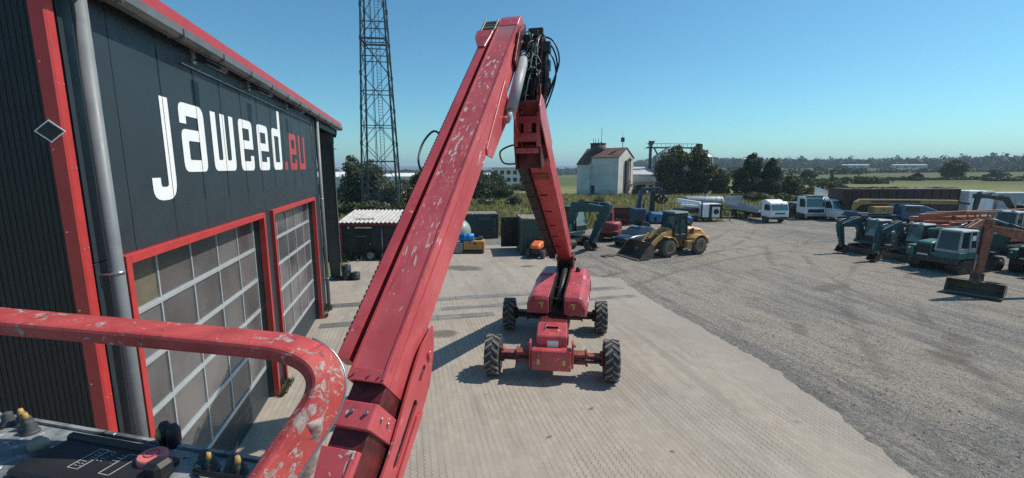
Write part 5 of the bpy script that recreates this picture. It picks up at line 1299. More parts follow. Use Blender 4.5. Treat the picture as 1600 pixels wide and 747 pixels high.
M['loaderroof'] = mat('grey_cab_roof', (0.15, 0.16, 0.165), 0.5, var=0.1)
M['loaderglass'] = mat('tinted_green_glass', (0.035, 0.075, 0.07), 0.06, var=0.3, spec=0.9)
wheel_loader()

def car():
    t = thing('car', 'dark low car half hidden behind the loader bucket', 'car', (17.6, 31.6, 0), R(203))
    st = [(-2.1, .55, .62, .7), (-2.05, .35, .88, .78), (-1.5, .25, .95, .86), (0, .25, .92, .87), (1.1, .25, .9, .86), (1.9, .28, .76, .8), (2.15, .4, .62, .68)]
    sec = lambda x, z0, z1, w: [(x, -w * .92, z0), (x, w * .92, z0), (x, w, (z0 + z1) / 2), (x, w * .94, z1 - .03), (x, w * .7, z1), (x, -w * .7, z1), (x, -w * .94, z1 - .03), (x, -w, (z0 + z1) / 2)]
    b = MB(); b.loft([sec(*q) for q in st], sm=True); b.build('body', M['carpaint'], t)
    b = MB(); cs = lambda x, z, w, wb: [(x, -wb, .9), (x, wb, .9), (x, w, z), (x, -w, z)]
    b.loft([cs(-1.9, .93, .7, .76), cs(-1.2, 1.34, .56, .8), cs(-.5, 1.42, .58, .81), cs(.15, 1.38, .57, .81), cs(1.05, .93, .7, .78)]); b.build('window_band', M['glass'], t, bevel=.02)
    b = MB(); b.loft([[(x, -w, z), (x, w, z), (x, w * .9, z + .03), (x, -w * .9, z + .03)] for x, w, z in ((-1.25, .57, 1.33), (-.5, .6, 1.42), (.2, .58, 1.38))]); b.build('roof', M['carpaint'], t)
    for x in (1.35, -1.3):
        for s in (-1, 1): wheel(t, (x, s * .76, .32), .32, .21, M['chrome'], 'y', out=s, n=20, hub=.62)
    for s in (-1, 1):
        b = MB(); b.hexa([(2.0, s * .5, .58), (2.0, s * .76, .58), (1.9, s * .8, .72), (1.95, s * .5, .72), (2.13, s * .48, .58), (2.02, s * .72, .58), (1.93, s * .78, .72), (2.02, s * .48, .72)]); b.build('headlight', M['lamp'], t)
car()
# ------------------------------------------------------------------ things standing about the yard
def corrugated(b, p, q, z0, z1, pitch=.28, dep=.04, mi=0):
    """corrugated sheet wall from p to q (2D), real folds"""
    P, Q = Vector(p), Vector(q); L = (Q - P).length; d = (Q - P) / L; n = Vector((d.y, -d.x)); N = max(1, int(L / pitch)); pts = []
    for i in range(N):
        for f, o in ((0, 0), (.3, 0), (.45, -dep), (.85, -dep)): pts.append(P + d * (L * (i + f) / N) + n * o)
    pts.append(Q)
    vs = [(v.x, v.y, z0) for v in pts] + [(v.x, v.y, z1) for v in pts]; m = len(pts)
    b.add(vs, [(i, i + 1, m + i + 1, m + i) for i in range(m - 1)], mi)
def container(name, label, loc, rz, L, Wd, H, m, roof_m=None, boards=False):
    """origin at the front left bottom corner; x along the front, y to the back"""
    t = thing(name, label, 'container', loc, rz)
    b = MB(); corrugated(b, (0, 0), (L, 0), .14, H - .1); corrugated(b, (L, 0), (L, Wd), .14, H - .1); corrugated(b, (L, Wd), (0, Wd), .14, H - .1); corrugated(b, (0, Wd), (0, 0), .14, H - .1)
    b.build('side_wall', m, t, fix=False)
    b = MB()
    for x in (0.04, L - .04):
        for y in (.04, Wd - .04): b.box((x, y, H / 2), (.14, .14, H))
    for z in (.08, H - .06):
        for y in (.03, Wd - .03): b.box((L / 2, y, z), (L - .15, .1, .14))
        for x in (.03, L - .03): b.box((x, Wd / 2, z), (.1, Wd - .15, .14))
    b.build('frame', m, t, bevel=.01)
    b = MB(); b.box((L / 2, Wd / 2, H - .03), (L - .1, Wd - .1, .03)); b.box((L / 2, Wd / 2, .1), (L - .1, Wd - .1, .03)); rf = b.build('roof', roof_m or m, t)
    if boards:
        b = MB(); rnd = random.Random(L)
        n = int(L / .22)
        for i in range(n): b.box((L * (i + .5) / n, Wd / 2 + rnd.uniform(-.1, .1), H + .03 + rnd.uniform(0, .03)), (.19, Wd + rnd.uniform(-.3, .1), .035), rz=rnd.uniform(-.02, .02))
        b.build('roof_boards', M['wood'], rf)
    return t

# site cabin with sheet roof
def site_cabin():
    t = thing('site_cabin', 'dark site cabin with red trim and a weathered white corrugated roof', 'cabin', (-4.45, 30.75, 0), R(-13))
    L, D, H = 6.4, 2.9, 2.35
    b = MB(); b.box((L / 2, D / 2, H / 2 + .05), (L, D, H - .1))
    for k in range(9): b.box((.4 + k * .78, -.006, H / 2), (.02, .02, H - .3))
    b.build('cabin_wall', M['cabindark'], t)
    b = MB(); b.box((.04, -.03, H / 2), (.16, .1, H)); b.box((L - .04, -.03, H / 2), (.16, .1, H)); b.box((L / 2, -.16, H + .02), (L + .3, .06, .18)); b.build('red_trim', M['redwood'], t, bevel=.01)
    b = MB(); n = 24; secs = []
    vs = []; fs = []
    for i in range(n * 2 + 1):
        x = -.18 + (L + .36) * i / (n * 2); dz = .085 * (i % 2)
        vs += [(x, -.2, H + .1 + dz), (x, D + .3, H + .62 + dz), (x, -.2, H + .08 + dz), (x, D + .3, H + .60 + dz)]
    for i in range(n * 2): a = i * 4; fs += [(a, a + 4, a + 5, a + 1), (a + 2, a + 3, a + 7, a + 6), (a, a + 2, a + 6, a + 4), (a + 1, a + 5, a + 7, a + 3)]
    b.add(vs, fs); rf = b.build('corrugated_roof', M['sheetroof'], t, fix=False)
    b = MB(); b.box((4.6, 1.2, H + .42), (.7, .5, .03), ry=0, rx=.16, rz=.3); b.box((4.2, 1.3, H + .45), (.5, .3, .03), rx=.16, rz=-.4); b.box((1.5, .5, H + .3), (1.2, .1, .03), rx=.16, rz=.1); b.build('loose_scrap', M['black'], rf)
    b = MB(); b.box((1.55, -.012, 1.1), (.95, .03, 2.0)); d = b.build('door', M['anthracite_dk'], t, bevel=.01)
    b = MB(); b.box((1.95, -.05, 1.05), (.12, .05, .05)); b.box((1.35, -.035, 1.55), (.8, .01, .035), ry=-.06); b.build('door_handle', M['steel'], d)
    b = MB(); b.box((1.55, -.06, 2.14), (1.1, .1, .1)); b.build('light_strip', M['lamp'], t, bevel=.02)
    b = MB(); b.box((.55, -.03, 2.13), (.12, .04, .12)); b.build('small_lamp', M['lamp'], t)
    w = MB(); w.box((4.35, -.01, 1.55), (1.2, .02, .9)); wi = w.build('window', M['glass'], t)
    f = MB()
    for x in (3.73, 4.97): f.box((x, -.03, 1.55), (.07, .06, 1.04))
    for z in (1.06, 2.04): f.box((4.35, -.03, z), (1.17, .06, .07))
    f.build('window_frame', M['galv'], wi)
    b = MB(); b.tube([(2.75, -.05, .1), (2.75, -.05, 2.2)], .035, 8); b.build('rain_pipe', M['galv'], t)
M['cabindark'] = mat('dark_blue_cabin_boards', (0.022, 0.028, 0.038), 0.6, var=0.3, vs=3, dirt=0.4, dirt_c=(0.05, 0.05, 0.05))
M['redwood'] = mat('dark_red_board', (0.19, 0.022, 0.022), 0.55, var=0.2)
site_cabin()

def car_wheel(label, x, y, rz):
    t = thing('spare_car_wheel', label, 'car wheel', (x, y, 0), rz, 'car wheels leaning on the cabin')
    b = MB(); r, w = .325, .2
    b.lathe([(r * .64, -w * .42), (r * .86, -w * .5), (r, -w * .4), (r, w * .4), (r * .86, w * .5), (r * .64, w * .42)], (0, 0, r), 'y', 26); ty = b.build('tyre', M['black'], t)
    b = MB(); b.lathe([(r * .66, -w * .5), (r * .66, w * .4), (r * .6, w * .4), (r * .58, -w * .42)], (0, 0, r), 'y', 26)
    for k in range(5):
        a = R(90 + 72 * k); p = Vector((0, -w * .46, r)); e = p + Vector((math.cos(a), 0, math.sin(a))) * r * .6
        b.bar(p, e, .085, .03, up=(0, 1, 0), w2=.06)
    b.cyl((0, -w * .5, r), (0, -w * .3, r), .055, n=12); b.build('rim', M['chrome'], ty)
    t.rotation_euler = (R(-10), 0, rz)
car_wheel('alloy car wheel leaning below the cabin door handle', -2.55, 29.86, R(-13)); car_wheel('alloy car wheel under the cabin window beside another wheel', -1.62, 29.66, R(-13))

def drum(name, label, loc, r, h, m, cat, lie=None, ribs=True, group=None):
    t = thing(name, label, cat, loc, 0, group)
    prof = [(r * .9, .0), (r, .02), (r, h * .32), (r * 1.05, h * .34), (r, h * .36), (r, h * .64), (r * 1.05, h * .66), (r, h * .68), (r, h - .02), (r * .92, h), (r * .9, h - .025)]
    b = MB(); b.lathe(prof, (0, 0, 0), 'z', 22); sh = b.build('shell', m, t)
    b = MB(); b.cyl((r * .5, 0, h - .02), (r * .5, 0, h + .02), .04, n=10); b.build('bung', M['steel'], t)
    if lie: t.rotation_euler = lie
    return t
drum('oil_drum', 'dark oil drum standing beside the canopy column', (-3.42, 24.85, 0), .25, .82, M['blackcan'], 'drum', group='drums by the canopy column')
drum('oil_drum', 'short dark drum a step right of the taller drum', (-2.95, 24.75, 0), .24, .42, M['blackcan'], 'drum', group='drums by the canopy column')

container('storage_container', 'dark blue corrugated container with boards on its roof behind the tank', (3.2, 37.3, 0), R(-4), 4.25, 2.4, 2.1, M['contblue'], boards=True)
def louvre():
    t = bpy.data.objects['storage_container']
    b = MB(); b.box((3.3, -.03, 1.05), (1.5, .05, 1.7)); d = b.build('door', M['contblue'], t, bevel=.01)
    b = MB()
    for k in range(13): b.box((3.3, -.07, .35 + k * .11), (1.36, .04, .035), rx=.5)
    b.build('door_louvre', M['contblue'], d)
louvre()
g_ = container('storage_container', 'dark green corrugated container with weathered roof boards and one door swung open', (7.52, 29.25, 0), R(-8), 2.45, 3.0, 2.5, M['contgreen'], boards=True)
b = MB(); b.box((-.62, 2.95, 1.25), (1.2, .08, 2.25))
for k in range(3): b.box((-.62, 2.9, .5 + k * .75), (1.1, .03, .1))
b.cyl((-.9, 2.88, .2), (-.9, 2.88, 2.3), .03, n=8); b.cyl((-.4, 2.88, .2), (-.4, 2.88, 2.3), .03, n=8); b.build('open_door', M['sheen_black'] if 'sheen_black' in M else M['black'], g_, bevel=.01)
b = MB(); b.box((-.004, 1.5, 1.25), (.03, 2.6, 2.15)); b.build('doorway_shade_sheet', M['black'], g_)  # black sheet stands in for the darkness on the container's left side

def tank():
    t = thing('tank', 'pale green domed storage tank behind the boom and the blue drum', 'tank', (2.9, 34.2, 0), R(-6))
    b = MB(); r = 1.0; pr = [(r * math.cos(R(a)) if a < 90 else 0.001, .9 + r * .9 * math.sin(R(a))) for a in range(0, 91, 10)]
    b.lathe([(.001, -2.2 - .5), (.5, -2.6), (.85, -2.4), (r, -2.1)] + pr, (0, 0, 1.12), 'x', 32); b.build('shell', M['tank'], t)
    b = MB()
    for x in (-1.6, .5): b.prism([(-.8, 0), (.8, 0), (.75, .5), (.35, .16 + .05), (-.35, .21), (-.75, .5)], (x - .08, 0, 0), (0, 1, 0), (0, 0, 1), (1, 0, 0), .16)
    b.build('cradle', M['dkmetal'], t)
    b = MB(); b.cyl((-.5, 0, 2.08), (-.5, 0, 2.25), .28, n=18); b.build('manhole_cover', M['steel'], t)
tank()
def power_pack():
    t = thing('power_pack', 'ochre yellow machine box on a black skid beside a grey block', 'machine', (4.45, 31.1, 0), R(-13))
    b = MB(); b.box((0, .1, .12), (1.5, 1.3, .24)); b.box((.6, -.58, .18), (.14, .1, .1)); b.build('skid', M['black'], t, bevel=.02)
    b = MB(); b.box((0, .1, .58), (1.36, 1.1, .66)); bo = b.build('casing', M['ochre'], t, bevel=.03)
    b = MB(); b.box((.12, -.462, .72), (.18, .02, .14)); b.box((-.2, -.462, .75), (.08, .02, .1)); b.build('control_opening', M['black'], bo)
    b = MB(); b.box((-.1, -.462, .48), (.9, .01, .008)); b.box((0, -.462, .3), (1.3, .012, .02)); b.build('panel_edge', M['dkmetal'], bo)
    b = MB(); b.box((.1, .2, .97), (.9, .6, .12)); b.cyl((-.35, 0, .91), (-.35, 0, 1.08), .07, n=10); b.box((.5, .3, 1.02), (.3, .5, .2)); b.build('top_unit', M['dkmetal'], t, bevel=.02)
    b = MB(); b.box((.74, .1, .5), (.1, 1.2, .75)); b.build('end_frame', M['ochre'], t, bevel=.01)
    t = thing('concrete_block', 'grey concrete block standing between the lift boom and the ochre machine', 'block', (3.3, 31.35, 0), R(-13))
    b = MB(); b.box((0, 0, .42), (.9, 1.0, .72)); b.build('block', M['conc'], t, bevel=.03)
    b = MB(); b.box((0, 0, .04), (.8, .9, .08)); b.build('skid', M['black'], t)
    t = drum('plastic_drum', 'bright blue drum lying on top of the ochre machine and grey block', (3.55, 31.45, 1.06), .3, 1.0, M['bluedrum'], 'drum', lie=(0, R(90), R(-13)))
    t.location = (3.5, 31.2, 1.12)
M['ochre'] = mat('ochre_machine_paint', (0.46, 0.25, 0.075), 0.5, var=0.12, dirt=0.3)
M['conc'] = mat('grey_concrete', (0.27, 0.265, 0.255), 0.9, var=0.12, vs=5, dirt=0.3)
power_pack()

def mini_tractor():
    t = thing('compact_tractor', 'small black tractor with a bright orange hood in front of the green container', 'tractor', (8.55, 28.55, 0), R(235))
    for x, r in ((.5, .3), (-.5, .38)):
        for s in (-1, 1): wheel(t, (x, s * .5, r), r, .24, M['dkmetal'], 'y', lugs=10, out=s, n=20)
    b = MB(); b.box((0, 0, .5), (1.5, .6, .4)); b.box((-.5, 0, .8), (.5, .8, .2)); b.build('chassis', M['black'], t, bevel=.03)
    b = MB(); b.loft([[(x, -w, z0), (x, w, z0), (x, w, z1 - .08), (x, w - .1, z1), (x, -w + .1, z1), (x, -w, z1 - .08)] for x, w, z0, z1 in ((-.1, .36, .7, 1.12), (.4, .36, .68, 1.06), (.75, .34, .68, .95), (.85, .28, .7, .86))]); b.build('hood', M['orangehood'], t, bevel=.02)
    b = MB(); b.box((-.55, 0, .98), (.4, .42, .14)); b.box((-.76, 0, 1.2), (.1, .42, .4)); b.build('seat', M['black'], t, bevel=.03)
    b = MB(); b.tube([(-.15, 0, 1.0), (-.3, 0, 1.25)], .025, 8); b.lathe([(.17, 0), (.19, .02), (.17, .04)], (-.3, 0, 1.25), 'z', 14); b.build('steering_wheel', M['black'], t)
    b = MB(); b.bar((-.75, -.28, .35), (-1.5, -.34, .1), .1, .06); b.bar((-.75, .28, .35), (-1.5, .34, .1), .1, .06); b.build('rear_fork', M['wood'], t)
mini_tractor()

# steel beams stacked behind the red excavator
def beams():
    rnd = random.Random(2)
    c = Vector((22.2, 42.6)); d = Vector((.974, -.228)); n = Vector((.228, .974))
    for j in range(5):
        for i in range(3):
            if j == 4 and i == 2: continue
            t = thing('steel_beam', 'rusty brown steel beam in the stack beyond the red excavator', 'beam', (c.x + n.x * i * .5 - d.x * .4, c.y + n.y * i * .5 - d.y * .4, .1 + j * .38), math.atan2(d.y, d.x) + rnd.uniform(-.02, .02), 'steel beams in the stack')
            b = MB(); L = 2.9 + rnd.uniform(-.3, .3)
            b.box((0, 0, .015), (L, .3, .03)); b.box((0, 0, .15), (L, .03, .24)); b.box((0, 0, .285), (L, .3, .03)); b.build('flange', M['liftrust'] if (i + j) % 2 else M['brownsteel'], t)
            b = MB()
            for x in (-1, 1): b.box((x, 0, .34), (.12, .36, .06))
            b.build('spacer', M['wood'], t)
M['brownsteel'] = mat('brown_rusty_steel', (0.085, 0.042, 0.032), 0.7, var=0.4, vs=5)
beams()

def timber_crane():
    t = thing('loader_crane_truck', 'blue crane carrier with folded crane, hanging grapple and blue cover', 'crane truck', (23.6, 38.2, 0), R(-13))
    B = M['blue']
    for x in (-1.6, 1.2, 2.3):
        for s in (-1, 1): wheel(t, (x, s * .95, .5), .5, .35, M['dkmetal'], 'y', out=s)
    b = MB(); b.box((.3, 0, .8), (5.6, .9, .25)); b.box((-2.0, 0, 1.0), (1.0, 1.9, .2)); b.build('chassis', M['black'], t, bevel=.02)
    b = MB(); b.box((-2.1, 0, 1.6), (1.15, 1.7, 1.25)); e = b.build('engine_house', M['blue'], t, bevel=.05)
    b = MB()
    for k in range(6): b.box((-2.1, -.86, 1.25 + .13 * k), (.9, .02, .05))
    b.build('grille', M['black'], e)
    b = MB(); secs = []
    for x, z, w in ((-1.2, 1.55, .8), (-1.0, 1.9, .9), (.6, 1.75, .95), (2.2, 1.6, .95), (2.9, 1.45, .9), (3.0, 1.1, .9)): secs.append([(x, -w, .95), (x, w, .95), (x, w * .95, z - .15), (x, w * .4, z), (x, -w * .4, z + .02), (x, -w * .95, z - .12)])
    b.loft(secs); b.build('blue_cover', M['bluetarp'], t, bevel=.04)
    b = MB(); b.bar((-2.1, .5, 1.0), (-1.7, .5, 3.9), .45, .42, up=(1, 0, 0), w2=.4, h2=.34); b.box((-1.7, .5, 1.3), (.7, .7, .7)); b.bar((-2.0, .3, 1.5), (-1.75, .3, 3.3), .14, .14, up=(1, 0, 0)); b.build('crane_column', B, t, bevel=.02)
    b = MB(); b.bar((-1.75, .5, 4.05), (.15, .5, 4.1), .28, .2); b.bar((-1.2, .5, 3.95), (.3, .5, 4.0), .16, .12); b.build('crane_jib', B, t, bevel=.015)
    b = MB(); b.bar((-.55, .5, 3.9), (-.6, .5, 1.5), .42, .4, up=(1, 0, 0)); b.build('crane_arm', M['black'], t, bevel=.02)
    jack(t, (-1.5, 1.6), (-1.0, 3.8), .09, .8)
    g = MB(); g.cyl((.3, .5, 4.0), (.3, .5, 3.55), .06, n=8); g.box((.3, .5, 3.45), (.4, .4, .24))
    for k in range(6):
        a = R(60 * k); u = Vector((math.cos(a), math.sin(a), 0)); p = Vector((.3, .5, 3.4))
        g.tube([p + u * .15, p + u * .5 - Vector((0, 0, .12)), p + u * .55 - Vector((0, 0, .42)), p + u * .32 - Vector((0, 0, .72)), p + u * .1 - Vector((0, 0, .82))], .1, 6, rs=[.1, .12, .11, .08, .03])
    g.build('grapple', M['black'], t)
timber_crane()

def lorry(name, label, loc, rz, kind, cat='truck'):
    t = thing(name, label, cat, loc, rz, sc=1.08 if kind == 'tractor' else 1.0)
    Wm = M['white']; H = {'flat': 2.35, 'tractor': 2.55}[kind]; w = 1.12
    b = MB(); x0, x1 = -1.55, 0
    side = [(x0, .75), (x1 + .02, .62), (x1 + .05, 1.1), (x1, 1.35), (x1 - .22, H - .12), (x1 - .45, H), (x0 + .1, H), (x0, H - .1)]
    b.prism(side, (0, -w, 0), (1, 0, 0), (0, 0, 1), (0, 1, 0), 2 * w); cb = b.build('cab', Wm, t, bevel=.05)
    p = MB(); f = lambda s: (x1 - .22 * s * .85 + .004, 1.42 + (H - .2 - 1.42) * s)
    (xa, za), (xb, zb) = f(.0), f(.95)
    p.hexa([(xa - .02, -w + .1, za), (xa + .012, -w + .1, za), (xa + .012, w - .1, za), (xa - .02, w - .1, za), (xb - .03, -w + .14, zb), (xb + .012, -w + .14, zb), (xb + .012, w - .14, zb), (xb - .03, w - .14, zb)]); p.build('windscreen', M['glass_sky'], cb, bevel=.02)
    for s in (-1, 1):
        p = MB(); p.prism([(-1.05, 1.4), (-.12, 1.4), (-.3, H - .28), (-1.05, H - .28)], (0, s * (w + .004) - .01, 0), (1, 0, 0), (0, 0, 1), (0, 1, 0), .02); p.build('side_window', M['glass'], cb)
        p = MB(); p.bar((-.1, s * w, 1.95), (.02, s * (w + .22), 2.0), .03, .03); p.box((.02, s * (w + .24), 1.75), (.06, .18, .5)); p.build('mirror', M['black'], cb, bevel=.015)
        p = MB(); p.box((x1 + .05, s * .88, .72), (.05, .3, .16)); p.build('headlight', M['lamp'], cb, bevel=.01)
    p = MB(); p.box((x1 + .035, 0, 1.08), (.06, 1.25, .16)) if kind == 'flat' else p.box((x1 + .04, 0, 1.0), (.06, 1.75, .36))
    for k in range(2 if kind == 'flat' else 4): p.box((x1 + .06, 0, (1.03 if kind == 'flat' else .86) + k * .09), (.04, 1.2 if kind == 'flat' else 1.7, .03))
    p.build('front_grille', M['black'], cb)
    p = MB(); p.box((x1 - .02, 0, .56), (.22, 2 * w, .28)); p.box((x1 + .1, 0, .5), (.02, .5, .11)); p.build('bumper', M['dkmetal'] if kind == 'flat' else M['greycab'], t, bevel=.03)
    L = 8.0 if kind == 'flat' else 6.4
    b = MB(); b.box((-L / 2, .38, .82), (L - .6, .12, .24)); b.box((-L / 2, -.38, .82), (L - .6, .12, .24)); b.box((-2.6, .8, .62), (.9, .45, .42)); b.box((-2.6, -.8, .62), (.9, .45, .42)); b.build('chassis', M['black'], t, bevel=.02)
    axles = [-.95, -L + 1.6] + ([-L + 2.8] if kind == 'tractor' else [])
    for x in axles:
        for s in (-1, 1): wheel(t, (x, s * (w - .17), .45), .45, .3, M['steel'], 'y', out=s, n=22)
    if kind == 'flat':
        b = MB(); b.box((-4.85, 0, 1.05), (6.1, 2.3, .14))
        for s in (-1, 1):
            b.box((-4.85, s * 1.14, 1.32), (6.1, .05, .42))
            for k in range(3): b.box((-4.85, s * 1.17, 1.2 + k * .14), (6.0, .012, .012))
        b.build('load_bed', M['greyside'], t, bevel=.01)
        b = MB(); b.box((-7.9, .0, 1.85), (.06, 2.3, 1.35))
        for k in range(7): b.box((-7.86, -1.0 + k * .33, 1.85), (.04, .04, 1.3))
        b.build('tail_gate', M['greyboard'], t, bevel=.01)
        b = MB(); b.box((-1.72, 0, 1.75), (.08, 2.1, 1.35)); b.build('front_wall', M['greyboard'], t, bevel=.01)
        b = MB(); b.hexa([(-1.4, -.95, H), (-.7, -.95, H), (-.7, .95, H), (-1.4, .95, H), (-1.45, -.95, H + .2), (-1.2, -.95, H + .2), (-1.2, .95, H + .2), (-1.45, .95, H + .2)]); b.build('roof_spoiler', Wm, cb, bevel=.02)
    else:
        b = MB(); b.box((-3.4, 0, 1.3), (2.6, 2.2, .8)); b.build('rear_body', M['dkmetal'], t, bevel=.03)
        b = MB(); b.box((-.35, 0, H + .03), (.6, 1.9, .12)); b.build('sun_visor', M['glass_sky'], cb, bevel=.02)
        b = MB(); b.box((-1.2, 0, H + .05), (.5, 1.9, .14)); b.build('roof_rack', M['dkmetal'], cb, bevel=.02)
    return t
M['glass_sky'] = mat('green_tinted_windscreen', (0.05, 0.15, 0.14), 0.06, var=0.3, spec=0.9)
M['greyside'] = mat('blue_grey_dropside', (0.34, 0.38, 0.41), 0.45, 0.2, var=0.08, vs=2, dirt=0.2)
lorry('flatbed_truck', 'white flatbed truck with grey drop sides and an upright tail gate', (39.75, 40.4, 0), R(-94), 'flat')
lorry('tractor_truck', 'white heavy truck cab with green tinted windscreen parked beside the white van', (46.3, 42.0, 0), R(-101), 'tractor')

def van():
    t = thing('van', 'white delivery van with a sloping bonnet at the end of the truck row', 'van', (48.3, 40.0, 0), R(-98), sc=1.1)
    b = MB(); w = .92
    side = [(-4.4, .35), (.0, .35), (.06, .7), (-.02, 1.02), (-.55, 1.22), (-.98, 2.12), (-1.3, 2.24), (-4.3, 2.27), (-4.4, 2.1)]
    b.prism(side, (0, -w, 0), (1, 0, 0), (0, 0, 1), (0, 1, 0), 2 * w); bd = b.build('body', M['white'], t, bevel=.06)
    p = MB(); p.hexa([(-.58, -w + .1, 1.26), (-.55, -w + .1, 1.27), (-.55, w - .1, 1.27), (-.58, w - .1, 1.26), (-.97, -w + .14, 2.06), (-.94, -w + .14, 2.07), (-.94, w - .14, 2.07), (-.97, w - .14, 2.06)]); p.build('windscreen', M['glass_sky'], bd)
    for s in (-1, 1):
        p = MB(); p.prism([(-1.8, 1.3), (-.7, 1.3), (-1.02, 2.0), (-1.8, 2.0)], (0, s * (w + .004) - .01, 0), (1, 0, 0), (0, 0, 1), (0, 1, 0), .02); p.build('side_window', M['glass'], bd)
        p = MB(); p.box((.03, s * .7, .74), (.06, .26, .16)); p.build('headlight', M['lamp'], bd, bevel=.01)
        p = MB(); p.box((-.7, s * (w + .14), 1.45), (.08, .16, .3)); p.build('mirror', M['black'], bd, bevel=.02)
        for x in (-.75, -3.5): wheel(t, (x, s * (w - .1), .34), .34, .2, M['steel'], 'y', out=s, n=20)
    p = MB(); p.box((.05, 0, .74), (.04, 1.0, .14)); p.build('front_grille', M['black'], bd)
    p = MB(); p.box((.03, 0, .42), (.14, 1.86, .2)); p.build('bumper', M['dkmetal'], t, bevel=.03)
van()

def trailer_unit():
    t = thing('boom_trailer', 'white trailer unit with black end panels and a long white folded boom', 'trailer', (33.6, 44.3, 0), R(-13))
    b = MB(); b.box((0, 0, 1.25), (2.4, 2.0, 1.5)); bd = b.build('housing', M['white'], t, bevel=.04)
    p = MB(); p.box((-.15, -1.01, 1.25), (.34, .03, 1.5)); p.box((1.05, -1.01, 1.25), (.28, .03, 1.5)); p.box((.45, -1.01, 1.85), (.9, .03, .3)); p.box((-1.16, -1.01, 1.3), (.16, .05, 1.7)); p.build('black_panel', M['black'], bd)
    p = MB(); p.lathe([(.06, -.06), (.3, -.04), (.3, 0), (.05, .0)], (.5, -1.02, 1.15), 'y', 16); p.build('cable_reel', M['black'], bd)
    b = MB(); b.bar((-3.6, .2, 2.35), (-.9, .1, 1.95), .45, .5); b.bar((-3.3, -.15, 1.85), (-1.0, -.15, 1.65), .25, .3); b.build('folded_boom', M['white'], t, bevel=.03)
    b = MB()
    for k in range(5): b.bar((-3.2 + k * .5, -.05, 2.1 - k * .07), (-2.95 + k * .5, -.15, 1.75 - k * .04), .06, .06)
    b.box((-2.3, .1, 1.2), (3.0, 1.0, .5)); b.build('boom_support', M['dkmetal'], t)
    b = MB(); b.box((-.6, 0, .45), (5.6, 1.2, .14)); b.bar((1.1, -.6, .45), (2.9, 0, .42), .12, .12); b.bar((1.1, .6, .45), (2.9, 0, .42), .12, .12); b.box((2.9, 0, .45), (.4, .2, .2)); b.cyl((2.6, 0, 0), (2.6, 0, .5), .06, n=8); b.build('chassis', M['black'], t, bevel=.01)
    for s in (-1, 1): wheel(t, (-.2, s * .85, .36), .36, .25, M['steel'], 'y', out=s, n=18)
trailer_unit()
def tanker():
    t = thing('tank_trailer', 'silver cylindrical tank trailer behind the white trailer unit', 'tanker', (36.6, 49.3, 0), R(-18))
    r = .78; b = MB(); b.lathe([(.001, -2.5), (.45, -2.45), (.7, -2.3), (r, -2.05), (r, 2.05), (.7, 2.3), (.45, 2.45), (.001, 2.5)], (0, 0, 1.75), 'x', 30); sh = b.build('vessel', M['greymatte'], t)
    p = MB()
    for x in (-1.4, 0, 1.4, 2.03): p.lathe([(r + .015, -.03), (r + .015, .03)], (x, 0, 1.75), 'x', 30)
    p.build('band', M['greymatte'], sh)
    p = MB(); p.cyl((.3, 0, 2.5), (.3, 0, 2.66), .25, n=16); p.bar((-1.8, 0, 2.56), (1.9, 0, 2.56), .3, .03); p.build('manhole', M['steel'], sh)
    b = MB(); b.box((0, 0, .85), (4.6, .8, .2)); b.bar((2.2, 0, .85), (3.6, 0, .7), .15, .15); b.cyl((2.8, .3, 0), (2.8, .3, .9), .07, n=8); b.build('chassis', M['dkmetal'], t)
    for x in (-.9, .2):
        for s in (-1, 1): wheel(t, (x, s * .85, .45), .45, .28, M['steel'], 'y', out=s, n=18)
tanker()

# ------------------------------------------------------------------ the row at the right: trailers, cranes
def tipper_trailer():
    t = thing('goods_trailer', 'long dark brown trailer with upright posts forming the back of the yard', 'trailer', (55.0, 40.1, 0), R(-13.5))
    L, H0, H1 = 13.2, .9, 3.7
    b = MB(); b.box((0, 0, (H0 + H1) / 2), (L, 2.4, H1 - H0)); bd = b.build('body', M['brown'], t, bevel=.02)
    p = MB()
    for k in range(14):
        x = -L / 2 + .1 + k * (L - .2) / 13; p.box((x, -1.23, (H0 + H1) / 2), (.09, .06, H1 - H0 - .03))
    p.build('side_post', M['brownpost'], bd)
    p = MB(); rnd = random.Random(8)
    for k in range(34):
        x = -L / 2 + .3 + rnd.random() * (L - .6); p.box((x, rnd.uniform(-1.1, 1.0), H1 + rnd.uniform(.02, .14)), (rnd.uniform(.3, 1.6), .1, .06), rz=rnd.uniform(-.3, .3), ry=rnd.uniform(-.08, .08))
    p.build('loose_load', M['dkmetal'], bd)
    b = MB(); b.box((0, 0, .78), (L, 1.0, .2)); b.build('chassis', M['black'], t)
    for x in (2.5, 3.8, 5.1):
        for s in (-1, 1): wheel(t, (x, s * 1.0, .48), .48, .3, M['steel'], 'y', out=s, n=18)
M['brownpost'] = mat('brown_post', (0.09, 0.04, 0.035), 0.6, var=0.3, vs=3)
tipper_trailer()
def box_body(name, label, loc, L, H, m, win):
    t = thing(name, label, 'container', loc, R(-13.5))
    b = MB(); b.box((L / 2, 0, H / 2 + .25), (L, 2.3, H - .5)); bd = b.build('body', m, t, bevel=.03)
    b = MB()
    n = max(2, int(L / .9))
    for k in range(n + 1): b.box((.04 + (L - .08) * k / n, -1.16, H / 2 + .25), (.05, .03, H - .56))
    for z in (.06, H - .5): b.box((L / 2, -1.165, z + .25), (L - .06, .035, .08))
    b.build('rib', m, bd)
    if win: b = MB(); b.box((L * .5, -1.17, H - .55), (L * .72, .02, .5)); b.build('window_strip', M['glass'], bd)
    b = MB()
    for x in (.4, L - .4): b.box((x, 0, .12), (.3, 2.0, .26))
    b.build('support', M['black'], t)
box_body('equipment_shelter', 'white shelter with a dark window strip next to the brown trailer', (62.4, 38.3, 0), 2.9, 3.45, M['white'], True)
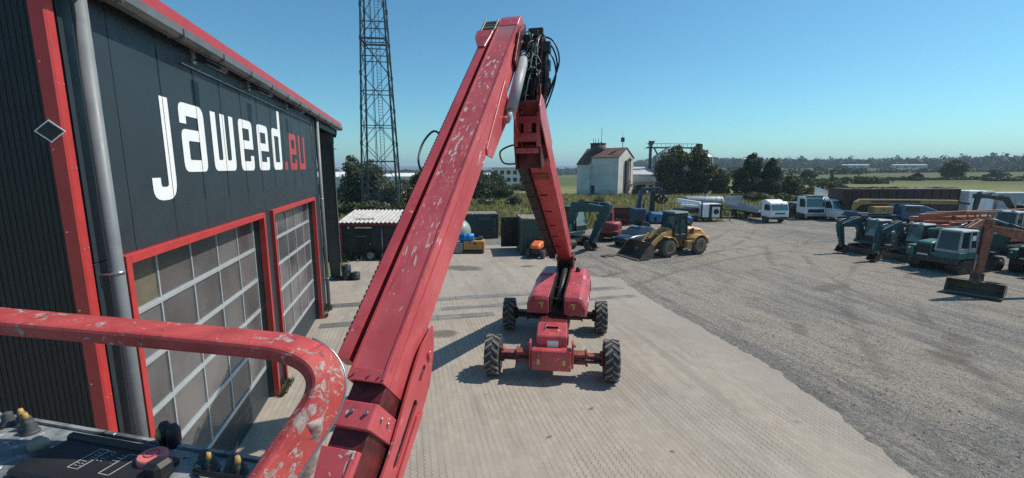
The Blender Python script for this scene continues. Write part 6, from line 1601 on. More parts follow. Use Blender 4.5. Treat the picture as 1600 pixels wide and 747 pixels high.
box_body('box_trailer_body', 'long pale grey trailer box at the far end of the row', (65.6, 37.5, 0), 5.0, 3.25, M['greyboard'], False)

def crane_truck():
    t = thing('mobile_crane', 'blue crane truck carrying a long folded yellow boom in front of the brown trailer', 'crane', (50.6, 36.0, 0), R(-13))
    b = MB(); b.box((0, 0, .85), (10.5, 1.0, .3)); b.box((-2.2, 0, 1.15), (5.5, 2.2, .18)); b.build('chassis', M['blue'], t, bevel=.02)
    for x in (-2.6, -1.4, .6, 2.8):
        for s in (-1, 1): wheel(t, (x, s * .98, .52), .52, .34, M['steel'], 'y', out=s, n=22)
    b = MB(); b.loft([[(x, -.26, z0), (x, .26, z0), (x, .26, z1), (x, -.26, z1)] for x, z0, z1 in ((-5.0, 1.55, 1.9), (-4.9, 1.7, 2.5), (-4.4, 2.2, 2.8), (-3.5, 2.3, 2.8), (5.8, 2.25, 2.68))]); bo = b.build('telescopic_boom', M['crane'], t, bevel=.02)
    p = MB(); p.box((-.8, -.27, 2.52), (5.2, .02, .2)); p.bar((-3.3, 0, 2.84), (5.4, 0, 2.74), .18, .06); p.build('boom_side_channel', M['dkmetal'], bo)
    b = MB(); b.box((-2.6, -.6, 1.72), (2.0, .9, .72)); cw = b.build('counterweight_box', M['crane'], t, bevel=.03)
    p = MB(); p.cyl((-2.6, -1.04, 1.72), (-2.6, -1.07, 1.72), .09, n=12); p.build('cap', M['dkmetal'], cw)
    b = MB(); b.loft([[(x, -1.1, .8), (x, 1.1, .8), (x, 1.0, z), (x, -1.0, z)] for x, z in ((-.7, 2.0), (-.4, 2.25), (1.5, 2.2), (2.6, 1.85), (3.2, 1.6))]); cb = b.build('blue_cab', M['bluecab'], t, bevel=.06)
    p = MB(); p.prism([(-.3, 1.5), (1.2, 1.5), (1.1, 2.05), (-.25, 2.05)], (0, -1.075, 0), (1, 0, 0), (0, 0, 1), (0, 1, .0), .02); p.build('side_window', M['glass'], cb)
    b = MB(); b.box((5.0, 0, 1.2), (1.4, 1.6, .5)); b.box((-4.6, 0, 1.2), (1.2, 2.0, .5)); b.bar((6.0, 0, 2.5), (7.2, 0, 2.3), .3, .26); b.build_each('winch_unit', M['blue'], t, bevel=.03)
M['bluecab'] = mat('blue_cab_paint', (0.02, 0.085, 0.17), 0.4, var=0.15, dirt=0.2)
crane_truck()

def orange_rig():
    t = thing('drilling_rig', 'orange rig with long folded mast beams and braced frame lying across the yard', 'rig', (46.2, 27.6, 0), R(-13.5))
    O = M['orange']
    b = MB(); b.bar((-4.2, -.3, 2.05), (3.4, -.2, 2.45), .32, .3); b.bar((-4.4, .3, 1.75), (2.4, .3, 1.8), .4, .36); b.bar((-3.6, 0, 1.45), (.4, 0, 1.4), .5, .3); b.bar((-4.0, -.5, 2.3), (4.6, -.4, 2.62), .1, .12); b.build('mast_beam', O, t, bevel=.02)
    b = MB(); b.bar((-3.2, -.7, .95), (-1.2, -.7, 1.5), .3, .34); b.bar((-1.9, -.8, 1.95), (-.6, -.8, 1.6), .4, .3); b.build('folded_arm', M['rust'], t, bevel=.02)
    b = MB(); z0, z1 = 1.55, 2.4
    b.bar((-.9, -.8, z0), (2.2, -.8, z0), .12, .14); b.bar((-.9, -.8, z1), (2.2, -.8, z1), .12, .14)
    for k in range(3):
        x = -.9 + k * 1.03; b.bar((x, -.8, z1), (x + .5, -.8, z0), .1, .1); b.bar((x + .5, -.8, z0), (x + 1.0, -.8, z1), .1, .1)
    b.build('braced_frame', O, t, bevel=.01)
    b = MB(); b.box((.2, -.4, 1.05), (2.2, 1.4, .9)); b.box((-.2, -.7, .5), (1.2, 1.2, .7)); b.build('machine_box', O, t, bevel=.05)
    b = MB(); b.box((-1.2, 0, .7), (6.5, 1.4, .4)); b.build('chassis', M['dkmetal'], t, bevel=.02)
    for x in (-3.4, -2.2, 1.6):
        for s in (-1, 1): wheel(t, (x, s * .95, .5), .5, .36, O, 'y', out=s, n=20)
    return t
rig_ = orange_rig()
r2 = copy_tree(rig_); r2.location = (43.2, 23.6, 0); r2.rotation_euler = (0, 0, R(-22)); r2.scale = (.85, .85, .9)
r2['label'] = 'second orange rig with folded mast, nearer, behind the green tracked dumper'; r2['group'] = rig_['group'] = 'orange rigs with folded masts'
excavator('excavator', 'dark grimy excavator at the right edge behind the orange machines', (59.0, 30.5, 0), R(150), M['dkmetal'], ((.6, 1.4), (1.6, 3.0), (3.8, 3.3), (4.0, 1.2)), L=3.0, gauge=1.9, tw=.5, rear=1.6, blade=False, bt=1.3)

def boom_section(label, x, y, z, rz, L, m):
    t = thing('boom_section', label, 'boom section', (x, y, z), rz)
    b = MB(); b.loft([[(q, -w, 0), (q, w, 0), (q, w, h), (q, -w, h)] for q, w, h in ((-L / 2, .2, .4), (-L / 4, .27, .6), (L / 4, .27, .6), (L / 2, .16, .3))]); sh = b.build('box_beam', m, t, bevel=.02)
    b = MB(); b.cyl((-L / 2 + .1, -.3, .2), (-L / 2 + .1, .3, .2), .14, n=12); b.build('pivot_boss', M['dkmetal'], sh)
    b = MB(); b.cyl((-L / 3, -.35, .3), (L / 4, -.35, .35), .09, n=10); b.build('hydraulic_cylinder', M['steel'], sh)
    b = MB(); b.box((-L / 4, 0, -.1), (.2, .9, .2)); b.box((L / 4, 0, -.1), (.2, .9, .2)); b.build('bearer', M['wood'], t)
boom_section('rusty orange boom section on timber bearers beside the second orange rig', 40.2, 26.2, .2, R(-10), 5.2, M['rust'])
boom_section('faded orange boom section lying nearest to the dumper bed', 38.6, 22.9, .2, R(-30), 3.8, M['orange'])
boom_section('dark grimy boom section lying at the right edge below the dark excavator', 50.5, 24.2, .2, R(-20), 4.6, M['dkmetal'])
def slabs():
    for k, (x, y, rz, L) in enumerate(((49.0, 37.2, -.1, 2.6), (51.6, 34.6, -.25, 3.4))):
        t = thing('concrete_slab', ('pale concrete slab lying on the ground beside the white van', 'pale concrete slab under the wheels of the crane truck')[k], 'slab', (x, y, 0), rz)
        b = MB(); b.box((0, 0, .22), (L, 1.1, .2)); b.build('slab', M['conc'], t, bevel=.02)
        b = MB(); b.box((-L * .3, 0, .06), (.12, 1.0, .12)); b.box((L * .3, 0, .06), (.12, 1.0, .12)); b.build('bearer', M['wood'], t)
slabs()
def board():
    t = thing('notice_board', 'tilted blank white board between brown posts at the yard edge', 'board', (48.6, 43.6, 0), R(-20))
    b = MB(); b.prism([(-.75, 2.75), (.75, 2.35), (.75, 3.35), (-.75, 3.8)], (0, 0, 0), (1, 0, 0), (0, 0, 1), (0, 1, 0), .04); b.build('panel', M['letterwhite'], t)
    for x in (-.85, -.2, .3):
        b = MB(); b.cyl((x, .1, 0), (x + .05, .1, 3.9), .05, n=8); b.build('post', M['rust'], t)
board()
for k, (x, y, l) in enumerate(((13.3, 27.6, 'flat dark scrap plate lying on the gravel before the teal excavator'),)):
    t = thing('scrap_plate', l, 'plate', (x, y, 0), .3); b = MB(); b.box((0, 0, .05), (1.0, .5, .06)); b.build('sheet', M['dkmetal'], t, bevel=.01); b = MB(); b.box((.2, .1, .1), (.4, .16, .06), rz=.4); b.build('bar', M['mudsteel'], t)
# ------------------------------------------------------------------ radio mast
def mast():
    c = Vector((-3.4, 62.2, 0)); rz = R(-5)
    t = thing('radio_mast', 'tall steel lattice mast with a ladder inside rising behind the cabin', 'mast', c, rz)
    half = lambda z: 2.3 - 0.0346 * z
    H = 40.0; lv = [0, 4.6, 9.2, 13.6, 17.8, 22.0, 26.0, 30.0, 33.8, 37.0, H]
    cor = lambda k, z: Vector((half(z) * (1, 1, -1, -1)[k], half(z) * (-1, 1, 1, -1)[k], z))
    for k in range(4):
        b = MB(); b.bar(cor(k, 0), cor(k, H), .24, .24, w2=.16, h2=.16)
        for z in lv[1:-1]: b.box(cor(k, z), (.3, .3, .5))
        b.build('leg', M['towersteel'], t)
    for a, d in ((0, 1), (1, 2), (2, 3), (3, 0)):
        b = MB()
        for i in range(len(lv) - 1):
            z0, z1 = lv[i], lv[i + 1]; zm = (z0 + z1) / 2
            b.bar(cor(a, z0), cor(d, z1), .07, .07); b.bar(cor(d, z0), cor(a, z1), .07, .07)
            b.bar(cor(a, zm), cor(d, zm), .10, .10)
            if i in (4, 6, 7, 9): b.bar(cor(a, z1), cor(d, z1), .22, .2); b.bar(cor(a, z1 - .5), cor(d, z1 - .5), .1, .1)
        b.build('bracing', M['towersteel'], t)
    b = MB()
    for x in (.05, .55): b.bar((x, .2, .5), (x, .2, H), .06, .06)
    n = int(H / .38)
    for k in range(n): b.bar((.05, .2, .7 + k * .38), (.55, .2, .7 + k * .38), .035, .035)
    b.bar((-.45, .3, .5), (-.45, .3, H), .09, .09); b.bar((-.62, .3, .5), (-.62, .3, H), .05, .05)
    b.build('ladder', M['towersteel'], t)
    b = MB()
    for k in range(4): p = cor(k, 0); b.box((p.x, p.y, .1), (.9, .9, .5))
    b.build('footing', M['conc'], t)
mast()

# ------------------------------------------------------------------ old mill, silos, far buildings
def mill():
    t = thing('mill_building', 'tall pale windowless mill with a rust red roof and aerials beyond the meadow', 'building', (44.8, 89.5, -.1), math.atan2(.8, -.6))
    # local x along the ridge (towards the left of the picture), local y = -G ... so G (gable direction) is -y
    L, Wd, He, Hr, Hl, Lb = 9.9, 7.4, 8.35, 10.5, 6.9, 3.2
    b = MB()
    b.prism([(0, 0), (0, He), (-Wd / 2, Hr), (-Wd, He), (-Wd, 0)], (0, 0, 0), (0, 1, 0), (0, 0, 1), (1, 0, 0), L - Lb)
    yo = .9
    b.prism([(yo, 0), (yo, Hl), (-Wd / 2, Hr - .02), (-Wd, He), (-Wd, 0)], (L - Lb, 0, 0), (0, 1, 0), (0, 0, 1), (1, 0, 0), Lb)
    b.build('wall', M['mill'], t)
    b = MB(); th = .14
    def slope(x0, x1, ya, za, yb, zb): b.hexa([(x0, ya, za), (x1, ya, za), (x1, yb, zb), (x0, yb, zb), (x0, ya, za + th), (x1, ya, za + th), (x1, yb, zb + th), (x0, yb, zb + th)])
    slope(-.15, L - Lb, .18, He + .02, -Wd / 2, Hr + .05); slope(-.15, L + .15, -Wd - .2, He - .02, -Wd / 2, Hr + .05); slope(L - Lb, L + .15, yo + .2, Hl - .02, -Wd / 2, Hr + .05)
    rf = b.build('roof', M['millroof'], t)
    b = MB(); b.cyl((L - 3.1, -3.0, 9.2), (L - 3.1, -3.0, 11.6), 1.75, n=20); b.cyl((L - 3.1, -3.0, 11.6), (L - 3.1, -3.0, 11.8), 1.85, n=20); b.build('roof_turret', M['millturret'], rf)
    b = MB()
    for x, y, z0, z1, r in ((L - 2.0, -3.6, 11.3, 12.9, .05), (L - 1.8, -3.1, 11.3, 13.0, .05), (L - 3.0, -3.3, 11.3, 12.8, .06), (L - 4.0, -2.9, 11.3, 15.4, .05), (1.0, -3.6, 10.4, 12.0, .07), (1.0, -3.6, 12.0, 13.8, .03)): b.cyl((x, y, z0), (x, y, z1), r, n=6)
    b.cyl((L - 4.0, -2.9, 11.3), (L - 4.0, -2.9, 12.1), .2, n=8)
    for k in range(3):
        a = R(120 * k); b.box((1.0 + .28 * math.cos(a), -3.6 + .28 * math.sin(a), 12.4), (.25, .25, 1.0), rz=a)
    b.build('aerial', M['towersteel'], rf)
    b = MB(); b.box((L - Lb - .3, .03, 1.1), (1.3, .08, 2.3)); b.build('door', M['brown'], t)
    b = MB(); b.box((-.25, -3.7, 3.9), (.5, 1.3, 7.8), top=(1, .95)); b.box((-.3, -5.0, 8.0), (.5, 1.1, .35)); b.tube([(-.2, -5.3, 8.6), (-.3, -5.3, 3.5), (-.3, -4.6, 2.0), (-.3, -4.2, .3)], .12, 6); b.tube([(-.3, -5.4, 3.3), (-.3, -6.4, 1.8)], .1, 6); b.box((-.9, -5.9, 2.4), (1.6, 1.4, .14)); b.bar((-1.4, -5.4, 0), (-1.4, -5.4, 2.4), .1, .1); b.bar((-1.4, -6.4, 0), (-1.4, -6.4, 2.4), .1, .1)
    b.build('conveyor_shaft', M['millturret'], t)
M['millturret'] = mat('dark_rusty_sheet', (0.075, 0.055, 0.05), 0.7, var=0.4, vs=1.5)
mill()

def shed():
    t = thing('shed', 'low pale shed with a flat grey roof between the mill and the silos', 'building', (52.5, 99.5, -.1), R(-13))
    b = MB(); b.box((3.2, 2, 2.3), (6.6, 6, 4.6)); b.build('wall', M['plaster'], t)
    b = MB(); b.hexa([(-.4, -1.3, 4.5), (6.8, -1.3, 4.5), (6.8, 5.2, 6.3), (-.4, 5.2, 6.3), (-.4, -1.3, 4.65), (6.8, -1.3, 4.65), (6.8, 5.2, 6.45), (-.4, 5.2, 6.45)]); b.build('roof', M['roofgrey'], t)
    b = MB(); b.box((3, -2.1, 2.9), (7, 2.4, .15)); b.bar((.2, -3.0, 0), (.2, -3.0, 2.9), .15, .15); b.bar((5.8, -3.0, 0), (5.8, -3.0, 2.9), .15, .15); b.build('canopy', M['steel'], t)
    b = MB(); b.box((2.8, -1.02, 1.1), (2.4, .06, 2.2)); b.box((5.3, -1.02, 1.3), (.9, .06, 1.6)); b.build('door', M['brown'], t)
shed()
def silo(x, y, label):
    t = thing('grain_silo', label, 'silo', (x, y, -.1), 0, 'grain silos behind the trees'); r, H = 3.7, 8.9
    b = MB(); prof = []
    for k in range(30): z = H * k / 30; prof += [(r, z), (r + .04, z + H / 60)]
    b.lathe(prof + [(r, H)], (0, 0, 0), 'z', 40); sh = b.build('shell', M['silosteel'], t)
    b = MB()
    for k in range(20): a = R(18 * k); b.bar((math.cos(a) * (r + .09), math.sin(a) * (r + .09), 0), (math.cos(a) * (r + .09), math.sin(a) * (r + .09), H), .1, .1)
    b.build('stiffener', M['steel'], sh)
    b = MB(); n = 40; secs = []
    b.lathe([(r + .12, H - .05), (r + .1, H + .05), (.5, H + 2.3), (.5, H + 2.6), (.05, H + 2.6)], (0, 0, 0), 'z', 24, sm=False)
    for k in range(24): a = R(15 * k); b.bar((math.cos(a) * (r + .1), math.sin(a) * (r + .1), H + .08), (math.cos(a) * .5, math.sin(a) * .5, H + 2.34), .08, .08)
    b.build('cone_roof', M['silosteel'], t)
silo(64.2, 101.0, 'steel grain silo on the left, half hidden by the big tree'); silo(73.2, 101.5, 'steel grain silo further right behind the trees')
def conveyor():
    t = thing('grain_elevator', 'dark grain elevator tower with a conveyor bridge above the silos', 'elevator', (59.6, 102.0, -.1), R(-6))
    b = MB(); b.bar((0, 0, 0), (0, 0, 12.2), .7, .5, up=(1, 0, 0)); b.build('elevator_leg', M['towersteel'], t)
    b = MB(); b.box((.1, 0, 12.4), (1.1, .9, 1.0)); b.box((.7, 0, 12.7), (.6, .6, .5)); b.build('elevator_head', M['towersteel'], t, bevel=.1)
    b = MB(); b.box((6.4, 0, 11.2), (14.6, .7, .35)); b.bar((-1, -.4, 12.2), (13.4, -.4, 12.2), .06, .06); b.bar((-1, .4, 12.2), (13.4, .4, 12.2), .06, .06)
    for k in range(13): b.bar((-.8 + k * 1.15, -.4, 11.3), (-.8 + k * 1.15, -.4, 12.2), .06, .06)
    b.bar((-1.4, 0, 11.1), (1.2, 0, 11.1), 1.2, .1); b.build('bridge', M['towersteel'], t)
    b = MB(); b.bar((1.0, 0, 11.0), (2.0, 0, 9.4), .3, .3); b.bar((4.6, 0, 11.0), (4.6, 0, 11.0 - .8), .3, .3); b.bar((13.3, 0, 11.0), (13.6, 0, 10.8), .3, .3); b.box((13.2, 0, 11.7), (.9, .8, .9)); b.build('chute', M['towersteel'], t)
conveyor()
def office():
    t = thing('office_block', 'white three storey office block with rows of dark windows left of the mill', 'building', (36.0, 149.0, -2.0), R(-12))
    L, D, H = 16.0, 10, 8.0
    b = MB(); b.box((0, D / 2, H / 2), (L, D, H)); b.build('wall', M['plaster'], t)
    b = MB(); b.box((0, D / 2, H + .1), (L + .4, D + .4, .3)); b.build('roof', M['roofgrey'], t)
    for r_ in range(3):
        for k in range(7):
            b = MB(); b.box((-6.6 + k * 2.2, -.02, 1.7 + r_ * 2.45), (1.3, .1, 1.3)); b.build('window', M['glass'], t)
office()
def hall(name, label, x, y, rz, L, D, H, wall, z=-2.0):
    t = thing(name, label, 'building', (x, y, z), rz)
    b = MB(); b.box((0, D / 2, H / 2), (L, D, H)); b.build('wall', wall, t)
    b = MB(); b.hexa([(-L / 2 - .3, -.3, H), (L / 2 + .3, -.3, H), (L / 2 + .3, D + .3, H), (-L / 2 - .3, D + .3, H), (-L / 2 - .3, -.3, H + .3), (L / 2 + .3, -.3, H + .3), (L / 2 + .3, D / 2, H + 1.3), (-L / 2 - .3, D / 2, H + 1.3)]); b.build('roof', M['halroof'] if name != 'far_hall' else M['roofgrey'], t)
    for k in range(max(2, int(L / 9))):
        b = MB(); b.box((-L / 2 + 4 + k * 8.5, -.03, H * .45), (3.0, .1, H * .5)); b.build('window', M['glass'], t)
M['halroof'] = mat('white_hall_roof', (0.7, 0.71, 0.71), 0.6, var=0.05, vs=.2)
hall('warehouse', 'long white roofed warehouse seen between the two booms', 15.0, 208, R(-8), 46, 22, 5.5, M['plaster'], -3.0)
hall('warehouse', 'white warehouse end visible left of the leaning boom', -11, 190, R(4), 26, 16, 5.0, M['plaster'], -2.6)
hall('small_building', 'small pale blue grey building behind the canopy column', -17.8, 103, R(6), 9, 8, 4.3, M['plaster'], -.4)
for k, (x, y, L, l) in enumerate(((575, 470, 40, 'far pale hall in front of the dark wood, left one of two'), (668, 470, 50, 'far long pale hall in front of the dark wood, right one of two'))):
    hall('far_hall', l, x, y, R(-45), L * .7, 24, 4.5, M['roofgrey'], terrain_z(x, y))
def houses():
    rnd = random.Random(21)
    for k in range(36):
        az = R(rnd.uniform(1.5, 15)); r = rnd.uniform(900, 2300)
        x, y = r * math.sin(az), r * math.cos(az); z = terrain_z(x, y)
        t = thing('town_house', 'tiny pale house in the distant town below the blue hills', 'house', (x, y, z - .3), rnd.uniform(-.6, .6), 'houses of the distant town')
        w, d, h = rnd.uniform(9, 16), rnd.uniform(8, 11), rnd.uniform(5, 8)
        b = MB(); b.box((0, 0, h / 2), (w, d, h)); b.build('wall', M['plaster'], t)
        b = MB(); b.prism([(-d / 2 - .4, 0), (d / 2 + .4, 0), (0, 4)], (-w / 2, 0, h), (0, 1, 0), (0, 0, 1), (1, 0, 0), w); b.build('roof', M['millroof'] if k % 3 else M['roofgrey'], t)
houses()
# mesh fence in front of the mill
def fence():
    t = thing('mesh_fence', 'low wire mesh fence on thin posts in front of the mill', 'fence', (37, 88, -.1), math.atan2(-5.5, 17))
    for k in range(9):
        b = MB(); b.cyl((k * 2.3, 0, 0), (k * 2.3, 0, 1.7), .045, n=6); b.build('post', M['towersteel'], t)
    b = MB()
    for z in (.1, .6, 1.1, 1.6): b.bar((0, 0, z), (18.4, 0, z), .03, .03)
    for k in range(92): b.bar((k * .2, 0, .1), (k * .2, 0, 1.6), .014, .014)
    b.build('wire_mesh', M['towersteel'], t)
fence()

# ------------------------------------------------------------------ vegetation
def leaf_mat(name, c0, c1, c2, thin=0.25):
    m, t, b = new_mat(name)
    co = t.coords()
    n = t.noise(co, 0.55, 4, 0.6)
    cell = t.voro(co, 2.6, out='Color'); sp = t.n('SeparateColor'); t.put(sp.inputs[0], cell)
    c = t.mix(t.step(n, 0.35, 0.65), c0, c1)
    c = t.mix(t.math('MULTIPLY', t.step(sp.outputs[0], 0.55, 0.95), 0.7), c, c2)
    t.put(b.inputs['Base Color'], c); b.inputs['Roughness'].default_value = 0.6; b.inputs['Specular IOR Level'].default_value = 0.25
    tr = t.n('BsdfTranslucent'); t.put(tr.inputs[0], c)
    mx = t.n('MixShader'); mx.inputs[0].default_value = thin
    t.L.new(b.outputs[0], mx.inputs[1]); t.L.new(tr.outputs[0], mx.inputs[2])
    out = m.node_tree.nodes['Material Output']; t.L.new(mx.outputs[0], out.inputs[0])
    return m
M['leaf_dark'] = leaf_mat('dark_foliage', (0.024, 0.045, 0.018), (0.0525, 0.0825, 0.03), (0.0825, 0.1125, 0.045))
M['leaf_olive'] = leaf_mat('olive_foliage', (0.042, 0.057, 0.021), (0.0825, 0.0975, 0.036), (0.135, 0.1425, 0.06))
M['leaf_willow'] = leaf_mat('grey_green_foliage', (0.06, 0.078, 0.039), (0.1125, 0.135, 0.072), (0.195, 0.2175, 0.135))
M['leaf_hedge'] = leaf_mat('hedge_foliage', (0.033, 0.051, 0.0195), (0.06, 0.0825, 0.03), (0.105, 0.12, 0.045))
M['leaf_far'] = leaf_mat('far_wood_foliage', (0.03, 0.051, 0.024), (0.051, 0.075, 0.033), (0.075, 0.0975, 0.045))
M['blossom'] = mat('cream_blossom', (0.42, 0.40, 0.26), 0.7, var=0.15)
M['bark'] = mat('brown_bark', (0.085, 0.065, 0.05), 0.9, var=0.3, vs=3)

def leaves_mesh(name, m, seed, lobes, n, size, flat=0.0, m2=None, m2_share=0.0):
    """many small leaf-spray faces spread through lumpy lobes; lobes = (cx, cy, cz, rx, ry, rz)"""
    rng = np.random.default_rng(seed)
    vol = np.array([l[3] * l[4] * l[5] for l in lobes]) ** 0.7; vol /= vol.sum()
    which = rng.choice(len(lobes), n, p=vol)
    Lb = np.array(lobes)[which]
    d = rng.normal(size=(n, 3)); d /= np.linalg.norm(d, axis=1)[:, None]
    rad = rng.random(n) ** 0.33; rad = 0.45 + 0.6 * rad * rng.random(n) ** 0.25
    # uneven outline: low frequency bumps and gaps
    bump = 1 + 0.18 * np.sin(d[:, 0] * 5 + which) * np.cos(d[:, 1] * 4.3 + which * 2) + 0.12 * np.sin(d[:, 2] * 9 + which * 1.7)
    c = Lb[:, :3] + d * Lb[:, 3:] * (rad * bump)[:, None]
    keep = c[:, 2] > 0.05; c = c[keep]; d = d[keep]; k = len(c)
    nrm = d * 0.7 + rng.normal(size=(k, 3)) * 0.8 + np.array([0, 0, .35]); nrm /= np.linalg.norm(nrm, axis=1)[:, None]
    a = np.cross(nrm, rng.normal(size=(k, 3))); a /= np.linalg.norm(a, axis=1)[:, None]; b = np.cross(nrm, a)
    s = size * rng.uniform(0.55, 1.35, k)[:, None]
    v = np.empty((k, 4, 3)); v[:, 0] = c - a * s * .5 - b * s * .25; v[:, 1] = c + a * s * .1 - b * s * .5; v[:, 2] = c + a * s * .55 + b * s * .2; v[:, 3] = c - a * s * .1 + b * s * .5
    v[:, 0] += nrm * s * .15; v[:, 2] -= nrm * s * .15
    me = bpy.data.meshes.new(name)
    me.vertices.add(k * 4); me.vertices.foreach_set('co', v.reshape(-1)); me.loops.add(k * 4); me.loops.foreach_set('vertex_index', np.arange(k * 4, dtype=np.int32))
    me.polygons.add(k); me.polygons.foreach_set('loop_start', np.arange(0, k * 4, 4, dtype=np.int32)); me.polygons.foreach_set('loop_total', np.full(k, 4, dtype=np.int32))
    me.materials.append(m)
    if m2:
        me.materials.append(m2); up = (d[:, 2] > .15) & (rng.random(k) < m2_share); me.polygons.foreach_set('material_index', up.astype(np.int32))
    me.update(calc_edges=True); me.validate()
    return me
def link(name, me, parent=None):
    o = bpy.data.objects.new(name, me); COL.objects.link(o); o.parent = parent; return o

def tree(label, x, y, h, w, m, seed, n=4500, leaf=.42, low=.12, kind='tree', group=None, z=None, top=1.0):
    z = terrain_z(x, y) if z is None else z
    t = thing('broadleaf_tree', label, 'tree', (x, y, z), 0, group)
    rnd = random.Random(seed); lobes = []
    for k in range(13):
        f = (k + .5) / 13; zz = h * (low + (1 - low) * f * .93)
        prof = math.sin(math.pi * min(1, max(.08, (f * .86 + .16)))) ** .6 * (1 if f < .6 else top)
        a = rnd.uniform(0, 6.28); rr = w * .5 * prof * rnd.uniform(.15, .62)
        s = w * .5 * prof * rnd.uniform(.42, .68) + .12 * w * .5
        lobes.append((rr * math.cos(a), rr * math.sin(a), zz, s, s, min(s * rnd.uniform(.7, 1.05), h * .2)))
    link('crown', leaves_mesh('crown', m, seed, lobes, int(n * 1.7), leaf * .74), t)
    b = MB(); b.tube([(0, 0, -.1), (.05, .02, h * .25), (-.05, .05, h * .5), (.02, 0, h * .8)], .2, 8, rs=[h * .03, h * .024, h * .016, h * .005])
    for l in lobes[1::2]: b.tube([(0, 0, max(.4, l[2] - h * .22)), (l[0] * .5, l[1] * .5, l[2] - h * .08), (l[0] * .95, l[1] * .95, l[2])], .05, 5, rs=[h * .011, h * .008, h * .003])
    b.build('trunk', M['bark'], t)
    return t
def bush(label, x, y, h, w, m, seed, n=1500, leaf=.3, group=None, blossom=0.0, d=None, name='shrub', z=None):
    z = terrain_z(x, y) if z is None else z
    t = thing(name, label, 'bush', (x, y, z), 0, group)
    rnd = random.Random(seed); lobes = []
    for k in range(8):
        a = rnd.uniform(0, 6.28); rr = w * .5 * rnd.uniform(.1, .7); s = w * .5 * rnd.uniform(.3, .5)
        lobes.append((rr * math.cos(a), rr * math.sin(a) * (d or 1), h * rnd.uniform(.25, .68), s, s * (d or 1), h * rnd.uniform(.25, .36)))
    link('foliage', leaves_mesh('foliage', m, seed, lobes, int(n * 1.4), leaf * .82, m2=M['blossom'] if blossom else None, m2_share=blossom), t)
    b = MB()
    for l in lobes[:5]: b.tube([(l[0] * .1, l[1] * .1, 0), (l[0] * .6, l[1] * .6, l[2] * .6), (l[0], l[1], l[2] + .1)], .04, 5, rs=[.05, .04, .015])
    b.build('stem', M['bark'], t)
    return t

# behind the cabin, around the foot of the mast
tree('grey green tree left of the mast foot with the tallest crown there', -7.9, 69, 8.2, 5.4, M['leaf_willow'], 31, 6000, .36, low=.05)
tree('grey green tree directly behind the left mast legs', -5.0, 69.5, 7.6, 6.2, M['leaf_willow'], 32, 5500, .36, low=.05)
tree('dark rounded tree right of the mast foot', 1.5, 70.0, 5.6, 5.6, M['leaf_olive'], 33, 5000, .34, low=.05)
bush('flowering elder bush between the mast legs', -2.4, 66.5, 4.6, 5.4, M['leaf_willow'], 34, 3200, .32, blossom=.05)
bush('wide low bush at the left edge behind the cabin', -7.6, 58.5, 2.0, 4.2, M['leaf_olive'], 35, 2600, .28)
bush('low green bush behind the cabin roof under the mast', -3.9, 57.5, 2.0, 5.0, M['leaf_willow'], 36, 2600, .28, blossom=.04)
bush('low bush behind the right end of the cabin roof', 1.0, 57.0, 1.9, 4.6, M['leaf_olive'], 37, 2400, .28)
# between the booms
tree('dark bushy tree beside the leaning upper boom', 14.0, 88, 5.8, 8.2, M['leaf_hedge'], 41, 6500, .36, low=.02)
tree('round dark tree in front of the warehouse between the booms', 20.2, 105, 5.6, 6.6, M['leaf_hedge'], 42, 5000, .38, low=.02)
bush('dense dark bush below the warehouse roof between the booms', 18.0, 86.5, 3.2, 6.5, M['leaf_hedge'], 43, 3600, .32)
bush('flowering elder bush in the meadow between the booms', 16.2, 68, 2.3, 3.4, M['leaf_willow'], 44, 1700, .26, blossom=.18)
bush('small flowering bush in the meadow nearer the leaning boom', 12.2, 69, 1.6, 3.2, M['leaf_willow'], 45, 1400, .26, blossom=.14)
bush('flowering elder bush behind the teal excavator boom', 23.0, 57.0, 2.1, 3.0, M['leaf_willow'], 46, 1500, .25, blossom=.25)
bush('green bush in front of the mill corner with few blossoms', 27.6, 60.5, 2.0, 2.6, M['leaf_olive'], 47, 1400, .24, blossom=.08)
bush('bush at the foot of the office block', 33.5, 128, 2.6, 9, M['leaf_olive'], 48, 2000, .4)
bush('dark bush at the foot of the mill gable', 50.0, 90.5, 2.4, 4.0, M['leaf_dark'], 49, 1800, .32)
# around the silos
tree('big dark tree hiding the left silo', 59.0, 89.5, 12.0, 7.8, M['leaf_olive'], 51, 11000, .42, low=.0, top=.95)
tree('tall olive tree in front of the right silo', 63.6, 88.6, 12.3, 6.8, M['leaf_olive'], 52, 9000, .42, low=.0)
tree('lower dark tree between the silo trees and the dense tree', 68.8, 87.5, 6.0, 5.4, M['leaf_olive'], 53, 6500, .4, low=.0)
tree('dense dark tree with a broad crown right of the silos', 76.0, 86.0, 10.0, 7.0, M['leaf_dark'], 54, 11000, .42, low=.0, top=.9)
tree('slightly lower dark tree at the right side of the dense tree', 79.6, 84.2, 8.8, 5.2, M['leaf_dark'], 55, 8000, .42, low=.0, top=.9)
tree('low spreading tree at the right end of the silo trees', 83.0, 82.0, 4.6, 5.5, M['leaf_olive'], 56, 5500, .38, low=.0)
bush('broad bush sloping down right of the silo trees', 88.5, 77.0, 3.6, 8.5, M['leaf_hedge'], 57, 3600, .36)
bush('dark bush in the meadow above the heavy truck', 74.0, 66.0, 2.8, 9.0, M['leaf_hedge'], 58, 3600, .32)
bush('bush in the meadow behind the flatbed tail gate', 62.0, 70.0, 2.0, 7.5, M['leaf_olive'], 59, 2400, .3)
bush('bush behind the white board at the yard edge', 62.5, 54.0, 2.6, 6.5, M['leaf_olive'], 60, 3000, .28)
bush('bush between the heavy truck and the white board', 57.0, 55.5, 2.4, 5.5, M['leaf_olive'], 61, 2600, .28)
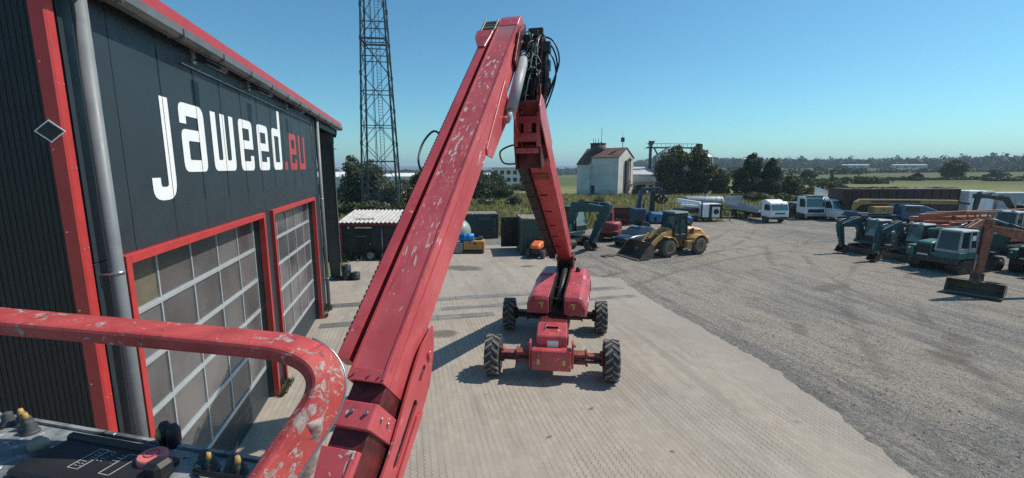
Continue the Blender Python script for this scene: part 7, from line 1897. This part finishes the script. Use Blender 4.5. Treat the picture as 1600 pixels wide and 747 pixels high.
# lone trees and hedges in the fields at the right
FT = ((238, 150, 8.5, 11.5, 'dark lone tree standing in the field above the grey trailer'), (170, 160, 4.5, 6, 'small lone tree at the left end of the field hedge'), (206, 142, 3.0, 5, 'small bush-like tree left of the lone field tree'), (300, 170, 4, 9, 'lone tree near the far right of the field'))
for k, (x, y, h, w, l) in enumerate(FT): tree(l, x, y, h, w, M['leaf_hedge'], 70 + k, 4200, .8, low=.0)
def hedge(label, p, q, h, w, seed, m, leaf=.9, dens=9):
    p, q = Vector(p), Vector(q); L = (q - p).length; rnd = random.Random(seed); n = int(L / (w * .6)); lobes = []
    o = bpy.data.objects.new('x', None); bpy.data.objects.remove(o)
    c = p.lerp(q, .5); z0 = terrain_z(c.x, c.y)
    for k in range(n):
        a = p.lerp(q, (k + rnd.random() * .8) / n); hh = h * rnd.uniform(.35, 1.1)
        if rnd.random() < .12: continue
        lobes.append((a.x - c.x, a.y - c.y, terrain_z(a.x, a.y) - z0 + hh * .42, w * rnd.uniform(.45, .85), w * rnd.uniform(.45, .8), hh * .55))
    me = leaves_mesh('foliage', m, seed, [(x, y, z + 50, a, b, cc) for x, y, z, a, b, cc in lobes], int(len(lobes) * dens * 14), leaf)
    v = np.empty(len(me.vertices) * 3); me.vertices.foreach_get('co', v); v[2::3] -= 50; me.vertices.foreach_set('co', v); me.update()
    t = thing('hedgerow', label, 'hedge', (c.x, c.y, z0)); link('foliage', me, t)
    b = MB()
    for l in lobes[::3]: b.tube([(l[0], l[1], l[2] - l[5]), (l[0], l[1], l[2] + l[5] * .3)], .08, 5, rs=[.12, .05])
    b.build('stem', M['bark'], t)
hedge('dark hedge crossing the field above the truck row', (118, 128), (165, 124), 2.8, 4, 81, M['leaf_hedge'])
hedge('broken hedge across the field above the brown trailer', (225, 128), (330, 95), 2.0, 4, 82, M['leaf_hedge'])
hedge('long thick hedge belt below the pale upper field', (200, 290), (330, 262), 6.5, 8, 83, M['leaf_far'], 1.3)
hedge('dark hedge belt reaching to the right edge below the wood', (350, 300), (600, 230), 4.0, 8, 84, M['leaf_far'], 1.3)
hedge('tree belt rising behind the dense silo trees', (150, 215), (196, 240), 7.0, 9, 85, M['leaf_far'], 1.3)
hedge('thin low hedge strip drawn right across the field behind the trailers', (165, 150), (420, 118), 1.6, 3, 90, M['leaf_hedge'], .7)
hedge('low hedge line at the far side of the meadow', (-40, 150), (40, 165), 3.6, 5, 86, M['leaf_hedge'], .9)
hedge('tree line on the plain left of the mast', (-90, 420), (90, 430), 9.0, 11, 87, M['leaf_far'], 1.7, 6)
hedge('far tree line under the blue hills', (-60, 760), (260, 740), 11.0, 16, 88, M['leaf_far'], 2.4, 6)
for k, (x, y, h, l) in enumerate(((140, 143, 4.6, 'dark field post left of the middle above the white van'), (158, 138, 4.6, 'dark field post above the left end of the brown trailer'), (262, 138, 7.0, 'tall dark field post at the right, near the lone tree'))):
    t = thing('field_post', l, 'post', (x, y, terrain_z(x, y))); b = MB(); b.cyl((0, 0, 0), (0, 0, h), .7, .6, n=8); b.build('post', M['bark'], t); b = MB(); b.box((0, 0, h), (1.7, 1.5, .5)); b.build('cap', M['bark'], t)

def woods():
    rng = random.Random(5); lobes = []
    def tr(x, y, h, w):
        z = terrain_z(x, y); lobes.append((x, y, z + h * .5 + 200, w * .5, w * .5, h * .5))
        if rng.random() < .5: lobes.append((x + rng.uniform(-.2, .2) * w, y, z + h * .85 + 200, w * .28, w * .28, h * .28))
    for k in range(1500):       # the dark wood along the skyline at the right
        az = R(rng.uniform(33, 68)); r = rng.uniform(800, 960) + 60 * math.sin(az * 9)
        tr(r * math.sin(az), r * math.cos(az), rng.uniform(11, 15) * (1.35 if rng.random() < .06 else 1), rng.uniform(8, 13))
    for k in range(1100):       # wooded rise in the middle
        az = R(rng.uniform(20, 44)); r = rng.uniform(900, 1450)
        tr(r * math.sin(az), r * math.cos(az), rng.uniform(11, 15), rng.uniform(10, 15))
    for k in range(500):        # groups of trees around the distant town
        az = R(rng.uniform(-12, 20)); r = rng.uniform(700, 2400)
        tr(r * math.sin(az), r * math.cos(az), rng.uniform(8, 13), rng.uniform(12, 26))
    me = leaves_mesh('far_woods', M['leaf_far'], 9, lobes, 190000, 2.6)
    v = np.empty(len(me.vertices) * 3); me.vertices.foreach_get('co', v); v[2::3] -= 200; me.vertices.foreach_set('co', v); me.update()
    o = link('far_woods', me); tag(o, 'dark woods along the skyline and on the low hills far beyond the fields', 'wood', kind='stuff')
woods()

def inside(x, y, poly):
    r = False; n = len(poly)
    for i in range(n):
        a, b = poly[i], poly[(i + 1) % n]
        if (a[1] > y) != (b[1] > y) and x < (b[0] - a[0]) * (y - a[1]) / (b[1] - a[1]) + a[0]: r = not r
    return r
def grass():
    rnd = random.Random(77); rng = np.random.default_rng(4); P = []
    while len(P) < 15000:
        az = R(rnd.uniform(-14, 52)); r = 31 + 75 * rnd.random() ** 1.3
        x, y = r * math.sin(az), r * math.cos(az)
        if inside(x, y, yard): continue
        if math.sin(x * .31) + math.sin(y * .27 + x * .1) + rnd.uniform(-1.4, 1.4) < -.9: continue
        P.append((x, y, terrain_z(x, y), r))
    for k in range(500):   # weeds along the yard edge and at the building foot
        i = rnd.randrange(8, 14); a, b = yard[i % len(yard)], yard[(i + 1) % len(yard)]; f = rnd.random()
        P.append((a[0] + (b[0] - a[0]) * f + rnd.uniform(-.7, .7), a[1] + (b[1] - a[1]) * f + rnd.uniform(-.7, .7), 0, 20))
    vs = []; fs = []; mi = []
    for x, y, z, r in P:
        h0 = rnd.uniform(.35, .95) * (.5 if r == 20 else 1); k = rnd.choice((0, 0, 0, 1, 1, 2))
        for _ in range(7):
            a = rnd.uniform(0, 6.28); d = rnd.uniform(0, .45); w = rnd.uniform(.03, .06) * (1 + r / 60); h = h0 * rnd.uniform(.6, 1.15)
            px_, py_ = x + d * math.cos(a), y + d * math.sin(a); b = rnd.uniform(0, 6.28); ln = rnd.uniform(.05, .35)
            o = len(vs); cx, sx = math.cos(b) * w, math.sin(b) * w
            vs += [(px_ - cx, py_ - sx, z - .02), (px_ + cx, py_ + sx, z - .02), (px_ + ln * math.cos(a), py_ + ln * math.sin(a), z + h)]
            fs.append((o, o + 1, o + 2)); mi.append(k)
    me = bpy.data.meshes.new('long_grass'); me.from_pydata(vs, [], fs)
    for m in (leaf_mat('straw_grass', (0.23, 0.225, 0.09), (0.34, 0.31, 0.14), (0.48, 0.42, 0.21), 0.5), leaf_mat('green_grass', (0.15, 0.165, 0.05), (0.22, 0.22, 0.08), (0.34, 0.31, 0.12), 0.5), leaf_mat('dark_weeds', (0.07, 0.085, 0.03), (0.11, 0.12, 0.045), (0.18, 0.17, 0.07), 0.5)): me.materials.append(m)
    me.polygons.foreach_set('material_index', mi); me.update()
    o = link('long_grass', me); tag(o, 'long dry grass and weeds covering the meadow behind the yard', 'grass', kind='stuff')
grass()
def wall_weeds():
    rnd = random.Random(6)
    vs = []; fs = []
    for k in range(260):
        y = rnd.choice((12.5, 12.2, 18.6, 19.5, 19.7, 12.8)) + rnd.gauss(0, .12); x = -3.5 + abs(rnd.gauss(0, .06))
        for _ in range(4):
            a = rnd.uniform(0, 6.28); h = rnd.uniform(.05, .2); w = .012; o = len(vs)
            vs += [(x - w * math.cos(a), y - w * math.sin(a), .012), (x + w * math.cos(a), y + w * math.sin(a), .012), (x + h * .5 * math.sin(a), y - h * .5 * math.cos(a), h)]; fs.append((o, o + 1, o + 2))
    me = bpy.data.meshes.new('wall_weeds'); me.from_pydata(vs, [], fs); me.materials.append(M['leaf_olive']); me.update()
    tag(link('wall_weeds', me), 'small weeds growing at the foot of the hall wall', 'weeds', kind='stuff')
wall_weeds()

# ------------------------------------------------------------------ haze
def haze():
    b = MB(); b.hexa([(-7600, -300, -60), (7600, -300, -60), (7600, 7800, -60), (-7600, 7800, -60), (-7600, -300, 90), (7600, -300, 90), (7600, 7800, 90), (-7600, 7800, 90)])
    m = bpy.data.materials.new('thin_summer_haze'); m.use_nodes = True; nt = m.node_tree; nt.nodes.clear()
    out = nt.nodes.new('ShaderNodeOutputMaterial'); v = nt.nodes.new('ShaderNodeVolumePrincipled')
    v.inputs['Color'].default_value = (0.62, 0.80, 0.95, 1); v.inputs['Density'].default_value = 0.00026; v.inputs['Anisotropy'].default_value = 0.1
    nt.links.new(v.outputs[0], out.inputs['Volume'])
    o = b.build('haze', m); o['kind'] = 'stuff'; o['label'] = 'thin bluish summer haze over the distant hills'; o['category'] = 'haze'
haze()
S.cycles.max_bounces = 6
S.cycles.transparent_max_bounces = 8
S.cycles.volume_bounces = 0
S.cycles.use_denoising = False
